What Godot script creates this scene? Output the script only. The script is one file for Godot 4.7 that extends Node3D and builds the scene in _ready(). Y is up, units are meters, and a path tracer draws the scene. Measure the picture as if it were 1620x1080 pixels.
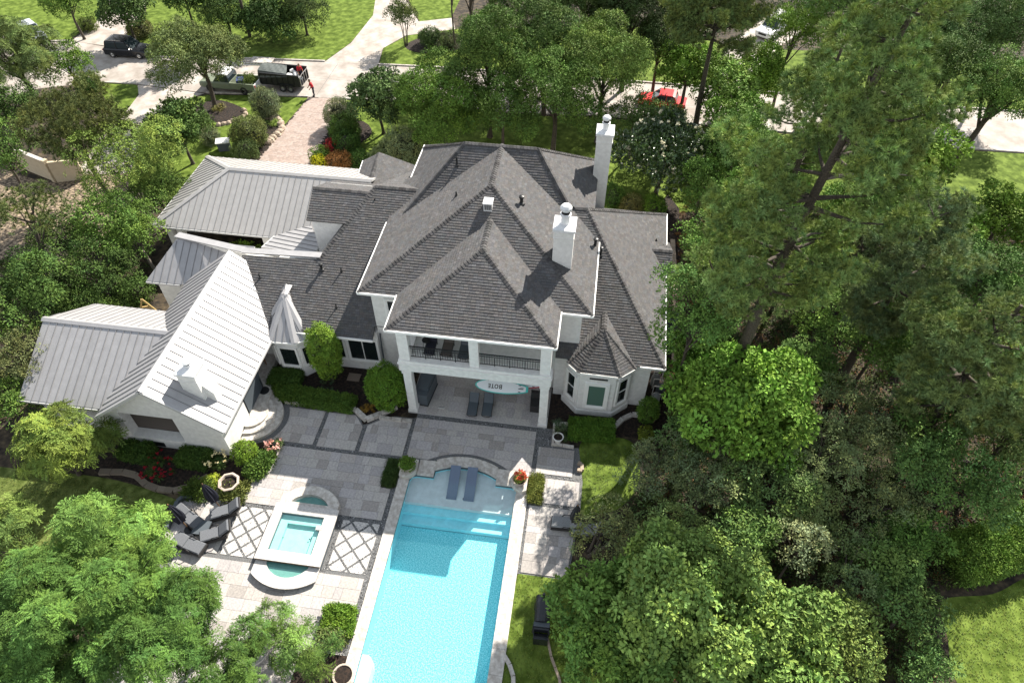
extends Node3D

# ---------------------------------------------------------------- mesh collector
class MB:
	var v := PackedVector3Array()
	var n := PackedVector3Array()
	var c := PackedColorArray()
	func tri(p: Vector3, q: Vector3, r: Vector3, col := Color.WHITE) -> void:   # counter-clockwise seen from outside
		var nn := (q - p).cross(r - p).normalized()
		v.append(p); v.append(r); v.append(q)
		for i in 3:
			n.append(nn); c.append(col)
	func trin(p: Vector3, q: Vector3, r: Vector3, np: Vector3, nq: Vector3, nr: Vector3, col := Color.WHITE) -> void:
		v.append(p); v.append(r); v.append(q)
		n.append(np); n.append(nr); n.append(nq)
		for i in 3:
			c.append(col)
	func quad(p: Vector3, q: Vector3, r: Vector3, s: Vector3, col := Color.WHITE) -> void:
		tri(p, q, r, col); tri(p, r, s, col)
	func face(pts: Array, hint: Vector3, col := Color.WHITE) -> void:          # planar polygon, turned to hint
		var nn := Vector3.ZERO
		for i in pts.size():
			nn += (pts[i] as Vector3).cross(pts[(i + 1) % pts.size()])
		nn = nn.normalized()
		var u := Vector3.UP.cross(nn) if absf(nn.y) < 0.9 else Vector3.RIGHT.cross(nn)
		u = u.normalized()
		var w := nn.cross(u)
		var flat := PackedVector2Array()
		for p in pts:
			flat.append(Vector2(u.dot(p), w.dot(p)))
		var ix := Geometry2D.triangulate_polygon(flat)
		for i in range(0, ix.size(), 3):
			var a: Vector3 = pts[ix[i]]
			var b: Vector3 = pts[ix[i + 1]]
			var d: Vector3 = pts[ix[i + 2]]
			if (b - a).cross(d - a).dot(hint) < 0.0:
				tri(a, d, b, col)
			else:
				tri(a, b, d, col)
	func box(t: Transform3D, s: Vector3, col := Color.WHITE) -> void:
		var h := s * 0.5
		for ax in 3:
			for sg in [-1.0, 1.0]:
				var a := Vector3.ZERO; a[ax] = sg * h[ax]
				var b := Vector3.ZERO; b[(ax + 1) % 3] = h[(ax + 1) % 3]
				var d := Vector3.ZERO; d[(ax + 2) % 3] = h[(ax + 2) % 3]
				if sg > 0:
					quad(t * (a - b - d), t * (a + b - d), t * (a + b + d), t * (a - b + d), col)
				else:
					quad(t * (a - b - d), t * (a - b + d), t * (a + b + d), t * (a + b - d), col)
	func bx(x0: float, y0: float, z0: float, x1: float, y1: float, z1: float, col := Color.WHITE) -> void:
		box(Transform3D(Basis(), Vector3(x0 + x1, y0 + y1, z0 + z1) * 0.5), Vector3(absf(x1 - x0), absf(y1 - y0), absf(z1 - z0)), col)
	func beam(p: Vector3, q: Vector3, w: float, h: float, col := Color.WHITE) -> void:
		var d := q - p
		var z := d.normalized()
		var x := (Vector3.UP.cross(z) if absf(z.y) < 0.98 else Vector3.RIGHT.cross(z)).normalized()
		box(Transform3D(Basis(x, z.cross(x), z), (p + q) * 0.5), Vector3(w, h, d.length()), col)
	func tube(path: Array, rad: Array, sides := 8, col := Color.WHITE, cap := true) -> void:
		var prev: Array = []
		var prevn: Array = []
		for i in path.size():
			var d: Vector3 = (path[mini(i + 1, path.size() - 1)] - path[maxi(i - 1, 0)]).normalized()
			var x := (Vector3.FORWARD.cross(d) if absf(d.z) < 0.9 else Vector3.RIGHT.cross(d)).normalized()
			var y := d.cross(x)
			var ring: Array = []
			var rn: Array = []
			for k in sides:
				var a := TAU * k / sides
				var o := x * cos(a) + y * sin(a)
				rn.append(o)
				ring.append(path[i] + o * rad[i])
			if i > 0:
				for k in sides:
					var m := (k + 1) % sides
					trin(prev[k], prev[m], ring[m], prevn[k], prevn[m], rn[m], col)
					trin(prev[k], ring[m], ring[k], prevn[k], rn[m], rn[k], col)
			if cap and (i == 0 or i == path.size() - 1):
				for k in sides:
					var m := (k + 1) % sides
					if i == 0: tri(path[i], ring[m], ring[k], col)
					else: tri(path[i], ring[k], ring[m], col)
			prev = ring
			prevn = rn
	func lathe(at: Vector3, prof: Array, sides := 16, col := Color.WHITE) -> void:   # profile of (radius, height), from bottom to top outside
		for i in prof.size() - 1:
			var a: Vector2 = prof[i]
			var b: Vector2 = prof[i + 1]
			var t := (b - a).normalized()
			for k in sides:
				var p := TAU * k / sides
				var q := TAU * (k + 1) / sides
				var d0 := Vector3(cos(p), 0, -sin(p))
				var d1 := Vector3(cos(q), 0, -sin(q))
				var n0 := d0 * t.y - Vector3.UP * t.x
				var n1 := d1 * t.y - Vector3.UP * t.x
				var a0 := at + d0 * a.x + Vector3.UP * a.y
				var a1 := at + d1 * a.x + Vector3.UP * a.y
				var b0 := at + d0 * b.x + Vector3.UP * b.y
				var b1 := at + d1 * b.x + Vector3.UP * b.y
				if a.x > 0.0005: trin(a0, a1, b1, n0, n1, n1, col)
				if b.x > 0.0005: trin(a0, b1, b0, n0, n1, n0, col)
	func prism(poly: PackedVector2Array, y0: float, y1: float, col := Color.WHITE, bottom := false) -> void:   # footprint in x and z
		var top: Array = []
		var low: Array = []
		for p in poly:
			top.append(Vector3(p.x, y1, p.y)); low.append(Vector3(p.x, y0, p.y))
		face(top, Vector3.UP, col)
		if bottom: face(low, Vector3.DOWN, col)
		var cw := Geometry2D.is_polygon_clockwise(poly)
		for i in poly.size():
			var j := (i + 1) % poly.size()
			if cw: quad(low[i], low[j], top[j], top[i], col)
			else: quad(low[j], low[i], top[i], top[j], col)
	func slab(poly: PackedVector2Array, o: Vector3, u: Vector3, w: Vector3, h0: float, h1: float, col := Color.WHITE) -> void:   # 2-D polygon on the plane (o, u, w), raised from h0 to h1
		var nn := u.cross(w).normalized()
		var top: Array = []
		var low: Array = []
		for p in poly:
			top.append(o + u * p.x + w * p.y + nn * h1); low.append(o + u * p.x + w * p.y + nn * h0)
		face(top, nn, col)
		var ccw := not Geometry2D.is_polygon_clockwise(poly)
		for i in poly.size():
			var j := (i + 1) % poly.size()
			if ccw: quad(low[i], low[j], top[j], top[i], col)
			else: quad(low[j], low[i], top[i], top[j], col)
	func add(o: MB, t: Transform3D) -> void:
		for i in o.v.size():
			v.append(t * o.v[i]); n.append((t.basis * o.n[i]).normalized()); c.append(o.c[i])
	func mesh() -> ArrayMesh:
		var a := []
		a.resize(Mesh.ARRAY_MAX)
		a[Mesh.ARRAY_VERTEX] = v; a[Mesh.ARRAY_NORMAL] = n; a[Mesh.ARRAY_COLOR] = c
		var m := ArrayMesh.new()
		if v.size() > 0:
			m.add_surface_from_arrays(Mesh.PRIMITIVE_TRIANGLES, a)
		return m

# ---------------------------------------------------------------- naming and tagging
var M := {}
var taken := {}
var rng := RandomNumberGenerator.new()

func numbered(called: String) -> String:
	var k: int = taken.get(called, -1) + 1
	taken[called] = k
	return called if k == 0 else "%s_%03d" % [called, k]

func tag(o: Node, label := "", category := "", group := "", kind := "") -> Node:
	for e in [["label", label], ["category", category], ["group", group], ["kind", kind]]:
		if e[1] != "": o.set_meta(e[0], e[1])
	return o

func thing(called: String, label: String, category: String, at := Vector3.ZERO, turn := 0.0, group := "") -> Node3D:
	var o := Node3D.new()
	o.name = numbered(called)
	add_child(o)
	o.position = at
	o.rotation.y = turn
	tag(o, label, category, group)
	return o

func put(mb: MB, called: String, m: Material, parent: Node = null, kind := "") -> MeshInstance3D:
	return put_mesh(mb.mesh(), called, m, parent, kind)

func put_mesh(me: Mesh, called: String, m: Material, parent: Node = null, kind := "") -> MeshInstance3D:
	var o := MeshInstance3D.new()
	o.mesh = me
	o.material_override = m
	if parent == null:
		o.name = numbered(called)
		add_child(o)
	else:
		var k := 0
		var pk := "%d/%s" % [parent.get_instance_id(), called]
		k = taken.get(pk, -1) + 1
		taken[pk] = k
		o.name = called if k == 0 else "%s_%03d" % [called, k]
		parent.add_child(o, true)
	if kind != "": o.set_meta("kind", kind)
	return o

func setting(mb: MB, called: String, m: Material) -> MeshInstance3D:
	return put(mb, called, m, null, "structure")

func copy_of(src: Node3D, label: String, at: Vector3, turn: float, called := "") -> Node3D:
	var o: Node3D = src.duplicate()
	var base: String = called if called != "" else src.get_meta("base", str(src.name))
	o.name = numbered(base)
	add_child(o)
	o.position = at
	o.rotation.y = turn
	o.set_meta("label", label)
	return o

# ---------------------------------------------------------------- materials
func noise(freq: float, lo: Color, hi: Color, sd := 1, size := 512, oct := 5, kind := FastNoiseLite.TYPE_SIMPLEX_SMOOTH) -> NoiseTexture2D:
	var f := FastNoiseLite.new()
	f.seed = sd
	f.frequency = freq
	f.noise_type = kind
	f.fractal_type = FastNoiseLite.FRACTAL_FBM
	f.fractal_octaves = oct
	f.fractal_gain = 0.6
	var t := NoiseTexture2D.new()
	t.width = size
	t.height = size
	t.seamless = true
	t.noise = f
	var g := Gradient.new()
	g.offsets = PackedFloat32Array([0.15, 0.85])
	g.colors = PackedColorArray([lo, hi])
	t.color_ramp = g
	return t

func bumps(freq: float, strength: float, sd := 3, size := 512) -> NoiseTexture2D:
	var t := noise(freq, Color.BLACK, Color.WHITE, sd, size)
	t.color_ramp = null
	t.as_normal_map = true
	t.bump_strength = strength
	return t

func mat(key: String, r: float, g: float, b: float, rough := 0.8, metal := 0.0, tex: Texture2D = null, per_metre := 0.25, spec := 0.5) -> StandardMaterial3D:
	var m := StandardMaterial3D.new()
	m.resource_name = key
	m.albedo_color = Color(r, g, b).linear_to_srgb()
	m.roughness = rough
	m.metallic = metal
	m.metallic_specular = spec
	m.vertex_color_use_as_albedo = true
	if tex:
		m.albedo_texture = tex
		m.uv1_triplanar = true
		m.uv1_world_triplanar = true
		m.uv1_scale = Vector3.ONE * per_metre
	M[key] = m
	return m

func bumpy(m: StandardMaterial3D, t: Texture2D, scale := 1.0) -> void:
	m.normal_enabled = true
	m.normal_texture = t
	m.normal_scale = scale

func gray(k: float) -> Color: return Color(k, k, k)

func v2(a: Array) -> PackedVector2Array: return PackedVector2Array(a)

func jit(a: float) -> float: return rng.randf_range(-a, a)

func _ready() -> void:
	rng.seed = 20240611
	# ------------------------------------------------------------ camera, sky, sun, exposure
	var cam := Camera3D.new()
	cam.name = "camera"
	add_child(cam)
	cam.position = Vector3(0, 34, 0)
	cam.rotation_degrees = Vector3(-47.4, 7.611, 0.428)
	cam.fov = 52.71
	cam.near = 0.5
	cam.far = 700.0
	cam.current = true
	var env := Environment.new()
	env.background_mode = Environment.BG_SKY
	var sky := Sky.new()
	var sm := ProceduralSkyMaterial.new()
	sm.sky_top_color = Color(0.53, 0.57, 0.62)
	sm.sky_horizon_color = Color(0.94, 0.935, 0.93)
	sm.sky_curve = 0.28
	sm.ground_bottom_color = Color(0.16, 0.19, 0.11)
	sm.ground_horizon_color = Color(0.62, 0.68, 0.72)
	sm.sun_angle_max = 12.0
	sky.sky_material = sm
	env.sky = sky
	env.background_energy_multiplier = 0.9
	env.tonemap_mode = Environment.TONE_MAPPER_LINEAR
	env.tonemap_exposure = 2.42
	env.sdfgi_enabled = true
	env.ssao_enabled = true
	env.ssil_enabled = true
	var we := WorldEnvironment.new()
	we.name = "world"
	we.environment = env
	add_child(we)
	var sun := DirectionalLight3D.new()
	sun.name = "sun"
	add_child(sun)
	sun.look_at_from_position(Vector3.ZERO, Vector3(-0.54, -1.0, 1.10), Vector3.UP)
	sun.light_energy = 1.6
	sun.light_color = Color(1.0, 0.97, 0.92)
	sun.light_angular_distance = 0.5
	sun.shadow_enabled = true
	# ------------------------------------------------------------ the place
	materials()
	grounds()
	street()
	main_house()
	patio()
	pool()
	terrace_things()
	loggia_things()
	vehicles()
	planting()
	trees()

func materials() -> void:
	var fine := noise(0.03, gray(0.72), gray(1.0), 5, 512, 6)
	var soft := noise(0.012, gray(0.93), gray(1.0), 8, 512, 5)
	var stone := noise(0.012, Color(0.85, 0.84, 0.85), Color(1.0, 0.99, 0.98), 12, 1024, 4)
	var grassy := noise(0.006, Color(0.6, 0.64, 0.5), Color(1.0, 1.0, 0.92), 21, 1024, 9)
	var earth := noise(0.008, Color(0.3, 0.27, 0.25), Color(1.0, 0.95, 0.88), 31, 1024, 9)
	var pebbles := noise(0.09, gray(0.15), gray(1.0), 41, 512, 3, FastNoiseLite.TYPE_CELLULAR)
	var concrete := noise(0.006, Color(0.8, 0.78, 0.76), Color(1, 1, 1), 51, 1024, 7)
	var bark := noise(0.03, gray(0.45), gray(1.0), 61, 512, 6)
	mat("shingle", 1, 1, 1, 0.92, 0.0, fine, 0.9, 0.3)
	mat("underlay", 0.05, 0.05, 0.05, 0.95)
	mat("trim", 0.78, 0.78, 0.76, 0.55)
	mat("trim_gray", 0.42, 0.42, 0.42, 0.6)
	mat("stucco", 0.74, 0.735, 0.715, 0.9, 0.0, soft, 0.4)
	bumpy(M.stucco, bumps(0.12, 0.6, 71), 0.12)
	mat("stucco_warm", 0.52, 0.44, 0.31, 0.9, 0.0, soft, 0.3)
	mat("white_metal", 0.7, 0.71, 0.72, 0.4, 0.0, soft, 0.6)
	mat("black_metal", 0.018, 0.019, 0.021, 0.45, 0.3)
	mat("roof_metal", 0.355, 0.35, 0.358, 0.48, 0.15, soft, 0.25)
	mat("roof_metal_tan", 0.4, 0.388, 0.38, 0.5, 0.15, soft, 0.25)
	mat("glass", 0.012, 0.018, 0.018, 0.06, 0.0)
	mat("green_glass", 0.09, 0.16, 0.13, 0.12, 0.0)
	mat("dark_inside", 0.03, 0.028, 0.026, 0.8)
	mat("timber", 0.28, 0.15, 0.06, 0.6, 0.0, bark, 0.8)
	mat("paver", 0.475, 0.458, 0.44, 0.8, 0.0, stone, 0.55)
	mat("paver_white", 0.6, 0.585, 0.56, 0.8, 0.0, stone, 0.5)
	mat("coping", 0.6, 0.575, 0.54, 0.8, 0.0, concrete, 0.5)
	mat("gravel", 0.5, 0.505, 0.51, 0.75, 0.0, pebbles, 2.2)
	bumpy(M.gravel, bumps(0.2, 4.0, 42), 1.0)
	mat("concrete", 0.45, 0.41, 0.375, 0.85, 0.0, concrete, 0.09)
	mat("road", 0.42, 0.385, 0.355, 0.85, 0.0, concrete, 0.07)
	mat("kerb", 0.5, 0.47, 0.44, 0.85, 0.0, concrete, 0.3)
	mat("drive", 0.42, 0.35, 0.31, 0.85, 0.0, stone, 0.3)
	mat("ground", 0.09, 0.075, 0.05, 0.95, 0.0, earth, 0.14)
	mat("mulch", 0.045, 0.03, 0.022, 0.95, 0.0, earth, 0.5)
	bumpy(M.mulch, bumps(0.12, 5.0, 43), 1.0)
	mat("lawn", 0.155, 0.215, 0.05, 0.9, 0.0, grassy, 0.16, 0.2)
	mat("lawn_dry", 0.16, 0.195, 0.07, 0.9, 0.0, grassy, 0.2, 0.2)
	mat("bark", 0.13, 0.105, 0.08, 0.9, 0.0, bark, 0.7)
	bumpy(M.bark, bumps(0.05, 6.0, 44), 1.0)
	mat("bark_pale", 0.3, 0.26, 0.22, 0.9, 0.0, bark, 0.9)
	mat("rock", 0.42, 0.34, 0.26, 0.85, 0.0, stone, 1.2)
	mat("rock_dark", 0.2, 0.17, 0.13, 0.9, 0.0, stone, 1.2)
	mat("pot", 0.52, 0.44, 0.37, 0.85, 0.0, stone, 1.5)
	mat("pot_white", 0.68, 0.67, 0.65, 0.6)
	mat("water_line", 0.02, 0.025, 0.03, 0.3)
	mat("plaster_pale", 0.52, 0.62, 0.64, 0.7, 0.0, soft, 0.3)
	var pool_tex := noise(0.07, Color(0.35, 0.78, 0.8), Color(1, 1, 1), 77, 512, 3)
	mat("plaster_deep", 0.33, 0.82, 0.9, 0.7, 0.0, pool_tex, 0.3)
	mat("plaster_step", 0.24, 0.72, 0.82, 0.7, 0.0, soft, 0.3)
	mat("plaster_spa", 0.26, 0.58, 0.54, 0.7, 0.0, soft, 0.3)
	mat("plaster_basin", 0.1, 0.27, 0.23, 0.6, 0.0, soft, 0.5)
	var w := mat("water", 0.6, 0.85, 0.9, 0.02)
	w.transparency = BaseMaterial3D.TRANSPARENCY_ALPHA
	w.albedo_color = Color(0.6, 0.9, 0.95, 0.04)
	w.vertex_color_use_as_albedo = false
	w.metallic_specular = 0.3
	var wn := bumps(0.02, 3.0, 88)
	w.uv1_triplanar = true
	w.uv1_world_triplanar = true
	w.uv1_scale = Vector3.ONE * 0.4
	bumpy(w, wn, 0.2)
	var lf := mat("leaf", 1, 1, 1, 0.7, 0.0, null, 0.25, 0.25)
	lf.backlight = Color(0.9, 1.0, 0.7)
	var lg := mat("leaf_gloss", 1, 1, 1, 0.28, 0.0, null, 0.25, 0.6)
	lg.backlight = Color(0.35, 0.4, 0.25)
	mat("twigs", 0.03, 0.032, 0.016, 0.95)
	mat("cushion", 0.16, 0.17, 0.19, 0.9, 0.0, fine, 1.5)
	mat("cushion_pale", 0.3, 0.31, 0.32, 0.9, 0.0, fine, 1.5)
	mat("navy", 0.012, 0.014, 0.03, 0.8, 0.0, fine, 1.5)
	mat("slate", 0.07, 0.085, 0.1, 0.6)
	mat("slate_blue", 0.11, 0.15, 0.22, 0.6)
	mat("wicker", 0.03, 0.028, 0.028, 0.7, 0.0, fine, 2.0)
	mat("brown_sling", 0.09, 0.075, 0.065, 0.8)
	mat("board_white", 0.75, 0.78, 0.8, 0.35)
	mat("board_teal", 0.06, 0.5, 0.45, 0.35)
	mat("board_red", 0.4, 0.02, 0.03, 0.35)
	mat("ink", 0.02, 0.02, 0.02, 0.5)
	mat("paint_black", 0.012, 0.013, 0.016, 0.2)
	mat("paint_white", 0.75, 0.75, 0.74, 0.25)
	mat("paint_silver", 0.5, 0.54, 0.6, 0.3, 0.3)
	mat("paint_red", 0.6, 0.02, 0.02, 0.25)
	mat("paint_green", 0.16, 0.19, 0.13, 0.5)
	mat("rubber", 0.02, 0.02, 0.02, 0.85)
	mat("chrome", 0.5, 0.5, 0.5, 0.25, 0.9)
	mat("lamp_glass", 0.6, 0.6, 0.58, 0.15)
	mat("lamp_red", 0.35, 0.01, 0.01, 0.2)
	mat("car_glass", 0.02, 0.03, 0.035, 0.05)
	mat("tarp", 0.075, 0.085, 0.08, 0.4)
	mat("person", 1, 1, 1, 0.85)
	mat("timber_pale", 0.42, 0.3, 0.12, 0.7)
	mat("cloth_red", 0.45, 0.015, 0.02, 0.9)
	mat("cloth_dark", 0.03, 0.03, 0.035, 0.9)
	mat("cloth_blue", 0.03, 0.05, 0.16, 0.9)

# ---------------------------------------------------------------- roofs
func axes_of(pts: Array) -> Array:      # [origin, along the eave, up the slope, 2-D polygon]; the first edge is the eave
	var nn := Vector3.ZERO
	for i in pts.size():
		nn += (pts[i] as Vector3).cross(pts[(i + 1) % pts.size()])
	nn = nn.normalized()
	if nn.y < 0: nn = -nn
	var u: Vector3 = (pts[1] - pts[0]).normalized()
	var w := nn.cross(u)
	if w.y < 0:
		u = -u; w = -w
	var flat := PackedVector2Array()
	for p in pts:
		flat.append(Vector2(u.dot(p - pts[0]), w.dot(p - pts[0])))
	return [pts[0], u, w, flat]

func slope_deck(mb: MB, pts: Array, thick := 0.12) -> void:
	var ax := axes_of(pts)
	mb.slab(ax[3], ax[0], ax[1], ax[2], -thick, 0.0)

func bounds(flat: PackedVector2Array) -> Rect2:
	var r := Rect2(flat[0], Vector2.ZERO)
	for p in flat: r = r.expand(p)
	return r

func shingle_slope(mb: MB, pts: Array, base: Color) -> void:
	var ax := axes_of(pts)
	var o: Vector3 = ax[0]
	var u: Vector3 = ax[1]
	var w: Vector3 = ax[2]
	var nn := u.cross(w).normalized()
	var flat: PackedVector2Array = ax[3]
	var r := bounds(flat)
	var e := 0.17
	var k := 0
	var y := r.position.y
	while y < r.end.y:
		var x := r.position.x - rng.randf() * 0.24
		while x < r.end.x:
			var wd: float = 0.24 if rng.randf() < 0.55 else rng.randf_range(0.17, 0.33)
			var t := rng.randf_range(0.84, 1.12)
			if rng.randf() < 0.1: t *= 1.15
			var warm := rng.randf_range(-0.045, 0.035)
			var col := Color(base.r * t * (1.0 + warm), base.g * t, base.b * t * (1.0 - warm))
			var lift := rng.randf_range(0.026, 0.036)
			var q := PackedVector2Array([Vector2(x + 0.004, y), Vector2(x + wd - 0.004, y), Vector2(x + wd - 0.004, y + e), Vector2(x + 0.004, y + e)])
			var inside := true
			for p in q:
				if not Geometry2D.is_point_in_polygon(p, flat):
					inside = false
					break
			var parts: Array = [q] if inside else Geometry2D.intersect_polygons(q, flat)
			for poly in parts:
				var three: Array = []
				for p in poly:
					three.append(o + u * p.x + w * p.y + nn * lerpf(lift, 0.006, clampf((p.y - y) / e, 0, 1)))
				if three.size() == 4 and inside:
					mb.quad(three[0], three[1], three[2], three[3], col)
				else:
					mb.face(three, nn, col)
				for i in poly.size():
					var a: Vector2 = poly[i]
					var b: Vector2 = poly[(i + 1) % poly.size()]
					if absf(a.y - y) < 0.002 and absf(b.y - y) < 0.002:
						var a0 := o + u * a.x + w * a.y
						var b0 := o + u * b.x + w * b.y
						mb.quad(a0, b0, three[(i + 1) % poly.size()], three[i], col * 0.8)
			x += wd
		y += e
		k += 1

func cap_line(mb: MB, p: Vector3, q: Vector3, base: Color, side := 0.16) -> void:   # overlapping cap shingles on a hip or ridge
	var d := (q - p)
	var n := maxi(1, int(d.length() / 0.21))
	var z := d.normalized()
	var x := Vector3.UP.cross(z).normalized()
	var up := z.cross(x)
	for i in n:
		var t := rng.randf_range(0.5, 1.0)
		var col := Color(base.r * t, base.g * t, base.b * t)
		var a := p + d * (float(i) / n)
		var b := p + d * (float(i + 1.12) / n)
		var ha := up * 0.075
		var hb := up * 0.045
		var dn := -up * side * 0.5
		mb.quad(a + ha, a + x * -side + dn + ha, b + x * -side + dn + hb, b + hb, col)
		mb.quad(a + ha, b + hb, b + x * side + dn + hb, a + x * side + dn + ha, col)
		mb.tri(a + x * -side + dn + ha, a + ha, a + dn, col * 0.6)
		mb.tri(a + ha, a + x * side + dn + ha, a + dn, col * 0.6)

# slopes: arrays of points, the eave first; caps: pairs of points; eaves: polylines with a white fascia or gutter
func shingle_roof(house: Node, slopes: Array, caps: Array, eaves: Array, base: Color) -> Node:
	var deck := MB.new()
	for s in slopes: slope_deck(deck, s)
	var root := put(deck, "shingle_roof", M.underlay, house)
	var sh := MB.new()
	for s in slopes: shingle_slope(sh, s, base)
	put(sh, "shingles", M.shingle, root, "stuff")
	if caps.size():
		var cp := MB.new()
		for c in caps: cap_line(cp, c[0], c[1], base)
		put(cp, "ridge_caps", M.shingle, root, "stuff")
	for e in eaves:
		for i in e.size() - 1:
			var f := MB.new()
			var off := Vector3(0, -0.05, 0)
			f.beam(e[i] + off, e[i + 1] + off, 0.08, 0.15)
			put(f, "gutter", M.trim, root)
	return root

func metal_roof(house: Node, slopes: Array, ridges: Array, m: Material, spacing := 0.47) -> Node:
	var deck := MB.new()
	for s in slopes: slope_deck(deck, s)
	var root := put(deck, "metal_roof", M.trim_gray, house)
	for s in slopes:
		var ax := axes_of(s)
		var flat: PackedVector2Array = ax[3]
		var r := bounds(flat)
		var x := r.position.x
		while x < r.end.x - 0.02:
			var rect := v2([Vector2(x + 0.002, r.position.y - 1), Vector2(x + spacing - 0.002, r.position.y - 1), Vector2(x + spacing - 0.002, r.end.y + 1), Vector2(x + 0.002, r.end.y + 1)])
			var rib := v2([Vector2(x - 0.011, r.position.y - 1), Vector2(x + 0.011, r.position.y - 1), Vector2(x + 0.011, r.end.y - 0.15), Vector2(x - 0.011, r.end.y - 0.15)])
			var mb := MB.new()
			var tint := gray(rng.randf_range(0.93, 1.04))
			for p in Geometry2D.intersect_polygons(rect, flat):
				mb.slab(p, ax[0], ax[1], ax[2], 0.002, 0.014, tint)
			if x > r.position.x + 0.1:
				for p in Geometry2D.intersect_polygons(rib, flat):
					mb.slab(p, ax[0], ax[1], ax[2], 0.004, 0.055, tint * 0.68)
			if mb.v.size(): put(mb, "roof_panel", m, root)
			x += spacing
	for c in ridges:
		var mb := MB.new()
		var z: Vector3 = (c[1] - c[0]).normalized()
		var xx := Vector3.UP.cross(z).normalized()
		var up := z.cross(xx) * 0.075
		var dn: Vector3 = Vector3.UP * (-c[2] if c.size() > 2 else -0.09)
		for sg in [-1.0, 1.0]:
			var a: Vector3 = c[0] + up
			var b: Vector3 = c[1] + up
			mb.face([a, b, b + xx * 0.2 * sg + dn, a + xx * 0.2 * sg + dn], Vector3.UP)
			mb.face([a + xx * 0.2 * sg + dn, b + xx * 0.2 * sg + dn, b + xx * 0.2 * sg + dn - Vector3.UP * 0.04, a + xx * 0.2 * sg + dn - Vector3.UP * 0.04], xx * sg)
		put(mb, "ridge_cap", m, root)
	return root

func gutter_line(root: Node, pts: Array, m: Material, w := 0.11, h := 0.12) -> void:
	for i in pts.size() - 1:
		var f := MB.new()
		f.beam(pts[i], pts[i + 1], w, h)
		put(f, "gutter", m, root)

# ---------------------------------------------------------------- walls and openings
func wall(house: Node, poly: PackedVector2Array, y0: float, y1: float, m: Material) -> MeshInstance3D:
	var mb := MB.new()
	mb.prism(poly, y0, y1, Color.WHITE, true)
	return put(mb, "wall", m, house)

# a window on a wall: c is the middle of the sill on the wall's face, out the wall's outward direction
func window(house: Node, c: Vector3, out: Vector3, w: float, h: float, bars := 1, rails := 0, glass: Material = null, surround := 0.0) -> void:
	var z := out.normalized()
	var x := Vector3.UP.cross(z).normalized()
	var t := Transform3D(Basis(x, Vector3.UP, z), c)
	var f := MB.new()
	var fw := 0.07
	for s in [-1.0, 1.0]:
		f.box(t * Transform3D(Basis(), Vector3(s * (w * 0.5 - fw * 0.5), h * 0.5, 0.03)), Vector3(fw, h, 0.09))
		f.box(t * Transform3D(Basis(), Vector3(0, h * 0.5 + s * (h * 0.5 - fw * 0.5), 0.028)), Vector3(w - fw * 2, fw, 0.085))
	for i in range(1, bars):
		f.box(t * Transform3D(Basis(), Vector3(-w * 0.5 + w * i / bars, h * 0.5, 0.026)), Vector3(0.05, h - fw * 2, 0.07))
	for i in range(1, rails + 1):
		f.box(t * Transform3D(Basis(), Vector3(0, h * i / (rails + 1), 0.024)), Vector3(w - fw * 2, 0.045, 0.066))
	if surround > 0.0:
		for s in [-1.0, 1.0]:
			f.box(t * Transform3D(Basis(), Vector3(s * (w + surround) * 0.5, h * 0.5, 0.04)), Vector3(surround, h + surround * 2, 0.1))
		f.box(t * Transform3D(Basis(), Vector3(0, h + surround * 0.5, 0.038)), Vector3(w, surround, 0.095))
		f.box(t * Transform3D(Basis(), Vector3(0, -surround * 0.5, 0.05)), Vector3(w + 0.02, surround, 0.14))
	var fr := put(f, "window", M.trim, house)
	var p := MB.new()
	p.box(t * Transform3D(Basis(), Vector3(0, h * 0.5, 0.008)), Vector3(w - fw, h - fw, 0.02))
	put(p, "pane", glass if glass else M.glass, fr)

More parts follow.
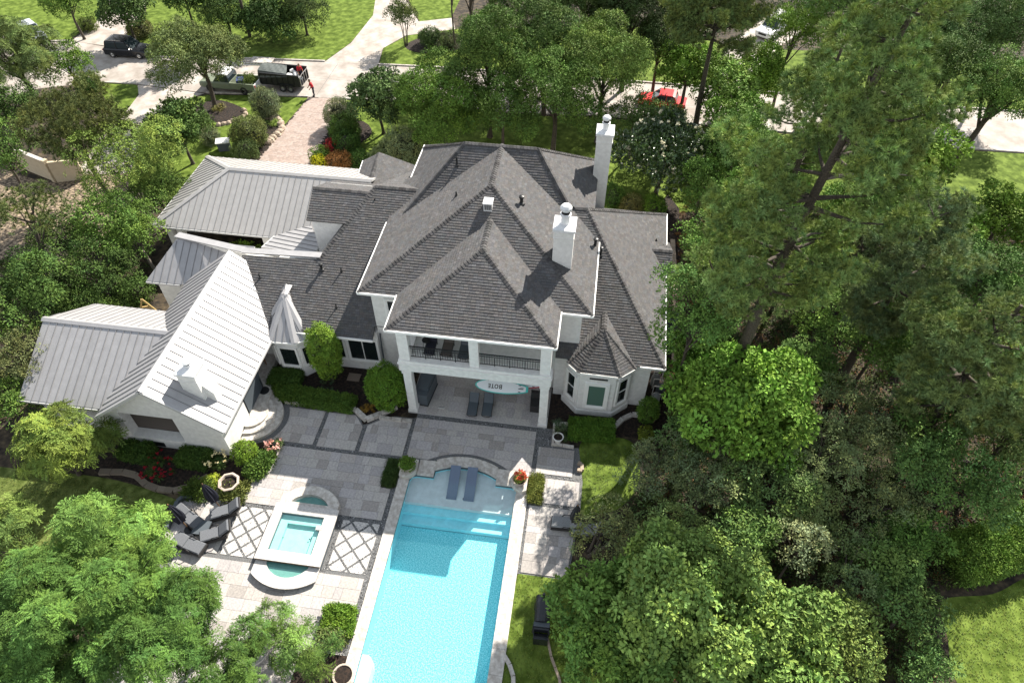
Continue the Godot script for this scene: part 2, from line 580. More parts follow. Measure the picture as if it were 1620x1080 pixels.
func chimney(house: Node, x0: float, z0: float, x1: float, z1: float, y0: float, y1: float, m: Material, flue_y := 0.55, flue_r := 0.2, sh := 0.0) -> void:
	var mb := MB.new()
	mb.bx(x0, y0, z0, x1, y1 - 0.14, z1)
	mb.bx(x0 - 0.03, y1 - 0.62, z0 - 0.03, x1 + 0.03, y1 - 0.56, z1 + 0.03)
	if sh > 0.0: mb.bx(x0 + 0.1, y0, z0 - sh, x1 - 0.1, y1 - 2.0, z0 + 0.02)
	var ch := put(mb, "chimney", m, house)
	var cap := MB.new()
	var cx := (x0 + x1) * 0.5
	var cz := (z0 + z1) * 0.5
	cap.bx(x0 - 0.07, y1 - 0.14, z0 - 0.07, x1 + 0.07, y1, z1 + 0.07)
	cap.face([Vector3(x0 - 0.05, y1 + 0.004, z1 + 0.05), Vector3(x1 + 0.05, y1 + 0.004, z1 + 0.05), Vector3(cx, y1 + 0.07, cz)], Vector3.UP)
	cap.face([Vector3(x1 + 0.05, y1 + 0.004, z1 + 0.05), Vector3(x1 + 0.05, y1 + 0.004, z0 - 0.05), Vector3(cx, y1 + 0.07, cz)], Vector3.UP)
	cap.face([Vector3(x1 + 0.05, y1 + 0.004, z0 - 0.05), Vector3(x0 - 0.05, y1 + 0.004, z0 - 0.05), Vector3(cx, y1 + 0.07, cz)], Vector3.UP)
	cap.face([Vector3(x0 - 0.05, y1 + 0.004, z0 - 0.05), Vector3(x0 - 0.05, y1 + 0.004, z1 + 0.05), Vector3(cx, y1 + 0.07, cz)], Vector3.UP)
	put(cap, "chimney_cap", M.white_metal, ch)
	var fl := MB.new()
	var at := Vector3(cx, y1, cz)
	var r := flue_r
	fl.lathe(at, [Vector2(r, 0), Vector2(r, flue_y * 0.45), Vector2(r * 1.3, flue_y * 0.5), Vector2(r * 1.3, flue_y * 0.58), Vector2(r, flue_y * 0.6), Vector2(r, flue_y * 0.78), Vector2(r * 1.35, flue_y * 0.82), Vector2(r * 1.35, flue_y * 0.95), Vector2(r * 0.9, flue_y * 1.06), Vector2(0.0, flue_y * 1.1)], 18)
	put(fl, "flue", M.white_metal, ch)
	var bd := MB.new()
	bd.lathe(at, [Vector2(r * 1.02, flue_y * 0.62), Vector2(r * 1.02, flue_y * 0.77)], 18)
	put(bd, "flue_screen", M.black_metal, ch)

func pipe(house: Node, at: Vector3, h: float, r: float, m: Material, hood := false) -> void:
	var mb := MB.new()
	var prof := [Vector2(r, -0.5), Vector2(r, h)]
	if hood: prof += [Vector2(r * 1.6, h + 0.01), Vector2(r * 1.6, h + r * 1.2), Vector2(0, h + r * 1.7)]
	else: prof += [Vector2(r * 0.7, h), Vector2(r * 0.7, h - 0.08), Vector2(0, h - 0.08)]
	mb.lathe(at, prof, 10)
	mb.lathe(at, [Vector2(r * 2.2, -0.02), Vector2(r * 1.9, 0.06), Vector2(r, 0.12)], 10)
	put(mb, "vent_pipe", m, house)

# ---------------------------------------------------------------- the house
func main_house() -> void:
	var H := thing("house", "large white two-storey house with dark shingle and pale metal roofs behind the pool", "house")
	var base := Color(0.136, 0.132, 0.133)
	# walls
	var st: Material = M.stucco
	wall(H, v2([Vector2(-11.9, -27.42), Vector2(0.3, -27.42), Vector2(0.3, -37.5), Vector2(-11.9, -37.5)]), 0.0, 7.2, st)
	wall(H, v2([Vector2(-11.6, -37.5), Vector2(0.0, -37.5), Vector2(0.0, -42.0), Vector2(-11.6, -42.0)]), 0.0, 6.9, st)
	wall(H, v2([Vector2(0.31, -26.78), Vector2(4.6, -26.78), Vector2(5.0, -41.2), Vector2(0.31, -41.2)]), 0.0, 3.8, st)
	wall(H, v2([Vector2(-1.0, -26.95), Vector2(0.3, -26.95), Vector2(0.3, -27.4), Vector2(-1.0, -27.4)]), 0.0, 3.85, st)
	wall(H, v2([Vector2(-20.3, -27.25), Vector2(-11.91, -27.25), Vector2(-11.91, -35.0), Vector2(-20.3, -35.0)]), 0.0, 3.6, st)
	# main roof behind (highest), the large front hip, the loggia roof
	var RL := Vector3(-8.1, 10.6, -37.7)
	var RR := Vector3(-3.5, 10.6, -37.7)
	shingle_roof(H, [
		[Vector3(-12.1, 7.1, -42.6), Vector3(-12.1, 7.1, -37.2), Vector3(-12.9, 6.4, -37.2), Vector3(-12.9, 6.4, -31.7), RL],
		[Vector3(-12.9, 6.4, -31.7), Vector3(-1.4, 6.4, -31.7), Vector3(-1.4, 8.73, -35.02), RR, RL],
		[Vector3(0.4, 7.21, -42.3), Vector3(0.4, 7.21, -35.3), Vector3(-1.4, 8.775, -35.02), RR],
		[Vector3(0.4, 7.15, -42.3), Vector3(-12.1, 7.15, -42.3), RL, RR]],
		[[RL, Vector3(-12.9, 6.4, -31.7)], [RL, RR], [RR, Vector3(-1.4, 8.75, -35.02)], [RL, Vector3(-12.1, 7.12, -42.3)], [RR, Vector3(0.4, 7.2, -42.3)]],
		[[Vector3(-12.14, 7.1, -42.6), Vector3(-12.14, 7.1, -37.2)]], base)
	var b0 := Vector3(-12.4, 7.25, -26.88)
	var b1 := Vector3(0.85, 7.25, -26.88)
	var ba := Vector3(-5.775, 10.56, -33.505)
	shingle_roof(H, [
		[b0, b1, ba],
		[Vector3(-12.4, 7.25, -38.0), b0, ba, Vector3(-5.775, 10.56, -38.0)],
		[b1, Vector3(0.85, 7.25, -36.0), Vector3(-5.775, 10.56, -38.0), ba]],
		[[b0, ba], [b1, ba], [ba, Vector3(-5.775, 10.56, -37.5)]],
		[[Vector3(-12.44, 7.25, -33.3), Vector3(-12.44, 7.25, -26.84), Vector3(-9.9, 7.25, -26.84)], [Vector3(-1.2, 7.25, -26.84), Vector3(0.89, 7.25, -26.84), Vector3(0.89, 7.25, -33.4)]], base)
	var l0 := Vector3(-10.1, 7.3, -24.2)
	var l1 := Vector3(-0.9, 7.3, -24.2)
	var la := Vector3(-5.5, 9.6, -28.8)
	shingle_roof(H, [
		[l0, l1, la],
		[Vector3(-10.1, 7.3, -32.0), l0, la, Vector3(-5.5, 9.6, -32.0)],
		[l1, Vector3(-0.9, 7.3, -32.0), Vector3(-5.5, 9.6, -32.0), la]],
		[[l0, la], [l1, la], [la, Vector3(-5.5, 9.6, -31.5)]],
		[[Vector3(-10.14, 7.3, -26.9), Vector3(-10.14, 7.3, -24.16), Vector3(-0.86, 7.3, -24.16), Vector3(-0.86, 7.3, -26.9)]], base)
	# left shingle wing
	var ch := Vector3(-16.3, 5.76, -30.92)
	var cl := Vector3(-13.65, 8.16, -35.72)
	var cr := Vector3(-10.6, 8.16, -35.72)
	shingle_roof(H, [
		[Vector3(-20.5, 3.6, -26.6), Vector3(-12.02, 3.6, -26.6), Vector3(-12.02, 4.0, -27.4), Vector3(-10.6, 4.0, -27.4), cr, cl, ch, Vector3(-21.3, 5.66, -30.72)],
		[Vector3(-10.6, 4.4, -43.0), Vector3(-13.65, 4.4, -43.0), cl, cr],
		[Vector3(-16.85, 5.3, -30.92), Vector3(-14.2, 7.7, -35.72), cl, ch]],
		[[ch, cl], [cl, cr]],
		[[Vector3(-18.0, 3.6, -26.56), Vector3(-11.98, 3.6, -26.56)]], base)
	shingle_roof(H, [
		[Vector3(-17.72, 6.9, -33.22), Vector3(-15.1, 6.9, -33.22), Vector3(-13.9, 7.935, -35.29), Vector3(-17.76, 7.935, -35.29)],
		[Vector3(-13.9, 6.3, -38.5), Vector3(-17.76, 6.3, -38.5), Vector3(-17.76, 7.935, -35.29), Vector3(-13.9, 7.935, -35.29)]],
		[[Vector3(-17.76, 7.935, -35.29), Vector3(-14.1, 7.935, -35.29)]], [], base)
	wall(H, v2([Vector2(-17.5, -33.5), Vector2(-14.6, -33.5), Vector2(-14.6, -37.5), Vector2(-17.5, -37.5)]), 0.0, 6.85, st)
	# porch roof at the front door side
	shingle_roof(H, [
		[Vector3(-17.65, 4.15, -44.4), Vector3(-17.25, 4.15, -40.0), Vector3(-15.9, 4.95, -40.1), Vector3(-16.3, 4.95, -44.4)],
		[Vector3(-12.3, 3.7, -40.1), Vector3(-12.3, 3.7, -44.4), Vector3(-16.3, 4.95, -44.4), Vector3(-15.9, 4.95, -40.1)]],
		[[Vector3(-16.3, 4.95, -44.4), Vector3(-15.9, 4.95, -40.1)]], [[Vector3(-17.69, 4.15, -44.4), Vector3(-17.29, 4.15, -40.0)]], base)
	wall(H, v2([Vector2(-17.1, -38.0), Vector2(-12.3, -38.0), Vector2(-12.3, -44.0), Vector2(-17.3, -44.0)]), 0.0, 3.6, st)
	# right wing
	var ea := Vector3(-0.07, 8.22, -35.2)
	shingle_roof(H, [
		[Vector3(-1.0, 3.9, -26.55), Vector3(5.3, 3.9, -26.55), ea, Vector3(-1.0, 8.22, -35.2)],
		[Vector3(5.3, 3.9, -26.55), Vector3(5.58, 3.9, -41.3), ea],
		[Vector3(5.58, 3.9, -41.3), Vector3(-1.0, 3.9, -41.3), Vector3(-1.0, 8.22, -35.2), ea]],
		[[Vector3(5.3, 3.9, -26.55), ea], [ea, Vector3(5.58, 3.9, -41.3)], [ea, Vector3(-0.9, 8.22, -35.2)]],
		[[Vector3(3.9, 3.9, -26.51), Vector3(5.34, 3.9, -26.51), Vector3(5.62, 3.9, -41.3)]], base)
	shingle_roof(H, [
		[Vector3(4.4, 3.55, -33.95), Vector3(5.8, 3.55, -33.95), Vector3(5.8, 4.7, -36.2), Vector3(3.9, 4.7, -36.2)],
		[Vector3(5.8, 3.55, -38.5), Vector3(3.9, 3.55, -38.5), Vector3(3.9, 4.7, -36.2), Vector3(5.8, 4.7, -36.2)]],
		[[Vector3(4.2, 4.7, -36.2), Vector3(5.8, 4.7, -36.2)]], [], base)
	# faceted bay at the back of the right wing
	var g0 := Vector3(-0.22, 3.85, -26.22)
	var g1 := Vector3(0.38, 3.85, -25.63)
	var g2 := Vector3(2.82, 3.85, -25.58)
	var g3 := Vector3(3.66, 3.85, -26.36)
	var gp := Vector3(1.63, 5.27, -27.93)
	var gb := Vector3(gp.x, 5.27, -30.5)
	shingle_roof(H, [[g0, g1, gp], [g1, g2, gp], [g2, g3, gp], [Vector3(g0.x, 3.85, -30.5), g0, gp, gb], [g3, Vector3(g3.x, 3.85, -30.5), gb, gp]],
		[[g0, gp], [g1, gp], [g2, gp], [g3, gp], [gp, Vector3(gp.x, 5.27, -29.4)]],
		[[g0, g1, g2, g3]], base)
	wall(H, v2([Vector2(-0.36, -27.2), Vector2(-0.36, -26.6), Vector2(0.56, -25.68), Vector2(2.63, -25.7), Vector2(3.55, -26.55), Vector2(3.55, -27.2)]), 0.0, 3.78, st)
	var sk := MB.new()
	sk.prism(v2([Vector2(-0.45, -27.0), Vector2(-0.45, -26.56), Vector2(0.52, -25.59), Vector2(2.67, -25.61), Vector2(3.64, -26.51), Vector2(3.64, -27.0)]), 0.0, 0.42)
	put(sk, "plinth", M.stucco, H)
	window(H, Vector3(1.6, 0.86, -25.69), Vector3(0, 0, 1), 1.1, 1.98, 1, 0, M.green_glass, 0.18)
	window(H, Vector3(0.1, 1.0, -26.14), Vector3(-1, 0, 1), 0.7, 2.15, 1, 1, null, 0.1)
	window(H, Vector3(3.09, 1.0, -26.125), Vector3(0.85, 0, 0.92), 0.76, 2.15, 1, 1, null, 0.1)
	var vs := MB.new()
	vs.bx(1.1, 3.32, -25.7, 2.15, 3.44, -25.66)
	put(vs, "soffit_vent", M.black_metal, H)
	# left wing windows, second-storey windows
	window(H, Vector3(-13.0, 0.95, -27.25), Vector3(0, 0, 1), 1.9, 1.9, 2, 0, null, 0.1)
	window(H, Vector3(-15.0, 0.95, -27.25), Vector3(0, 0, 1), 1.6, 1.9, 2, 0, null, 0.1)
	window(H, Vector3(-10.55, 4.6, -27.42), Vector3(0, 0, 1), 0.95, 1.75, 1, 1, null, 0.14)
	loggia(H)
	# ---------------- metal roofs
	var fm: Material = M.roof_metal
	var fr := metal_roof(H, [
		[Vector3(-18.2, 3.4, -30.4), Vector3(-18.2, 3.4, -19.15), Vector3(-21.85, 6.2, -19.15), Vector3(-21.85, 6.2, -30.4)],
		[Vector3(-25.55, 3.36, -19.15), Vector3(-25.55, 3.36, -30.4), Vector3(-21.85, 6.2, -30.4), Vector3(-21.85, 6.2, -19.15)]],
		[[Vector3(-21.85, 6.2, -19.15), Vector3(-21.85, 6.2, -30.4), 0.155]], fm, 0.5)
	gutter_line(fr, [Vector3(-18.14, 3.32, -26.0), Vector3(-18.14, 3.32, -19.12)], M.trim_gray)
	gutter_line(fr, [Vector3(-18.2, 3.32, -19.13), Vector3(-21.85, 6.12, -19.13), Vector3(-25.55, 3.28, -19.13)], M.trim_gray, 0.05, 0.16)
	var wr := metal_roof(H, [
		[Vector3(-30.8, 3.0, -19.9), Vector3(-24.5, 3.0, -19.9), Vector3(-23.0, 5.1, -24.25), Vector3(-30.9, 5.1, -24.25)],
		[Vector3(-24.0, 3.1, -27.6), Vector3(-30.6, 3.1, -27.6), Vector3(-30.9, 5.1, -24.25), Vector3(-23.0, 5.1, -24.25)]],
		[[Vector3(-31.0, 5.1, -24.25), Vector3(-23.2, 5.1, -24.25), 0.1]], fm, 0.46)
	gutter_line(wr, [Vector3(-30.85, 2.92, -19.86), Vector3(-26.0, 2.92, -19.86)], M.trim_gray)
	var jr := metal_roof(H, [
		[Vector3(-28.35, 3.2, -30.0), Vector3(-21.5, 3.2, -30.0), Vector3(-21.5, 4.8, -32.6), Vector3(-26.9, 4.8, -32.6)]], [], fm, 0.5)
	gutter_line(jr, [Vector3(-28.35, 3.12, -29.97), Vector3(-26.0, 3.12, -29.97)], M.trim_gray)
	var pc := MB.new()
	for e in [[Vector3(-27.0, 4.9, -32.9), Vector3(-21.6, 5.3, -31.6)], [Vector3(-21.7, 5.3, -31.55), Vector3(-16.25, 5.86, -31.2)]]:
		pc.beam(e[0], e[1], 0.5, 0.09)
	put(pc, "parapet_cap", M.roof_metal, jr)
	wall(H, v2([Vector2(-26.8, -32.75), Vector2(-21.6, -31.75), Vector2(-16.4, -31.3), Vector2(-16.4, -31.5), Vector2(-21.6, -31.95), Vector2(-26.8, -32.95)]), 0.0, 4.8, st)
	wall(H, v2([Vector2(-27.9, -30.35), Vector2(-20.0, -30.35), Vector2(-20.0, -30.7), Vector2(-27.3, -30.7)]), 0.0, 3.1, st)
	# carport and garage
	var km: Material = M.roof_metal_tan
	var kr := metal_roof(H, [
		[Vector3(-30.8, 3.2, -35.6), Vector3(-16.6, 3.2, -35.6), Vector3(-15.6, 5.45, -40.1), Vector3(-26.3, 5.45, -40.1)],
		[Vector3(-30.8, 3.2, -44.6), Vector3(-30.8, 3.2, -35.6), Vector3(-26.3, 5.45, -40.1)],
		[Vector3(-16.0, 3.2, -44.6), Vector3(-30.8, 3.2, -44.6), Vector3(-26.3, 5.45, -40.1), Vector3(-15.6, 5.45, -40.1)]],
		[[Vector3(-26.3, 5.45, -40.1), Vector3(-15.6, 5.45, -40.1), 0.1], [Vector3(-30.8, 3.2, -35.6), Vector3(-26.3, 5.45, -40.1), 0.07], [Vector3(-26.3, 5.45, -40.1), Vector3(-30.8, 3.2, -44.6), 0.07]], km, 0.46)
	gutter_line(kr, [Vector3(-30.84, 3.12, -44.6), Vector3(-30.84, 3.12, -35.56), Vector3(-21.6, 3.12, -35.56)], M.trim_gray)
	wall(H, v2([Vector2(-30.2, -44.2), Vector2(-16.2, -44.2), Vector2(-16.2, -43.9), Vector2(-30.2, -43.9)]), 0.0, 3.1, st)
	wall(H, v2([Vector2(-30.2, -43.9), Vector2(-29.9, -43.9), Vector2(-29.9, -39.5), Vector2(-30.2, -39.5)]), 0.0, 3.1, st)
	wall(H, v2([Vector2(-23.0, -43.9), Vector2(-16.2, -43.9), Vector2(-16.2, -36.1), Vector2(-23.0, -36.1)]), 0.0, 3.1, st)
	for p in [Vector2(-30.0, -36.2), Vector2(-29.2, -36.2)]:
		var po := MB.new()
		po.bx(p.x - 0.22, 0, p.y - 0.22, p.x + 0.22, 3.1, p.y + 0.22)
		po.bx(p.x - 0.27, 0, p.y - 0.27, p.x + 0.27, 0.2, p.y + 0.27)
		put(po, "pillar", M.stucco, H)
	var lr := metal_roof(H, [[Vector3(-21.54, 3.4, -35.47), Vector3(-21.95, 3.4, -34.16), Vector3(-17.76, 4, -33.11), Vector3(-17.76, 4.05, -34.31), Vector3(-19.38, 3.95, -36.73)]], [], M.roof_metal, 0.42)
	gutter_line(lr, [Vector3(-21.6, 3.35, -35.46), Vector3(-22, 3.35, -34.15)], M.trim_gray)
	# turret
	var n0 := Vector3(-19.02, 3.3, -26.85)
	var n1 := Vector3(-18.26, 3.3, -25.89)
	var n2 := Vector3(-16.69, 3.3, -25.96)
	var n3 := Vector3(-16.03, 3.3, -26.42)
	var n4 := Vector3(-16.36, 3.3, -28.22)
	var na := Vector3(-17.83, 4.93, -28.35)
	var nb := Vector3(-17.83, 4.93, -29.21)
	var n5 := Vector3(-19.23, 3.7, -28.48)
	var tr := metal_roof(H, [[n0, n1, na], [n1, n2, na], [n2, n3, na], [n3, n4, nb, na], [n5, n0, na, nb]], [[n0, na, 0.05], [n1, na, 0.05], [n2, na, 0.05], [n3, na, 0.05], [na, nb, 0.05]], M.roof_metal, 0.42)
	gutter_line(tr, [n0 + Vector3(0, -0.06, 0), n1 + Vector3(0, -0.06, 0), n2 + Vector3(0, -0.06, 0), n3 + Vector3(0, -0.06, 0)], M.trim)
	wall(H, v2([Vector2(-19.0, -27.4), Vector2(-18.75, -26.75), Vector2(-18.15, -26.12), Vector2(-16.7, -26.15), Vector2(-16.05, -26.75), Vector2(-16.05, -27.4)]), 0.0, 3.25, st)
	window(H, Vector3(-17.42, 1.0, -26.135), Vector3(0, 0, 1), 1.12, 1.6, 1, 0, null, 0.08)
	window(H, Vector3(-16.375, 1.0, -26.45), Vector3(0.68, 0, 0.73), 0.62, 1.6, 1, 0, null, 0.06)
	window(H, Vector3(-18.45, 1.0, -26.435), Vector3(-0.7, 0, 0.7), 0.6, 1.6, 1, 0, null, 0.06)
	# pool-house wing with the deep opening
	var fw := MB.new()
	var zf := -19.75
	var pent := [Vector3(-25.5, 0, zf), Vector3(-18.92, 0, zf), Vector3(-18.92, 3.8, zf), Vector3(-21.85, 6.05, zf), Vector3(-25.5, 3.3, zf)]
	# wall in strips round the opening (x -24.75 .. -21.5, y 0.85 .. 3.1)
	fw.face([pent[0], Vector3(-24.75, 0, zf), Vector3(-24.75, 3.87, zf), pent[4]], Vector3.BACK)
	fw.face([Vector3(-24.75, 0, zf), Vector3(-21.5, 0, zf), Vector3(-21.5, 0.85, zf), Vector3(-24.75, 0.85, zf)], Vector3.BACK)
	fw.face([Vector3(-24.75, 3.1, zf), Vector3(-21.5, 3.1, zf), Vector3(-21.5, 5.78, zf), Vector3(-21.85, 6.05, zf), Vector3(-24.75, 3.87, zf)], Vector3.BACK)
	fw.face([Vector3(-21.5, 0, zf), pent[1], pent[2], Vector3(-21.5, 5.78, zf)], Vector3.BACK)
	var zi := zf - 0.62
	fw.face([Vector3(-24.75, 0.85, zf), Vector3(-21.5, 0.85, zf), Vector3(-21.5, 0.85, zi), Vector3(-24.75, 0.85, zi)], Vector3.UP)
	fw.face([Vector3(-24.75, 3.1, zf), Vector3(-21.5, 3.1, zf), Vector3(-21.5, 3.1, zi), Vector3(-24.75, 3.1, zi)], Vector3.DOWN)
	fw.face([Vector3(-24.75, 0.85, zf), Vector3(-24.75, 3.1, zf), Vector3(-24.75, 3.1, zi), Vector3(-24.75, 0.85, zi)], Vector3.RIGHT)
	fw.face([Vector3(-21.5, 0.85, zf), Vector3(-21.5, 3.1, zf), Vector3(-21.5, 3.1, zi), Vector3(-21.5, 0.85, zi)], Vector3.LEFT)
	fw.bx(-25.5, 0, zf - 0.3, -25.2, 3.4, -27.3)
	fw.bx(-19.22, 0, zf - 0.001, -18.92, 3.6, -22.4)
	fw.bx(-25.2, 0, zf - 0.3, -24.9, 3.6, zf - 0.62)
	put(fw, "wall", M.stucco, H)
	var inn := MB.new()
	inn.bx(-24.9, 0.5, zi - 0.12, -21.3, 3.3, zi - 0.03)
	put(inn, "screen", M.brown_sling, H)
	for x in [-23.4, -20.55]:
		var vv := MB.new()
		vv.bx(x - 0.42, 0.12, zf - 0.02, x + 0.42, 0.5, zf + 0.035)
		put(vv, "wall_vent", M.black_metal, H)
	var dp := MB.new()
	dp.tube([Vector3(-18.86, 3.2, -19.66), Vector3(-18.86, 0.1, -19.66)], [0.05, 0.05], 8)
	put(dp, "downpipe", M.trim, H)
	wall(H, v2([Vector2(-30.2, -20.4), Vector2(-25.51, -20.4), Vector2(-25.51, -27.2), Vector2(-30.2, -27.2)]), 0.0, 3.0, st)
	var gw := MB.new()
	gw.face([Vector3(-25.3, 0, -29.9), Vector3(-18.4, 0, -29.9), Vector3(-18.4, 3.4, -29.9), Vector3(-21.85, 6.1, -29.9), Vector3(-25.3, 3.4, -29.9)], Vector3.BACK)
	gw.face([Vector3(-25.3, 0, -30.2), Vector3(-18.4, 0, -30.2), Vector3(-18.4, 3.4, -30.2), Vector3(-21.85, 6.1, -30.2), Vector3(-25.3, 3.4, -30.2)], Vector3.FORWARD)
	put(gw, "wall", st, H)
	# covered porch: door and frame on its back wall
	var sc := MB.new()
	sc.bx(-18.98, 0.5, -24.6, -18.88, 2.9, -22.5)
	put(sc, "shutter", M.slate, H)
	window(H, Vector3(-20.9, 0.5, -29.8), Vector3(0, 0, 1), 1.8, 2.2, 2, 1)
	# ---------------- chimneys, vents
	chimney(H, -1.72, -30.85, -0.62, -29.65, 6.5, 10.75, M.stucco, 1.15, 0.24)
	chimney(H, 0.06, -41.15, 1.08, -39.95, 0.0, 10.6, M.stucco, 0.9, 0.2)
	chimney(H, -20.42, -21.5, -19.42, -20.38, 3.6, 6.42, M.stucco, 0.42, 0.17)
	var cb := MB.new()
	cb.bx(-19.42, 3.4, -21.25, -18.95, 4.75, -20.62)
	cb.face([Vector3(-19.42, 5.35, -20.62), Vector3(-18.95, 4.752, -20.62), Vector3(-18.95, 4.752, -21.25), Vector3(-19.42, 5.35, -21.25)], Vector3.UP)
	cb.face([Vector3(-19.42, 5.35, -20.62), Vector3(-18.95, 4.752, -20.62), Vector3(-19.42, 4.752, -20.62)], Vector3.BACK)
	put(cb, "chimney_shoulder", M.stucco, H)
	pipe(H, Vector3(-8.42, 9.71, -36.43), 0.62, 0.06, M.black_metal)
	pipe(H, Vector3(-7.92, 9.49, -33.58), 0.3, 0.05, M.black_metal)
	pipe(H, Vector3(-3.93, 9.64, -33.19), 0.42, 0.1, M.black_metal, true)
	pipe(H, Vector3(0.64, 7.02, -32.79), 0.75, 0.09, M.black_metal, true)
	pipe(H, Vector3(1.02, 6.85, -32.45), 0.6, 0.07, M.black_metal, true)
	pipe(H, Vector3(-16.0, 5.45, -30.3), 0.42, 0.08, M.black_metal, true)
	pipe(H, Vector3(-14.74, 5.45, -30.31), 0.36, 0.04, M.black_metal)
	pipe(H, Vector3(-19.8, 5.03, -29.46), 0.34, 0.04, M.black_metal)
	pipe(H, Vector3(-14.59, 4.4, -28.2), 0.34, 0.04, M.black_metal)
	pipe(H, Vector3(-13.56, 7.3, -34.83), 0.5, 0.05, M.black_metal)
	pipe(H, Vector3(-26.34, 3.9, -31.85), 0.3, 0.05, M.white_metal)
	pipe(H, Vector3(-30.32, 3.4, -21.13), 0.3, 0.05, M.white_metal)
	pipe(H, Vector3(4.75, 4.42, -37.4), 0.25, 0.05, M.black_metal)
	var rv := MB.new()
	rv.bx(-5.98, 9.4, -32.5, -5.5, 10.32, -31.95)
	rv.bx(-6.02, 10.32, -32.55, -5.46, 10.36, -31.9)
	var rvo := put(rv, "roof_vent", M.white_metal, H)
	for i in 4:
		var lo := MB.new()
		lo.bx(-5.92 + i * 0.115, 9.9, -31.96, -5.85 + i * 0.115, 10.26, -31.93)
		put(lo, "louvre", M.black_metal, rvo)

func loggia(H: Node) -> void:
	var st: Material = M.stucco
	# pillars: two below, three above
	for x in [[-9.55, -9.08], [-1.62, -1.15]]:
		var mb := MB.new()
		mb.bx(x[0], 0.02, -24.78, x[1], 3.7, -24.32)
		mb.bx(x[0] - 0.05, 3.7, -24.83, x[1] + 0.05, 3.95, -24.27)
		mb.bx(x[0] - 0.05, 0.02, -24.83, x[1] + 0.05, 0.28, -24.27)
		put(mb, "pillar", st, H)
	for x in [[-9.62, -9.02], [-5.62, -5.1], [-1.7, -1.12]]:
		var mb := MB.new()
		mb.bx(x[0], 4.82, -24.82, x[1], 7.2, -24.36)
		put(mb, "pillar", st, H)
	var bf := MB.new()
	bf.bx(-9.7, 3.95, -24.9, -1.04, 4.82, -24.26)
	bf.bx(-9.62, 4.0, -27.42, -1.12, 4.6, -24.9)
	bf.bx(-9.62, 3.95, -27.42, -9.1, 4.82, -24.9)
	bf.bx(-1.64, 3.95, -27.42, -1.12, 4.82, -24.9)
	bf.bx(-9.75, 4.55, -24.95, -0.99, 4.63, -24.2)
	put(bf, "balcony_floor", st, H)
	var bm := MB.new()
	bm.bx(-9.66, 6.95, -24.86, -1.08, 7.24, -24.33)
	bm.bx(-9.66, 6.95, -27.42, -9.2, 7.24, -24.86)
	bm.bx(-1.5, 6.95, -27.42, -1.08, 7.24, -24.86)
	put(bm, "beam", st, H)
	var ce := MB.new()
	ce.bx(-9.2, 7.1, -27.4, -1.5, 7.18, -24.86)
	put(ce, "ceiling", st, H)
	# railings
	for seg in [[-9.02, -5.62], [-5.1, -1.7]]:
		var rl := MB.new()
		rl.bx(seg[0], 5.72, -24.62, seg[1], 5.77, -24.56)
		rl.bx(seg[0], 5.56, -24.605, seg[1], 5.585, -24.575)
		rl.bx(seg[0], 4.92, -24.605, seg[1], 4.95, -24.575)
		var ro := put(rl, "railing", M.black_metal, H)
		var n := 24
		for i in range(1, n):
			var x: float = lerpf(seg[0], seg[1], float(i) / n)
			var ba := MB.new()
			var wide := 0.02 if i % 6 == 0 else 0.011
			ba.bx(x - wide, 4.82 if i % 6 == 0 else 4.95, -24.59 - wide, x + wide, 5.5 if i % 6 == 0 else 5.565, -24.59 + wide)
			put(ba, "baluster", M.black_metal, ro)
		for i in n:
			var x: float = lerpf(seg[0], seg[1], (i + 0.5) / n)
			var sc := MB.new()
			var ring: Array = []
			for k in 9:
				ring.append(Vector3(x + cos(TAU * k / 8) * 0.055, 5.652 + sin(TAU * k / 8) * 0.055, -24.59))
			var rr := []
			for k in 9: rr.append(0.008)
			sc.tube(ring, rr, 4)
			put(sc, "scroll", M.black_metal, ro)
	# doors and windows on the back walls
	window(H, Vector3(-7.4, 0.9, -27.42), Vector3(0, 0, 1), 1.9, 2.4, 2, 0, null, 0.1)
	window(H, Vector3(-4.6, 0.9, -27.42), Vector3(0, 0, 1), 2.2, 2.4, 2, 0, null, 0.1)
	window(H, Vector3(-7.6, 5.3, -27.42), Vector3(0, 0, 1), 1.4, 1.5, 2, 0)
	window(H, Vector3(-3.4, 5.3, -27.42), Vector3(0, 0, 1), 1.4, 1.5, 2, 0)
	# downpipe at the left corner
	var dp := MB.new()
	dp.tube([Vector3(-11.75, 3.5, -27.3), Vector3(-11.8, 0.1, -27.15)], [0.05, 0.05], 8)
	put(dp, "downpipe", M.slate, H)
	# tiled floor
	var fl := MB.new()
	fl.bx(-9.6, 0.0, -27.42, -1.1, 0.05, -24.24)
	var fo := put(fl, "loggia_floor", M.trim_gray, H)
	pave(fo, v2([Vector2(-9.58, -27.4), Vector2(-1.12, -27.4), Vector2(-1.12, -24.25), Vector2(-9.58, -24.25)]), 0.05, 0.7, M.paver)

# ---------------------------------------------------------------- ground, street, lawns
func sheet(called: String, poly: PackedVector2Array, y: float, m: Material, kind := "structure") -> MeshInstance3D:
	var mb := MB.new()
	var pts: Array = []
	for p in poly: pts.append(Vector3(p.x, y, p.y))
	mb.face(pts, Vector3.UP)
	return put(mb, called, m, null, kind)

func disc(c: Vector2, r: float, n := 40, a0 := 0.0, a1 := TAU, ry := -1.0) -> PackedVector2Array:
	var out := PackedVector2Array()
	var steps := n if a1 - a0 > TAU - 0.01 else n + 1
	for i in steps:
		var a := lerpf(a0, a1, float(i) / n)
		out.append(c + Vector2(cos(a) * r, sin(a) * (ry if ry > 0 else r)))
	return out

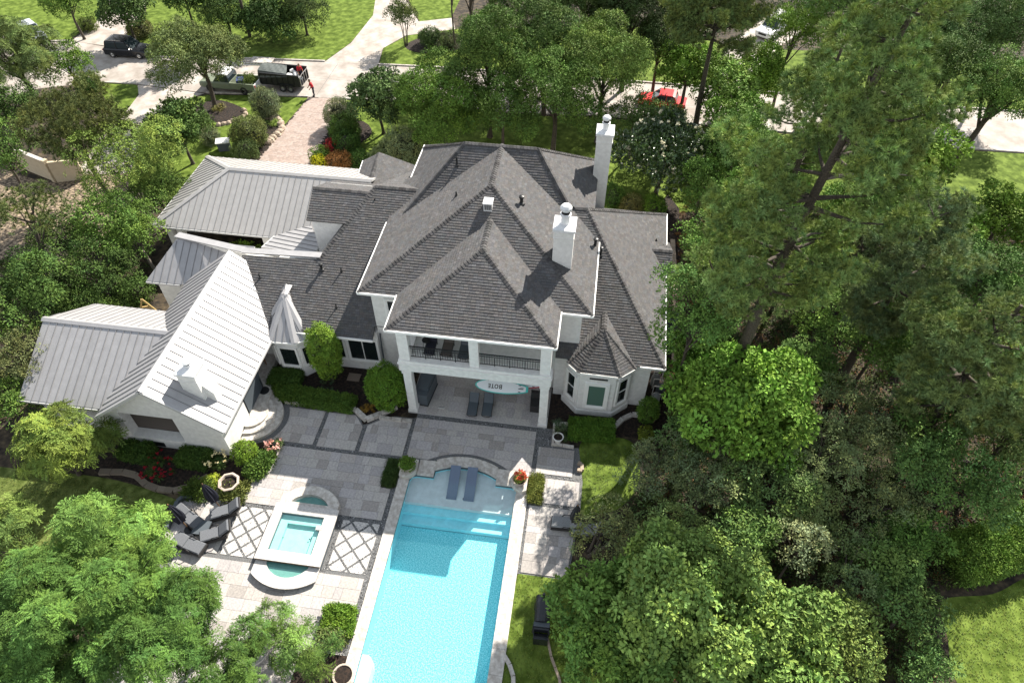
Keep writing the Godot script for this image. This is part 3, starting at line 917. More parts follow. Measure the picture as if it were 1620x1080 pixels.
func smooth_path(pts: Array, per := 5) -> PackedVector2Array:    # closed, rounded through the given points
	var out := PackedVector2Array()
	var n := pts.size()
	for i in n:
		var a: Vector2 = pts[(i - 1 + n) % n]
		var b: Vector2 = pts[i]
		var c: Vector2 = pts[(i + 1) % n]
		var d: Vector2 = pts[(i + 2) % n]
		for k in per:
			out.append(b.cubic_interpolate(c, a, d, float(k) / per))
	return out

func grounds() -> void:
	var mb := MB.new()
	var hole := Rect2(-8.9, -21.4, 7.1, 19.0)
	var xs := [-300.0, hole.position.x, hole.end.x, 300.0]
	var zs := [-420.0, hole.position.y, hole.end.y, 120.0]
	for i in 3:
		for j in 3:
			if i == 1 and j == 1: continue
			mb.face([Vector3(xs[i], 0, zs[j]), Vector3(xs[i + 1], 0, zs[j]), Vector3(xs[i + 1], 0, zs[j + 1]), Vector3(xs[i], 0, zs[j + 1])], Vector3.UP)
	setting(mb, "ground", M.ground)
	# lawns beside and behind the house
	sheet("lawn", smooth_path([Vector2(0.98, -23.43), Vector2(2.51, -24.1), Vector2(4.08, -23.88), Vector2(4.49, -21.43), Vector2(3.58, -19.69), Vector2(2.4, -19.05), Vector2(1.22, -19.12)]), 0.008, M.lawn)
	sheet("lawn", smooth_path([Vector2(-1.62, -14.99), Vector2(-0.3, -15.1), Vector2(1, -15.02), Vector2(4.19, -15.11), Vector2(4.54, -12.95), Vector2(3.17, -9.64), Vector2(-1.71, -8.95), Vector2(-1.77, -11.76)], 3), 0.008, M.lawn)
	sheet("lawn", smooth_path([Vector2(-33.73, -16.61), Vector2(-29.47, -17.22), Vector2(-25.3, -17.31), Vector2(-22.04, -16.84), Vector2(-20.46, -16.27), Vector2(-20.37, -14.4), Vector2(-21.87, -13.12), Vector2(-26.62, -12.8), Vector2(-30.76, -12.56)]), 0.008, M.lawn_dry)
	sheet("lawn", smooth_path([Vector2(27.1, -20.05), Vector2(24.04, -18.41), Vector2(22.16, -17.32), Vector2(19.61, -16.63), Vector2(19.33, -14.73), Vector2(19.19, -12.7), Vector2(21.11, -11.38), Vector2(25.78, -13.09)]), 0.008, M.lawn)
	# front lawns, this side of the street
	sheet("lawn", v2([Vector2(-39.36, -45.67), Vector2(-41.31, -51.55), Vector2(-41.33, -54.84), Vector2(-40.5, -58.38), Vector2(-38.85, -59.64), Vector2(-34.22, -60.21), Vector2(-28.66, -60.52), Vector2(-29.19, -54.68), Vector2(-29.56, -48.78), Vector2(-31.28, -43.62), Vector2(-37.99, -42.63)]), 0.008, M.lawn)
	sheet("lawn", v2([Vector2(-25.33, -60.64), Vector2(-18.96, -60.96), Vector2(-13.82, -60.49), Vector2(-6.4, -60.38), Vector2(-0.37, -60.92), Vector2(9.17, -60.82), Vector2(31.92, -60.1), Vector2(45.87, -60.49), Vector2(42.03, -51.31), Vector2(29.06, -50.26), Vector2(8.63, -47.28), Vector2(1.54, -45.4), Vector2(-12.31, -47.3), Vector2(-20.43, -46.11), Vector2(-24.01, -51.43), Vector2(-24.77, -57.07)]), 0.008, M.lawn)
	sheet("lawn", smooth_path([Vector2(-50.62, -60.26), Vector2(-48.47, -60.58), Vector2(-46.63, -60.45), Vector2(-45.59, -58.64), Vector2(-45, -55.01), Vector2(-47.38, -56.48)]), 0.008, M.lawn)
	# across the street
	sheet("lawn", v2([Vector2(-47.98, -66.62), Vector2(-37.36, -67.92), Vector2(-29.48, -68.51), Vector2(-28.12, -73.19), Vector2(-27.68, -80.61), Vector2(-30.01, -93.15), Vector2(-33.04, -99.71), Vector2(-62.94, -95.08), Vector2(-54.51, -77.27), Vector2(-53.64, -72.13), Vector2(-53.48, -68.57)]), 0.008, M.lawn)
	sheet("lawn", v2([Vector2(-78.45, -71.12), Vector2(-62.56, -68.48), Vector2(-59.29, -69.29), Vector2(-58.86, -73.74), Vector2(-59.94, -78.68), Vector2(-69.05, -94.13), Vector2(-93.4, -90.36)]), 0.008, M.lawn)
	sheet("lawn", v2([Vector2(-23.62, -68.65), Vector2(-15.49, -69), Vector2(5.01, -68.84), Vector2(11.39, -68.71), Vector2(12, -73.55), Vector2(13.37, -78.97), Vector2(2.79, -82.39), Vector2(-17.32, -78.3), Vector2(-22.3, -75.87), Vector2(-24.21, -72.35)]), 0.008, M.lawn)
	sheet("lawn", v2([Vector2(14.65, -68.53), Vector2(32.19, -68.19), Vector2(46.84, -68.29), Vector2(51.51, -80.07), Vector2(30.37, -79.17), Vector2(19.16, -78.57)]), 0.008, M.lawn)
	sheet("lawn", v2([Vector2(-26.86, -100.67), Vector2(-24.14, -89.74), Vector2(-24.61, -85.62), Vector2(-21.81, -79.71), Vector2(-18.37, -81.3), Vector2(-18.43, -101.97)]), 0.008, M.lawn)
	# pale leaf litter and dirt on the neighbouring plot to the left
	sheet("dirt_path", smooth_path([Vector2(-52.75, -44.19), Vector2(-46.54, -43.67), Vector2(-42.85, -44.21), Vector2(-39.6, -46.12), Vector2(-37.45, -45), Vector2(-36.22, -39.88), Vector2(-36.64, -35.5), Vector2(-37.63, -32.15), Vector2(-42.83, -30.38)]), 0.006, mat("dirt", 0.42, 0.37, 0.3, 0.95, 0.0, M.ground.albedo_texture, 0.35))
	# planting beds
	for b in [
		smooth_path([Vector2(-1.45, -28.05), Vector2(6.43, -31.36), Vector2(6.61, -24.78), Vector2(3.44, -24.33), Vector2(0.58, -23.74), Vector2(-0.71, -24.2)], 3),
		smooth_path([Vector2(-19.02, -26.06), Vector2(-14.04, -27.59), Vector2(-10.47, -26.76), Vector2(-9.67, -24.34), Vector2(-11.24, -23.54), Vector2(-12.09, -22.95), Vector2(-12.85, -23.65), Vector2(-17.18, -23.96)], 3),
		smooth_path([Vector2(-27.57, -19.9), Vector2(-24.02, -19.95), Vector2(-18.92, -19.88), Vector2(-17.41, -20.9), Vector2(-16.62, -20.47), Vector2(-16.32, -19.39), Vector2(-17.02, -18.7), Vector2(-17.05, -17.23), Vector2(-18.99, -17.03), Vector2(-22.58, -17.17), Vector2(-26.28, -17.67)], 3),
		smooth_path([Vector2(-39.12, -56.85), Vector2(-37.56, -58.82), Vector2(-34.73, -57.99), Vector2(-33.67, -56.69), Vector2(-34.39, -54.82), Vector2(-36.51, -55.09)], 4),
		smooth_path([Vector2(-30.75, -49.41), Vector2(-31.18, -53.05), Vector2(-31.23, -55.64), Vector2(-31.01, -57.33), Vector2(-29.75, -56.33), Vector2(-29.4, -54.42), Vector2(-29.23, -50.14), Vector2(-29.62, -48.37)], 3),
		smooth_path([Vector2(-25.2, -52.84), Vector2(-24.4, -56.89), Vector2(-21.97, -57.01), Vector2(-20.58, -54.95), Vector2(-21.48, -52.33), Vector2(-21.12, -49.62), Vector2(-23.96, -49.2)], 3),
		smooth_path([Vector2(-21.97, -73.64), Vector2(-19.26, -76.99), Vector2(-16.44, -76.75), Vector2(-15.7, -73.63), Vector2(-18.19, -72.02), Vector2(-20.63, -71.96)], 4),
		smooth_path([Vector2(5.57, -47.26), Vector2(7.36, -47.52), Vector2(6.96, -31.44), Vector2(6.01, -31.31)], 2)]:
		sheet("planting_bed", b, 0.014, M.mulch)

func street() -> void:
	sheet("road", v2([Vector2(-81.65, -73.14), Vector2(-62.37, -68.18), Vector2(-59.11, -69), Vector2(-53.29, -67.97), Vector2(-48.18, -66.59), Vector2(-37.31, -67.78), Vector2(-29.44, -68.36), Vector2(-21.53, -68.53), Vector2(-15.47, -68.86), Vector2(5.01, -68.7), Vector2(32.15, -68.06), Vector2(49.12, -68.27), Vector2(45.92, -60.6), Vector2(32.01, -60.43), Vector2(9.18, -61.17), Vector2(-0.4, -61.39), Vector2(-6.44, -60.74), Vector2(-13.89, -60.84), Vector2(-19.05, -61.32), Vector2(-25.47, -60.87), Vector2(-28.74, -60.76), Vector2(-34.32, -60.45), Vector2(-39.02, -60.01), Vector2(-46.7, -60.71), Vector2(-51.14, -60.45), Vector2(-56.04, -58.38), Vector2(-64.12, -51)]), 0.004, M.road)
	sheet("driveway", v2([Vector2(-58.88, -68.87), Vector2(-54.08, -68.32), Vector2(-53.88, -72.43), Vector2(-55.1, -78.1), Vector2(-63.28, -95.02), Vector2(-69.22, -94.1), Vector2(-59.94, -78.68), Vector2(-58.77, -73.58)]), 0.012, M.concrete)
	sheet("driveway", v2([Vector2(-29.48, -68.28), Vector2(-23.72, -68.49), Vector2(-24.21, -72.35), Vector2(-22.51, -75.83), Vector2(-17.32, -78.3), Vector2(-18.22, -81.33), Vector2(-21.95, -79.69), Vector2(-24.92, -85.57), Vector2(-27.03, -100.64), Vector2(-31.84, -99.89), Vector2(-27.68, -80.61), Vector2(-28.08, -73.04)]), 0.012, M.concrete)
	sheet("driveway", v2([Vector2(11.52, -68.73), Vector2(14.65, -68.53), Vector2(16.57, -74.53), Vector2(19.35, -79.55), Vector2(24.1, -86.5), Vector2(24.97, -92.21), Vector2(18.3, -86.51), Vector2(13.51, -78.99), Vector2(12.12, -73.43)]), 0.012, M.concrete)
	sheet("driveway", v2([Vector2(-46.63, -60.58), Vector2(-39.15, -59.86), Vector2(-40.62, -58.36), Vector2(-41.45, -54.83), Vector2(-41.48, -51.52), Vector2(-39.36, -45.67), Vector2(-43.9, -45), Vector2(-45.03, -51), Vector2(-45, -55.01), Vector2(-45.47, -58.66)]), 0.012, M.concrete)
	var dv := sheet("brick_driveway", v2([Vector2(-28.52, -60.61), Vector2(-25.43, -60.75), Vector2(-24.79, -56.95), Vector2(-24.77, -52.8), Vector2(-23.62, -45.64), Vector2(-29.48, -44.78)]), 0.014, M.drive)
	# brick courses of the driveway, joined
	var mb := MB.new()
	var area := v2([Vector2(-28.52, -60.61), Vector2(-25.43, -60.75), Vector2(-24.79, -56.95), Vector2(-24.77, -52.8), Vector2(-23.62, -45.64), Vector2(-29.48, -44.78)])
	var r := bounds(area)
	var y := r.position.y
	while y < r.end.y:
		var x := r.position.x - rng.randf() * 0.4
		while x < r.end.x:
			if Geometry2D.is_point_in_polygon(Vector2(x + 0.2, y + 0.1), area):
				var t := rng.randf_range(0.75, 1.15)
				mb.quad(Vector3(x + 0.01, 0.022, y + 0.01), Vector3(x + 0.01, 0.022, y + 0.19), Vector3(x + 0.39, 0.022, y + 0.19), Vector3(x + 0.39, 0.022, y + 0.01), Color(t * 1.05, t, t * 0.97))
			x += 0.4
		y += 0.2
	put(mb, "bricks", M.drive, dv, "stuff")
	# kerbs
	for k in [
		[Vector2(-39.02, -60.01), Vector2(-34.32, -60.45), Vector2(-28.74, -60.76)], [Vector2(-25.47, -60.87), Vector2(-19.05, -61.32), Vector2(-13.89, -60.84), Vector2(-6.44, -60.74), Vector2(-0.4, -61.39), Vector2(9.18, -61.17), Vector2(32.01, -60.43), Vector2(45.92, -60.6)],
		[Vector2(-48.18, -66.59), Vector2(-37.31, -67.78), Vector2(-29.5, -68.35)], [Vector2(-23.72, -68.49), Vector2(-15.47, -68.86), Vector2(5.01, -68.7), Vector2(11.52, -68.73)], [Vector2(14.65, -68.53), Vector2(32.15, -68.06), Vector2(49.12, -68.27)], [Vector2(-51.14, -60.45), Vector2(-46.7, -60.71)], [Vector2(-81.65, -73.14), Vector2(-62.37, -68.18), Vector2(-58.88, -68.87)]]:
		for i in k.size() - 1:
			var kb := MB.new()
			var a: Vector2 = k[i]
			var b: Vector2 = k[i + 1]
			kb.beam(Vector3(a.x, 0.055, a.y), Vector3(b.x, 0.055, b.y), 0.18, 0.13)
			setting(kb, "kerb", M.kerb)
	# expansion joints across the concrete street
	var jn := MB.new()
	for x in [-46.0, -40.0, -34.0, -28.0, -22.0, -16.0, -10.0, -4.0, 2.0, 8.0, 14.0, 20.0, 26.0, 32.0]:
		jn.bx(x - 0.02, 0.0045, -68.1, x + 0.02, 0.0065, -61.3)
	jn.bx(-48.0, 0.0045, -64.62, 36.0, 0.0062, -64.58)
	setting(jn, "road_joints", M.gravel)
	# storm drain
	var dr := thing("storm_drain", "concrete storm drain inlet at the far kerb above the trailer", "drain", Vector3(-36.11, 0, -67.07))
	var db := MB.new()
	db.bx(-1.2, 0.1, -0.9, 1.2, 0.2, 0.35)
	put(db, "lid", M.kerb, dr)
	var dm := MB.new()
	dm.bx(-1.1, 0.0, 0.2, 1.1, 0.098, 0.36)
	put(dm, "mouth", M.black_metal, dr)

# ---------------------------------------------------------------- paving
var paver_cache := {}

func pave(parent: Node, poly: PackedVector2Array, y: float, size: float, m: Material, thick := 0.028, gap := 0.006) -> void:
	var r := bounds(poly)
	var z := r.position.y
	while z < r.end.y - 0.03:
		var d: float = size if rng.randf() < 0.75 else size * 0.62
		if r.end.y - (z + d) < size * 0.4: d = r.end.y - z
		var x: float = r.position.x - rng.randf() * size
		while x < r.end.x:
			var w: float = size * [0.66, 1.0, 1.0, 1.5, 1.5][rng.randi() % 5]
			var q := v2([Vector2(x + gap, z + gap), Vector2(x + w - gap, z + gap), Vector2(x + w - gap, z + d - gap), Vector2(x + gap, z + d - gap)])
			var tone := rng.randi() % 7
			var t: float = [0.74, 0.84, 0.9, 0.96, 1.0, 1.03, 1.08][tone]
			var col := Color(t * (1.0 if tone % 2 else 1.02), t, t * (1.03 if tone % 2 else 0.98))
			var lift := y + thick + rng.randf_range(-0.002, 0.002)
			for p in Geometry2D.intersect_polygons(q, poly):
				if Geometry2D.is_polygon_clockwise(p) and p.size() < 3: continue
				var whole := p.size() == 4 and bounds(p).size.is_equal_approx(bounds(q).size)
				var c := bounds(p).get_center()
				var key := "%.2f/%.2f/%d/%s" % [w, d, tone, m.resource_name]
				var me: Mesh
				if whole and paver_cache.has(key):
					me = paver_cache[key]
				else:
					var mb := MB.new()
					var loc := PackedVector2Array()
					for k in p: loc.append(k - c)
					mb.prism(loc, -thick, 0.0, col)
					me = mb.mesh()
					if whole: paver_cache[key] = me
				var o := put_mesh(me, "paver", m, parent)
				o.position = Vector3(c.x, lift, c.y)
			x += w
		z += d

func patio() -> void:
	# dark pebble strips under and between the slabs
	var pool_top := disc(Vector2(-5.36, -17.5), 4.02, 48)
	for rect in [
		v2([Vector2(-17.35, -23.8), Vector2(-12.62, -23.8), Vector2(-11.9, -23.05), Vector2(-10.9, -23.85), Vector2(-9.02, -23.85), Vector2(-9.02, -16.85), Vector2(-17.2, -16.85), Vector2(-17.2, -20.9), Vector2(-17.6, -20.9), Vector2(-18.6, -20.5)]),
		v2([Vector2(-20.75, -16.85), Vector2(-9.02, -16.85), Vector2(-9.02, -4.0), Vector2(-19.6, -4.0), Vector2(-20.75, -14.3)]),
		v2([Vector2(-1.66, -24.25), Vector2(-0.55, -24.25), Vector2(-0.55, -23.1), Vector2(0.92, -23.1), Vector2(1.3, -20.9), Vector2(1.3, -19.0), Vector2(0.95, -15.05), Vector2(-1.66, -15.05)])]:
		sheet("gravel_strip", rect, 0.012, M.gravel)
	for p in Geometry2D.clip_polygons(v2([Vector2(-9.02, -24.24), Vector2(-1.66, -24.24), Vector2(-1.66, -20.3), Vector2(-9.02, -20.3)]), pool_top):
		sheet("gravel_strip", p, 0.012, M.gravel)
	# pebbles one can see, nearest strips
	var stones := []
	for s in [[-9.3, -9.04, -21.0, -13.9], [-9.3, -9.04, -13.8, -8.9], [-1.64, -1.5, -19.0, -15.1], [-9.2, -9.02, -23.9, -21.1], [-1.64, -1.42, -24.2, -21.0], [-1.4, -0.56, -24.2, -22.9], [-12.0, -11.82, -22.7, -21.1], [-14.58, -14.4, -23.6, -21.1], [-17.2, -9.1, -21.05, -20.83], [-9.0, -1.7, -24.2, -23.92], [-11.4, -9.3, -16.92, -16.75], [-17.15, -15.3, -16.95, -16.75], [-15.4, -15.12, -16.9, -13.9], [-17.12, -15.34, -16.72, -13.92], [-11.36, -9.34, -16.7, -13.88], [-11.6, -11.4, -17.6, -13.0], [-0.9, 1.2, -21.05, -20.82], [-1.5, 1.2, -19.2, -19.0]]:
		for i in int((s[1] - s[0]) * (s[3] - s[2]) * 230):
			stones.append(Vector2(rng.randf_range(s[0], s[1]), rng.randf_range(s[2], s[3])))
	pebble_stuff(stones)
	# slabs
	var pads := []
	var p1 := v2([Vector2(-17.2, -23.59), Vector2(-14.61, -23.59), Vector2(-14.63, -21.13), Vector2(-18.2, -21.13)])
	var steps := disc(Vector2(-18.8, -22.55), 2.14, 48)
	for p in Geometry2D.clip_polygons(p1, steps): pads.append(p)
	pads.append(v2([Vector2(-14.38, -23.55), Vector2(-12.7, -23.55), Vector2(-12.06, -22.78), Vector2(-12.06, -21.07), Vector2(-14.37, -21.07)]))
	pads.append(v2([Vector2(-11.8, -22.92), Vector2(-10.86, -23.63), Vector2(-9.22, -23.6), Vector2(-9.22, -21.07), Vector2(-11.79, -21.07)]))
	for p in Geometry2D.clip_polygons(v2([Vector2(-9.0, -23.9), Vector2(-1.68, -23.9), Vector2(-1.68, -20.75), Vector2(-8.95, -21.1)]), disc(Vector2(-5.36, -17.5), 4.26, 64)): pads.append(p)
	var big := v2([Vector2(-16.35, -20.82), Vector2(-9.95, -20.78), Vector2(-9.88, -18.92), Vector2(-9.32, -18.9), Vector2(-9.32, -16.95), Vector2(-17.05, -16.97), Vector2(-17.03, -18.78), Vector2(-16.3, -19.1)])
	pads.append(big)
	pads.append(v2([Vector2(-1.41, -22.88), Vector2(0.68, -22.88), Vector2(0.68, -21.07), Vector2(-1.41, -21.07)]))
	for i in pads.size():
		pad(pads[i], M.paver, 0.61)
	pad(v2([Vector2(-0.84, -20.8), Vector2(1.13, -20.8), Vector2(1.13, -19.22), Vector2(-0.84, -19.22)]), M.paver, 0.61)
	pad(v2([Vector2(-1.5, -18.99), Vector2(1.19, -18.99), Vector2(0.86, -15.12), Vector2(-1.5, -15.12)]), M.paver, 0.61)
	pad(v2([Vector2(-20.5, -16.7), Vector2(-20.0, -16.95), Vector2(-17.32, -16.95), Vector2(-17.32, -13.9), Vector2(-19.9, -13.9), Vector2(-20.5, -14.5)]), M.paver, 0.61)
	pad(v2([Vector2(-19.4, -13.66), Vector2(-9.32, -13.66), Vector2(-9.32, -4.2), Vector2(-19.0, -4.2)]), M.paver, 0.61)
	# two lattices of pale diamonds
	for f in [[-17.14, -15.32, -16.74, -13.9], [-11.38, -9.32, -16.72, -13.86]]:
		var lat := sheet("lattice_paving", v2([Vector2(f[0], f[2]), Vector2(f[1], f[2]), Vector2(f[1], f[3]), Vector2(f[0], f[3])]), 0.019, M.gravel)
		var clip := v2([Vector2(f[0] + 0.02, f[2] + 0.02), Vector2(f[1] - 0.02, f[2] + 0.02), Vector2(f[1] - 0.02, f[3] - 0.02), Vector2(f[0] + 0.02, f[3] - 0.02)])
		var pitch: float = (f[1] - f[0]) / 2.0
		for i in range(-1, 6):
			for j in range(-1, 8):
				var c := Vector2(f[0] + pitch * i * 0.5, f[2] + pitch * j * 0.5 + 0.1)
				if (i + j) % 2 != 0: continue
				var h := pitch * 0.5 - 0.08
				for p in Geometry2D.intersect_polygons(v2([c + Vector2(h, 0), c + Vector2(0, h), c + Vector2(-h, 0), c + Vector2(0, -h)]), clip):
					var mb := MB.new()
					mb.prism(p, 0.0, 0.032, gray(rng.randf_range(0.9, 1.05)))
					put(mb, "paver", M.paver_white, lat)
	# planting squares beside the pool corners
	for q in [[-9.92, -20.68, -9.12, -18.96], [-1.62, -20.8, -0.92, -19.12], [-11.3, -9.9, -9.05, -7.2]]:
		sheet("planting_bed", v2([Vector2(q[0], q[1]), Vector2(q[2], q[1]), Vector2(q[2], q[3]), Vector2(q[0], q[3])]), 0.05, M.mulch)
	# pale edging of the raised bed and the shrub beds
	edging([Vector2(-17.3, -23.94), Vector2(-16.15, -23.91), Vector2(-14.53, -23.89), Vector2(-12.8, -23.87), Vector2(-11.95, -23.25), Vector2(-11.19, -23.79), Vector2(-10.38, -24.49)], 0.3, 0.28, M.coping, "bed_wall")
	edging([Vector2(-11.24, -23.54), Vector2(-10.45, -23.53), Vector2(-9.2, -23.55)], 0.22, 0.2, M.coping, "bed_wall")
	edging([Vector2(-0.63, -23.02), Vector2(-0.67, -24.58), Vector2(0.2, -24.7)], 0.14, 0.22, M.coping, "bed_wall")
	edging([Vector2(-0.71, -23.1), Vector2(-0.04, -23.11), Vector2(0.63, -23.07)], 0.14, 0.2, M.coping, "bed_wall")
	edging([Vector2(2.93, -24.9), Vector2(3.4, -25.54), Vector2(3.97, -25.96), Vector2(4.43, -25.97)], 0.3, 0.18, M.coping, "bed_wall")
	edging([Vector2(0.93, -22.02), Vector2(1.16, -21.96), Vector2(1.22, -21.55), Vector2(0.93, -21.55)], 0.2, 0.22, M.rock, "bed_wall")
	edging([Vector2(-25.93, -17.6), Vector2(-24.61, -17.78), Vector2(-23.8, -17.69), Vector2(-22.9, -17.2), Vector2(-22.13, -17.03), Vector2(-21.21, -17.04), Vector2(-20.45, -17.39), Vector2(-19.7, -18.19)], 0.35, 0.2, M.rock_dark, "bed_wall")
	edging([Vector2(6.73, -43.33), Vector2(6.8, -39.63), Vector2(6.77, -36.24), Vector2(6.75, -33.15), Vector2(6.58, -30.55)], 0.35, 0.12, M.rock, "bed_wall")
	edging([Vector2(-17.09, -17.14), Vector2(-17.05, -18.49), Vector2(-16.33, -19.13), Vector2(-16.35, -20.78)], 0.16, 0.1, M.coping, "bed_wall")
	edging([Vector2(-1.71, -10.94), Vector2(-1.42, -10.59), Vector2(-1.18, -10.11), Vector2(-1.06, -9.31)], 0.2, 0.14, M.coping, "bed_wall")
	edging([Vector2(0.21, -12.04), Vector2(0.48, -11.2), Vector2(0.95, -10.28), Vector2(1.18, -9.36)], 0.12, 0.14, M.rock, "bed_wall")
	edging([Vector2(-20.59, -16.37), Vector2(-20.41, -16.69), Vector2(-19.94, -16.78)], 0.2, 0.35, M.slate, "bed_wall")
	edging([Vector2(-20.59, -16.37), Vector2(-20.44, -14.83)], 0.2, 0.35, M.slate, "bed_wall")

func pad(poly: PackedVector2Array, m: Material, size: float) -> void:
	var base := sheet("patio", poly, 0.018, M.trim_gray)
	pave(base, poly, 0.02, size, m)

func pebble_stuff(at: Array) -> void:
	var mb := MB.new()
	mb.lathe(Vector3.ZERO, [Vector2(0.036, -0.01), Vector2(0.03, 0.014), Vector2(0, 0.022)], 6)
	var mm := MultiMesh.new()
	mm.transform_format = MultiMesh.TRANSFORM_3D
	mm.use_colors = true
	mm.mesh = mb.mesh()
	mm.instance_count = at.size()
	for i in at.size():
		var s := rng.randf_range(0.5, 1.2)
		mm.set_instance_transform(i, Transform3D(Basis(Vector3.UP, rng.randf() * TAU) * Basis.from_scale(Vector3(s, s, s * rng.randf_range(0.6, 1.0))), Vector3(at[i].x, 0.014, at[i].y)))
		var t := rng.randf_range(0.15, 1.5) * (1.0 if rng.randf() < 0.75 else 2.0)
		mm.set_instance_color(i, Color(t, t, t * 1.02))
	var o := MultiMeshInstance3D.new()
	o.multimesh = mm
	o.material_override = M.gravel
	o.name = numbered("pebbles")
	add_child(o)
	o.set_meta("kind", "stuff")
	tag(o, "loose dark grey and white pebbles filling the strips between the patio slabs", "pebbles")

func edging(path: Array, w: float, h: float, m: Material, called: String) -> void:
	var root: Node3D = null
	for i in path.size() - 1:
		var a: Vector2 = path[i]
		var b: Vector2 = path[i + 1]
		var n := maxi(1, int(a.distance_to(b) / 0.45))
		for k in n:
			var p := a.lerp(b, (k + 0.02) / n)
			var q := a.lerp(b, (k + 0.98) / n)
			var mb := MB.new()
			var hh := h * rng.randf_range(0.92, 1.05)
			mb.beam(Vector3(p.x, hh * 0.5, p.y), Vector3(q.x, hh * 0.5, q.y), w * rng.randf_range(0.94, 1.04), hh, gray(rng.randf_range(0.8, 1.08)))
			if root == null:
				root = put(mb, called, m, null, "structure")
			else:
				put(mb, "stone", m, root)

# ---------------------------------------------------------------- pool and spa
func arc(c: Vector2, r: float, from_x: float, to_x: float, up: float, n := 20) -> PackedVector2Array:   # points on a circle between two x, on the side of smaller (up = -1) or larger z
	var out := PackedVector2Array()
	for i in n + 1:
		var x := lerpf(from_x, to_x, float(i) / n)
		out.append(Vector2(x, c.y + up * sqrt(maxf(0.0, r * r - (x - c.x) * (x - c.x)))))
	return out

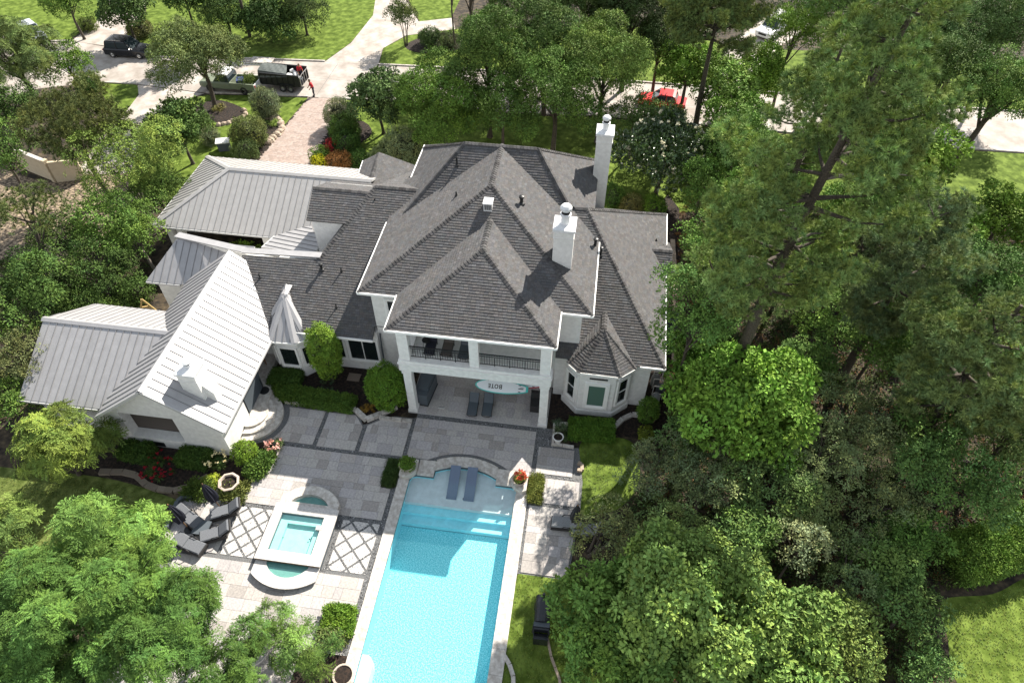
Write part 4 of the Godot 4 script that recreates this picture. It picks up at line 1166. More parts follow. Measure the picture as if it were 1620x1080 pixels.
func pool() -> void:
	var P := thing("swimming_pool", "long turquoise swimming pool with pale coping and a curved end", "swimming pool")
	var c := Vector2(-5.38, -17.2)
	var x0 := -8.45
	var x1 := -2.32
	var zend := -3.0
	var rim := PackedVector2Array([Vector2(x0, zend), Vector2(x0, -19.7), Vector2(x0 + 0.12, -19.95), Vector2(x0 + 0.36, -20.02), Vector2(-7.12, -20.02)])
	rim.append_array(arc(c, 3.68, -7.1, -3.57, -1.0, 24))
	rim.append_array(PackedVector2Array([Vector2(-3.55, -20.02), Vector2(-2.69, -20.02), Vector2(-2.44, -19.95), Vector2(x1, -19.7), Vector2(x1, zend)]))
	# walls
	var wl := MB.new()
	var band := MB.new()
	for i in rim.size():
		var a := rim[i]
		var b := rim[(i + 1) % rim.size()]
		wl.face([Vector3(a.x, -1.3, a.y), Vector3(b.x, -1.3, b.y), Vector3(b.x, -0.2, b.y), Vector3(a.x, -0.2, a.y)], Vector3(-5.4, 0, -11) - Vector3(a.x, 0, a.y))
		band.face([Vector3(a.x, -0.2, a.y), Vector3(b.x, -0.2, b.y), Vector3(b.x, 0.06, b.y), Vector3(a.x, 0.06, a.y)], Vector3(-5.4, 0, -11) - Vector3(a.x, 0, a.y))
	put(wl, "pool_wall", M.plaster_step, P)
	put(band, "tile_band", M.slate, P)
	var fl := MB.new()
	fl.bx(x0, -1.4, -17.4, x1, -1.15, zend)
	put(fl, "pool_floor", M.plaster_deep, P)
	var shelf := PackedVector2Array([Vector2(x0, -18.42)])
	for p in rim:
		if p.y < -18.5: shelf.append(p)
	shelf.append(Vector2(x1, -18.42))
	var sh := MB.new()
	sh.prism(shelf, -1.3, -0.30)
	put(sh, "shallow_shelf", M.plaster_pale, P)
	var s1 := MB.new()
	s1.bx(x0, -1.3, -18.42, x1, -0.55, -17.94)
	put(s1, "step", M.plaster_step, P)
	var s2 := MB.new()
	s2.bx(x0, -1.3, -17.94, x1, -0.82, -17.44)
	put(s2, "step", M.plaster_step, P)
	# two rounded benches towards the near end
	var be := MB.new()
	be.prism(v2([Vector2(x0, -10.2), Vector2(x0 + 0.3, -10.2), Vector2(x0 + 0.5, -10.05), Vector2(x0 + 0.6, -9.75), Vector2(x0 + 0.6, zend), Vector2(x0, zend)]), -1.15, -0.32)
	put(be, "bench", M.plaster_pale, P)
	var be2 := MB.new()
	be2.prism(v2([Vector2(x1, -9.6), Vector2(x1 - 0.3, -9.55), Vector2(x1 - 0.5, -9.35), Vector2(x1 - 0.6, -9.0), Vector2(x1 - 0.62, -8.2), Vector2(x1 - 1.1, -7.6), Vector2(x1 - 1.1, zend), Vector2(x1, zend)]), -1.15, -0.32)
	put(be2, "bench", M.plaster_pale, P)
	var dn := MB.new()
	dn.lathe(Vector3(-5.2, -0.30, -19.05), [Vector2(0.07, 0.0), Vector2(0.06, 0.02), Vector2(0, 0.022)], 12)
	put(dn, "drain", M.black_metal, P)
	# coping stones
	var stones := []
	var z := -19.62
	while z < zend:
		var z2 := minf(z + 1.2, zend)
		stones.append(v2([Vector2(-9.02, z + 0.004), Vector2(x0 + 0.02, z + 0.004), Vector2(x0 + 0.02, z2 - 0.004), Vector2(-9.02, z2 - 0.004)]))
		stones.append(v2([Vector2(x1 - 0.02, z + 0.004), Vector2(-1.66, z + 0.004), Vector2(-1.66, z2 - 0.004), Vector2(x1 - 0.02, z2 - 0.004)]))
		z += 1.2
	stones.append(v2([Vector2(-8.08, -20.98), Vector2(-7.12, -21.0), Vector2(-7.12, -20.0), Vector2(-8.08, -20.0)]))
	stones.append(v2([Vector2(-3.55, -21.0), Vector2(-2.6, -20.98), Vector2(-2.6, -20.0), Vector2(-3.55, -20.0)]))
	var n := 7
	for i in n:
		var a := lerpf(-7.12, -3.55, float(i) / n) + 0.004
		var b := lerpf(-7.12, -3.55, float(i + 1) / n) - 0.004
		var q := arc(Vector2(-5.36, -17.5), 4.02, a, b, -1.0, 5)
		var inner := arc(c, 3.66, a, b, -1.0, 5)
		inner.reverse()
		q.append_array(inner)
		stones.append(q)
	for s in stones:
		var mb := MB.new()
		mb.prism(s, 0.0, 0.1, gray(rng.randf_range(0.93, 1.04)), true)
		put(mb, "coping_stone", M.coping, P)
	# raised corner blocks that carry the planters
	for s in [-1.0, 1.0]:
		var bl := MB.new()
		var bx: float = -5.385 + s * 3.17
		var poly := PackedVector2Array()
		for p in [Vector2(-0.44, -0.62), Vector2(0.44, -0.62), Vector2(0.44, 0.5), Vector2(0.2, 0.62), Vector2(-0.1, 0.5), Vector2(-0.3, 0.3), Vector2(-0.44, 0.1)]:
			poly.append(Vector2(bx + s * p.x, -20.15 + p.y))
		bl.prism(poly, 0.0, 0.42)
		put(bl, "corner_block", M.coping, P)
	var w := MB.new()
	var pts: Array = []
	for p in rim: pts.append(Vector3(p.x, -0.035, p.y))
	w.face(pts, Vector3.UP)
	put(w, "water", M.water, P)
	spa()

func spa() -> void:
	var S := thing("spa", "raised square spa with curved basins at both ends on the white patio", "spa")
	var xa := -15.1
	var xb := -11.6
	var ia := -14.6
	var ib := -12.25
	var cx := -13.35
	# upper basin with its curved rim
	var up := arc(Vector2(cx, -16.3), 1.97, cx - 1.62, cx + 1.62, -1.0, 18)
	var hole := arc(Vector2(cx, -16.45), 1.29, cx - 1.06, cx + 1.06, -1.0, 14)
	var upper := MB.new()
	# ring between the outer curve and the water, closed by the chord
	for i in 18:
		var t0 := float(i) / 18
		var t1 := float(i + 1) / 18
		var o0 := up[i]
		var o1 := up[i + 1]
		var h0 := Vector2(lerpf(cx - 1.06, cx + 1.06, t0), 0)
		var h1 := Vector2(lerpf(cx - 1.06, cx + 1.06, t1), 0)
		h0.y = -16.45 - sqrt(1.29 * 1.29 - (h0.x - cx) ** 2)
		h1.y = -16.45 - sqrt(1.29 * 1.29 - (h1.x - cx) ** 2)
		upper.prism(v2([o0, o1, h1, h0]), 0.0, 0.42)
	upper.prism(v2([up[0], hole[0], Vector2(cx + 1.06, hole[14].y), up[18], Vector2(up[18].x, -16.96), Vector2(up[0].x, -16.96)]), 0.0, 0.418)
	put(upper, "basin_rim", M.coping, S)
	var uw := MB.new()
	var hp: Array = []
	for p in hole: hp.append(Vector3(p.x, 0.14, p.y))
	uw.face(hp, Vector3.UP)
	put(uw, "basin_floor", M.plaster_basin, S)
	var uq := MB.new()
	var hq: Array = []
	for p in hole: hq.append(Vector3(p.x, 0.36, p.y))
	uq.face(hq, Vector3.UP)
	put(uq, "water", M.water, S)
	# main square
	for r in [[xa, -16.98, xb, -16.46], [xa, -14.33, xb, -13.76], [xa, -16.459, ia, -14.331], [ib, -16.459, xb, -14.331]]:
		var mb := MB.new()
		mb.bx(r[0], 0.40, r[1], r[2], 0.5, r[3])
		put(mb, "coping_stone", M.paver_white, S)
	var wl := MB.new()
	for r in [[xa + 0.05, -16.93, xb - 0.05, -16.461], [xa + 0.05, -14.329, xb - 0.05, -13.8], [xa + 0.05, -16.461, ia + 0.001, -14.329], [ib - 0.001, -16.461, xb - 0.05, -14.329]]:
		wl.bx(r[0], 0.0, r[1], r[2], 0.399, r[3])
	put(wl, "spa_wall", M.slate, S)
	var fl := MB.new()
	fl.bx(ia, 0.0, -16.46, ib, 0.05, -14.33)
	put(fl, "spa_floor", M.plaster_spa, S)
	for r in [[ia + 0.004, -16.45, ib - 0.004, -16.0], [ia + 0.004, -16.0, ia + 0.42, -14.335], [ib - 0.34, -16.0, ib - 0.004, -14.335]]:
		var mb := MB.new()
		mb.bx(r[0], 0.0, r[1], r[2], 0.24, r[3])
		put(mb, "bench", M.plaster_spa, S)
	var sp := MB.new()
	sp.bx(ib - 0.25, 0.3, -15.95, ib + 0.1, 0.5, -15.72)
	put(sp, "spillway", M.paver_white, S)
	for q in [Vector3(ib - 0.35, 0.16, -15.6), Vector3(ib - 0.5, 0.15, -15.3), Vector3(ia + 0.43, 0.15, -15.2)]:
		var mb := MB.new()
		mb.lathe(q, [Vector2(0.04, 0), Vector2(0.03, 0.03), Vector2(0, 0.03)], 8)
		put(mb, "jet", M.black_metal, S)
	var w := MB.new()
	w.face([Vector3(ia, 0.43, -16.46), Vector3(ib, 0.43, -16.46), Vector3(ib, 0.43, -14.33), Vector3(ia, 0.43, -14.33)], Vector3.UP)
	put(w, "water", M.water, S)
	# lower basin
	var low := MB.new()
	var oc := Vector2(cx, -15.17)
	for i in 18:
		var t0 := float(i) / 18
		var t1 := float(i + 1) / 18
		var o0 := Vector2(lerpf(cx - 1.7, cx + 1.7, t0), 0)
		var o1 := Vector2(lerpf(cx - 1.7, cx + 1.7, t1), 0)
		o0.y = oc.y + sqrt(2.7 * 2.7 - (o0.x - cx) ** 2)
		o1.y = oc.y + sqrt(2.7 * 2.7 - (o1.x - cx) ** 2)
		var h0 := Vector2(lerpf(cx - 1.12, cx + 1.12, t0), 0)
		var h1 := Vector2(lerpf(cx - 1.12, cx + 1.12, t1), 0)
		h0.y = -14.35 + sqrt(1.3 * 1.3 - (h0.x - cx) ** 2)
		h1.y = -14.35 + sqrt(1.3 * 1.3 - (h1.x - cx) ** 2)
		low.prism(v2([h0, h1, o1, o0]), 0.22, 0.3, Color.WHITE, true)
	low.prism(v2([Vector2(cx - 1.7, -13.07), Vector2(cx - 1.12, -13.69), Vector2(cx - 1.12, -13.8), Vector2(cx - 1.7, -13.8)]), 0.2, 0.299, Color.WHITE, true)
	low.prism(v2([Vector2(cx + 1.7, -13.07), Vector2(cx + 1.12, -13.69), Vector2(cx + 1.12, -13.8), Vector2(cx + 1.7, -13.8)]), 0.2, 0.299, Color.WHITE, true)
	put(low, "basin_rim", M.paver_white, S)
	var lw := MB.new()
	lw.prism(disc_cap(cx, oc.y, 2.64, 1.66), 0.0, 0.2)
	put(lw, "basin_wall", M.slate, S)
	var bf := MB.new()
	var q: Array = []
	var q2: Array = []
	for i in 15:
		var x := lerpf(cx - 1.12, cx + 1.12, i / 14.0)
		var zz := -14.35 + sqrt(1.3 * 1.3 - (x - cx) ** 2)
		q.append(Vector3(x, 0.205, zz)); q2.append(Vector3(x, 0.27, zz))
	for k in [q, q2]:
		var y: float = k[0].y
		k.append(Vector3(cx + 1.12, y, -13.8)); k.append(Vector3(cx - 1.12, y, -13.8))
	bf.face(q, Vector3.UP)
	put(bf, "basin_floor", M.plaster_basin, S)
	var bw := MB.new()
	bw.face(q2, Vector3.UP)
	put(bw, "water", M.water, S)
	# the step of stone in front of the spa's near edge is brown
	var tr := MB.new()
	tr.bx(xa + 0.03, 0.395, -13.758, xb - 0.03, 0.44, -13.74)
	put(tr, "edge_trim", M.timber, S)

func disc_cap(cx: float, cz: float, r: float, half: float) -> PackedVector2Array:
	var out := PackedVector2Array()
	for i in 19:
		var x := lerpf(cx - half, cx + half, i / 18.0)
		out.append(Vector2(x, cz + sqrt(r * r - (x - cx) * (x - cx))))
	out.append(Vector2(cx + half, -13.8))
	out.append(Vector2(cx - half, -13.8))
	return out

# ---------------------------------------------------------------- plants: leaf clumps gathered into crowns
var clumps := {}

func rdir() -> Vector3:
	var y := rng.randf_range(-1, 1)
	var a := rng.randf() * TAU
	var s := sqrt(1 - y * y)
	return Vector3(cos(a) * s, y, sin(a) * s)

func leaf(mb: MB, at: Vector3, dir: Vector3, face: Vector3, l: float, w: float, col: Color) -> void:
	var side := dir.cross(face).normalized() * w * 0.5
	var up := side.cross(dir).normalized() * l * 0.07
	var mid := at + dir * l * 0.48
	var tip := at + dir * l - up * 1.2
	mb.tri(at, mid + side + up, tip, col)
	mb.tri(at, tip, mid - side + up, col)

func clump(kind: String) -> Mesh:
	if clumps.has(kind): return clumps[kind]
	var keep := rng.state
	rng.seed = hash(kind)
	var mb := MB.new()
	match kind:
		"oak", "broad", "big", "box", "small":
			var spec: Array = {"oak": [46, 0.46, 0.17, 0.085], "broad": [36, 0.46, 0.23, 0.14], "big": [22, 0.42, 0.3, 0.13], "box": [30, 0.19, 0.085, 0.055], "small": [44, 0.36, 0.12, 0.065]}[kind]
			for i in spec[0]:
				var d := rdir()
				d.y = absf(d.y) * 0.9 - 0.15
				var p: Vector3 = d * spec[1] * rng.randf_range(0.35, 1.0)
				var out := (d + rdir() * 0.7).normalized()
				var f := (Vector3.UP + rdir() * 0.75).normalized()
				leaf(mb, p, out, f, spec[2] * rng.randf_range(0.75, 1.25), spec[3] * rng.randf_range(0.8, 1.2), gray(rng.randf_range(0.72, 1.25)))
		"feather":
			for t in 7:
				var d := rdir()
				d.y = absf(d.y) * 0.8
				for k in 9:
					var s := (k + 1) / 9.0
					var p := d * 0.62 * s - Vector3.UP * 0.22 * s * s
					for sg in [-1.0, 1.0]:
						var side: Vector3 = d.cross(Vector3.UP).normalized() * float(sg)
						leaf(mb, p, (d * 0.6 + side + rdir() * 0.3).normalized(), (Vector3.UP + rdir() * 0.4).normalized(), 0.17, 0.042, gray(rng.randf_range(0.75, 1.25)))
		"pine":
			for t in 6:
				var d := (rdir() + Vector3.UP * 0.7).normalized()
				var c := rdir() * 0.3
				for k in 26:
					var q := (d + rdir() * 0.85).normalized()
					var side := q.cross(rdir()).normalized() * 0.014
					var l := rng.randf_range(0.17, 0.28)
					var col := gray(rng.randf_range(0.7, 1.3))
					mb.tri(c - side, c + side, c + q * l, col)
		"blade":
			for t in 26:
				var a := rng.randf() * TAU
				var d := Vector3(cos(a), 0, sin(a))
				var side := Vector3(-d.z, 0, d.x) * 0.011
				var l := rng.randf_range(0.3, 0.5)
				var p1 := d * l * 0.3 + Vector3.UP * l * 0.75
				var p2 := d * l * 0.85 + Vector3.UP * l * 0.6
				var col := gray(rng.randf_range(0.7, 1.3))
				mb.quad(-side, side, p1 + side, p1 - side, col)
				mb.tri(p1 - side, p1 + side, p2, col)
		"petal":
			for i in 12:
				leaf(mb, rdir() * 0.05, (rdir() + Vector3.UP).normalized(), rdir(), 0.11, 0.08, gray(rng.randf_range(0.85, 1.1)))
	rng.state = keep
	clumps[kind] = mb.mesh()
	return clumps[kind]

func scatter(parent: Node, called: String, kind: String, xf: Array, cols: Array, m: Material, stuff := false) -> MultiMeshInstance3D:
	var mm := MultiMesh.new()
	mm.transform_format = MultiMesh.TRANSFORM_3D
	mm.use_colors = true
	mm.mesh = clump(kind)
	mm.instance_count = xf.size()
	for i in xf.size():
		mm.set_instance_transform(i, xf[i])
		mm.set_instance_color(i, cols[i])
	var o := MultiMeshInstance3D.new()
	o.multimesh = mm
	o.material_override = m
	o.name = called
	if parent:
		parent.add_child(o, true)
	else:
		o.name = numbered(called)
		add_child(o)
	if stuff: o.set_meta("kind", "stuff")
	return o

func orient(up: Vector3, s: float) -> Basis:
	var y := up.normalized()
	var x := y.cross(rdir()).normalized()
	return Basis(x, y, x.cross(y)) * Basis.from_scale(Vector3.ONE * s)

func vary(c: Color, k: float, hue := 0.1) -> Color:
	var h := jit(hue)
	k *= 1.65
	return Color(c.r * k * (1.05 + h), c.g * k, c.b * k * (0.74 - h))

# lobes: [centre, radii]; clumps sit in the outer shell of each lobe, fewer below
func fill_lobes(lobes: Array, density: float, size: float, col: Color, xf: Array, cols: Array, solid := 0.5) -> void:
	for i in lobes.size():
		var c: Vector3 = lobes[i][0]
		var r: Vector3 = lobes[i][1]
		var tint := rng.randf_range(0.78, 1.2)
		var n := int(density * (r.x * r.z + r.x * r.y + r.y * r.z) / 3.0 / (size * size))
		for k in n:
			var d := rdir()
			if d.y < -0.25 and rng.randf() < 0.65: continue
			var p := c + d * r * (1.0 - solid * rng.randf() * rng.randf())
			var hid := false
			for j in lobes.size():
				if j != i:
					var q: Vector3 = (p - lobes[j][0]) / lobes[j][1]
					if q.length_squared() < 0.4:
						hid = true
						break
			if hid: continue
			xf.append(Transform3D(orient(d * 0.8 + Vector3.UP * 0.6 + rdir() * 0.35, size * rng.randf_range(0.75, 1.25)), p))
			cols.append(vary(col, tint * rng.randf_range(0.65, 1.35)))

func tree(called: String, label: String, x: float, z: float, r: float, hc: float, kind: String, col: Color, density := 15.0, flat := 0.85, lobes_n := 0, trunk_r := 0.0, lean := Vector2.ZERO, stems := 1, group := "", size := 1.0, bark: Material = null) -> Node3D:
	var t := thing(called, label, "tree", Vector3(x - lean.x, 0, z - lean.y), 0.0, group)
	var n := lobes_n if lobes_n > 0 else clampi(int(6 + r * 3.6), 8, 28)
	var ctr := Vector3(lean.x, hc, lean.y)
	var lobes := []
	var lr := r * (0.52 if n < 12 else 0.42)
	for i in n:
		var y := lerpf(-0.62, 0.95, (i + 0.5) / n)
		var a := i * 2.39996 + jit(0.5)
		var s := sqrt(maxf(0.05, 1.0 - y * y))
		var d := Vector3(cos(a) * s, y * flat, sin(a) * s)
		var k := rng.randf_range(0.38, 0.98)
		var rr := lr * rng.randf_range(0.5, 1.22)
		lobes.append([ctr + d * r * k, Vector3(rr, rr * 0.72, rr)])
	var tr := trunk_r if trunk_r > 0.0 else clampf(r * 0.055, 0.06, 0.3)
	var mb := MB.new()
	for s in stems:
		var off := Vector3.ZERO if stems == 1 else Vector3(cos(TAU * s / stems), 0, sin(TAU * s / stems)) * 0.15
		var top := ctr + Vector3(0, -r * flat * 0.25, 0) + off * (2.0 + r)
		var low := off
		mb.tube([low, low.lerp(top, 0.08), low.lerp(top, 0.5) + rdir() * 0.06 * r, top], [tr * 1.5, tr * 1.05, tr * 0.85, tr * 0.55], 8)
		for i in lobes.size():
			if i % stems != s: continue
			if i % 2 == 0 or lobes.size() < 14:
				var st := low.lerp(top, rng.randf_range(0.55, 0.98))
				var en: Vector3 = lobes[i][0] + Vector3(0, 0.1, 0)
				mb.tube([st, st.lerp(en, 0.5) + Vector3(0, 0.12 * r, 0) + rdir() * 0.1, en], [tr * 0.5, tr * 0.32, tr * 0.1], 5)
	put(mb, "trunk", bark if bark else M.bark, t)
	var xf := []
	var cols := []
	fill_lobes(lobes, density * 2.2, size, col, xf, cols, 0.6)
	# stray sprigs that break the outline
	for i in int(r * 14):
		var d := rdir()
		d.y = absf(d.y) * 0.8 - 0.1
		xf.append(Transform3D(orient(d + Vector3.UP * 0.3, size * rng.randf_range(0.45, 0.8)), ctr + d * Vector3(r, r * flat, r) * rng.randf_range(0.92, 1.12)))
		cols.append(vary(col, rng.randf_range(0.9, 1.25)))
	scatter(t, "crown", kind, xf, cols, M.leaf_gloss if kind == "big" else M.leaf, true)
	return t

func pine(label: String, x: float, z: float, h: float, spread: float, lean: Vector2, col: Color, from := 0.4, whorls := 15, tufts := 1.0, trunk_r := 0.28, bare := false) -> Node3D:
	var t := thing("pine_tree", label, "tree", Vector3(x, 0, z))
	var path := []
	var rad := []
	for i in 9:
		var k := i / 8.0
		path.append(Vector3(lean.x * k * k + sin(k * 5.0 + x) * 0.12, h * k, lean.y * k * k + cos(k * 4.0 + z) * 0.12))
		rad.append(trunk_r * (1.15 - k) + 0.04)
	var mb := MB.new()
	mb.tube(path, rad, 9)
	var xf := []
	var cols := []
	for i in whorls:
		var k := lerpf(from, 0.985, (i + rng.randf() * 0.6) / whorls)
		var base: Vector3 = path[int(k * 8)].lerp(path[mini(8, int(k * 8) + 1)], k * 8 - int(k * 8))
		var env := sin(clampf((k - from + 0.12) / (1.12 - from), 0, 1) * PI) * 0.75 + 0.25
		var m := 3 + rng.randi() % 2
		for b in m:
			var a := rng.randf() * TAU
			if bare and k < 0.8: a = rng.randf_range(PI * 0.66, PI * 2.34)
			var l := spread * env * rng.randf_range(0.5, 1.15)
			var d := Vector3(cos(a), rng.randf_range(0.02, 0.4), sin(a)).normalized()
			var tip := base + d * l + Vector3.UP * rng.randf_range(-0.3, 0.5)
			mb.tube([base, base.lerp(tip, 0.5) + Vector3.UP * -0.08 * l, tip], [0.05 + 0.018 * l, 0.03 + 0.006 * l, 0.015], 5)
			var tint := rng.randf_range(0.75, 1.2)
			var nt := int(l * 11 * tufts)
			for q in nt:
				var s := pow(rng.randf(), 0.6)
				s = lerpf(0.3, 1.03, s)
				var p := base.lerp(tip, s)
				var side := d.cross(Vector3.UP).normalized() * jit(1.0) * (0.25 + 0.32 * l * (1.05 - s) + 0.35)
				p += side + Vector3.UP * (rng.randf_range(-0.15, 0.45) - absf(side.length()) * 0.12)
				xf.append(Transform3D(orient(d * 0.6 + Vector3.UP * 0.8 + side * 0.6, rng.randf_range(0.8, 1.3)), p))
				cols.append(vary(col, tint * rng.randf_range(0.75, 1.25), 0.14))
	put(mb, "trunk", M.bark, t)
	if bare:
		for q in [[0.5, PI * 1.02, 2.2], [0.56, PI * 1.9, 1.8], [0.53, PI * 1.4, 1.4], [0.7, PI * 2.05, 3.2], [0.62, PI * 0.9, 2.0]]:
			var at: Vector3 = path[int(q[0] * 8)].lerp(path[int(q[0] * 8) + 1], q[0] * 8 - int(q[0] * 8))
			var dd := Vector3(cos(q[1]), 0.25, sin(q[1]))
			var db := MB.new()
			db.tube([at, at + dd * q[2] * 0.5 + Vector3(0, 0.3, 0), at + dd * q[2]], [0.09, 0.06, 0.02], 6)
			put(db, "dead_branch", M.bark_pale, t)
	scatter(t, "crown", "pine", xf, cols, M.leaf, true)
	return t

# a rounded shrub; shape 2 = ball, higher = boxier
func shrub(called: String, label: String, x: float, z: float, r: Vector3, kind: String, col: Color, density := 26.0, y0 := 0.0, group := "", size := 1.0, category := "shrub", bloom := Color(0, 0, 0), blooms := 0) -> Node3D:
	var t := thing(called, label, category, Vector3(x, y0, z), 0.0, group)
	var core := MB.new()
	core.lathe(Vector3.ZERO, [Vector2(0.02, 0.0), Vector2(0.35, 0.12), Vector2(0.62, 0.45), Vector2(0.66, 0.95), Vector2(0.5, 1.35), Vector2(0.25, 1.58), Vector2(0, 1.66)], 10)
	var sc := MB.new()
	sc.add(core, Transform3D(Basis.from_scale(r), Vector3.ZERO))
	put(sc, "branches", M.twigs, t)
	var xf := []
	var cols := []
	var n := int(density * (r.x * r.z + r.x * r.y + r.y * r.z) / 3.0 * 3.0 / (size * size))
	for k in n:
		var d := rdir()
		if d.y < -0.85: continue
		var wob := 0.93 + 0.09 * sin(d.x * 5.0 + x * 3.0) * cos(d.z * 6.0 + z)
		var p := Vector3(0, r.y, 0) + d * r * wob * rng.randf_range(0.8, 1.03)
		if p.y < 0.02: p.y = 0.02 + rng.randf() * 0.1
		xf.append(Transform3D(orient(d + Vector3.UP * 0.4 + rdir() * 0.3, size * rng.randf_range(0.75, 1.3)), p))
		cols.append(vary(col, rng.randf_range(0.72, 1.25)))
	scatter(t, "foliage", kind, xf, cols, M.leaf, true)
	if blooms > 0:
		var bx := []
		var bc := []
		for k in blooms:
			var d := rdir()
			d.y = absf(d.y)
			bx.append(Transform3D(orient(d + Vector3.UP, rng.randf_range(0.8, 1.5)), Vector3(0, r.y, 0) + d * r * 1.03))
			bc.append(vary(bloom, rng.randf_range(0.8, 1.1), 0.05))
		scatter(t, "flowers", "petal", bx, bc, M.leaf, true)
	return t

# a clipped hedge along a path of points; w and h in metres
func hedge(called: String, label: String, path: Array, w: float, h: float, kind: String, col: Color, density := 90.0, y0 := 0.0, size := 1.0, round_top := 0.0) -> Node3D:
	var t := thing(called, label, "hedge", Vector3(path[0].x, y0, path[0].y))
	var core := MB.new()
	var xf := []
	var cols := []
	for i in path.size() - 1:
		var a := Vector3(path[i].x - path[0].x, 0, path[i].y - path[0].y)
		var b := Vector3(path[i + 1].x - path[0].x, 0, path[i + 1].y - path[0].y)
		core.beam(a + Vector3.UP * h * 0.42, b + Vector3.UP * h * 0.42, w * 0.8, h * 0.84)
		var d := (b - a)
		var l := d.length()
		var s := d.normalized().cross(Vector3.UP)
		for k in int(density * l * (w + 2 * h) / (size * size)):
			var u := rng.randf() * (w + 2 * h)
			var along := rng.randf_range(-0.05, l + 0.05)
			var p := a + d.normalized() * along
			var up := Vector3.UP
			if u < w:
				p += s * (u - w * 0.5) + Vector3.UP * (h - round_top * pow(absf(u / w - 0.5) * 2.0, 2.0))
			else:
				var q := (u - w) / (2 * h)
				var sg := -1.0 if q < 0.5 else 1.0
				p += s * sg * w * 0.5 + Vector3.UP * (q if q < 0.5 else q - 0.5) * 2.0 * h
				up = s * sg + Vector3.UP * 0.4
			p += rdir() * 0.07
			xf.append(Transform3D(orient(up + rdir() * 0.4, size * rng.randf_range(0.75, 1.3)), p))
			cols.append(vary(col, rng.randf_range(0.7, 1.25)))
		for e in [a, b]:
			for k in int(density * w * h * 0.6 / (size * size)):
				var sg := -1.0 if e == a else 1.0
				var p: Vector3 = e + s * rng.randf_range(-0.5, 0.5) * w + Vector3.UP * rng.randf() * h + d.normalized() * sg * 0.06
				xf.append(Transform3D(orient(d.normalized() * sg + rdir() * 0.4, size * rng.randf_range(0.75, 1.3)), p))
				cols.append(vary(col, rng.randf_range(0.7, 1.25)))
	put(core, "branches", M.twigs, t)
	scatter(t, "foliage", kind, xf, cols, M.leaf, true)
	return t

func tuft(called: String, label: String, x: float, z: float, r: float, h: float, col: Color, n: int, y0 := 0.0, group := "", category := "plant", bloom := Color(0, 0, 0), blooms := 0) -> Node3D:
	var t := thing(called, label, category, Vector3(x, y0, z), 0.0, group)
	var xf := []
	var cols := []
	for k in n:
		var a := rng.randf() * TAU
		var s := sqrt(rng.randf()) * r * 0.7
		xf.append(Transform3D(orient(Vector3(cos(a) * 0.4, 1, sin(a) * 0.4), h * 2.0 * rng.randf_range(0.8, 1.3)), Vector3(cos(a) * s, 0, sin(a) * s)))
		cols.append(vary(col, rng.randf_range(0.75, 1.25)))
	scatter(t, "leaves", "blade", xf, cols, M.leaf, true)
	if blooms > 0:
		var bx := []
		var bc := []
		for k in blooms:
			var a := rng.randf() * TAU
			var s := sqrt(rng.randf()) * r
			bx.append(Transform3D(orient(Vector3.UP + rdir() * 0.3, rng.randf_range(0.7, 1.3)), Vector3(cos(a) * s, h * rng.randf_range(0.7, 1.2), sin(a) * s)))
			bc.append(vary(bloom, rng.randf_range(0.7, 1.1), 0.05))
		scatter(t, "flowers", "petal", bx, bc, M.leaf, true)
	return t

func ground_cover(called: String, label: String, poly: PackedVector2Array, per_m2: float, kind: String, col: Color, size := 1.0, lift := 0.1, spread := 0.3) -> void:
	var r := bounds(poly)
	var xf := []
	var cols := []
	for k in int(r.size.x * r.size.y * per_m2):
		var p := Vector2(rng.randf_range(r.position.x, r.end.x), rng.randf_range(r.position.y, r.end.y))
		if not Geometry2D.is_point_in_polygon(p, poly): continue
		var s := size * rng.randf_range(0.5, 1.3)
		xf.append(Transform3D(orient(Vector3.UP + rdir() * spread, s), Vector3(p.x, lift * s, p.y)))
		cols.append(vary(col, rng.randf_range(0.6, 1.3), 0.15))
	var o := scatter(null, called, kind, xf, cols, M.leaf, true)
	tag(o, label, called.replace("_", " "))

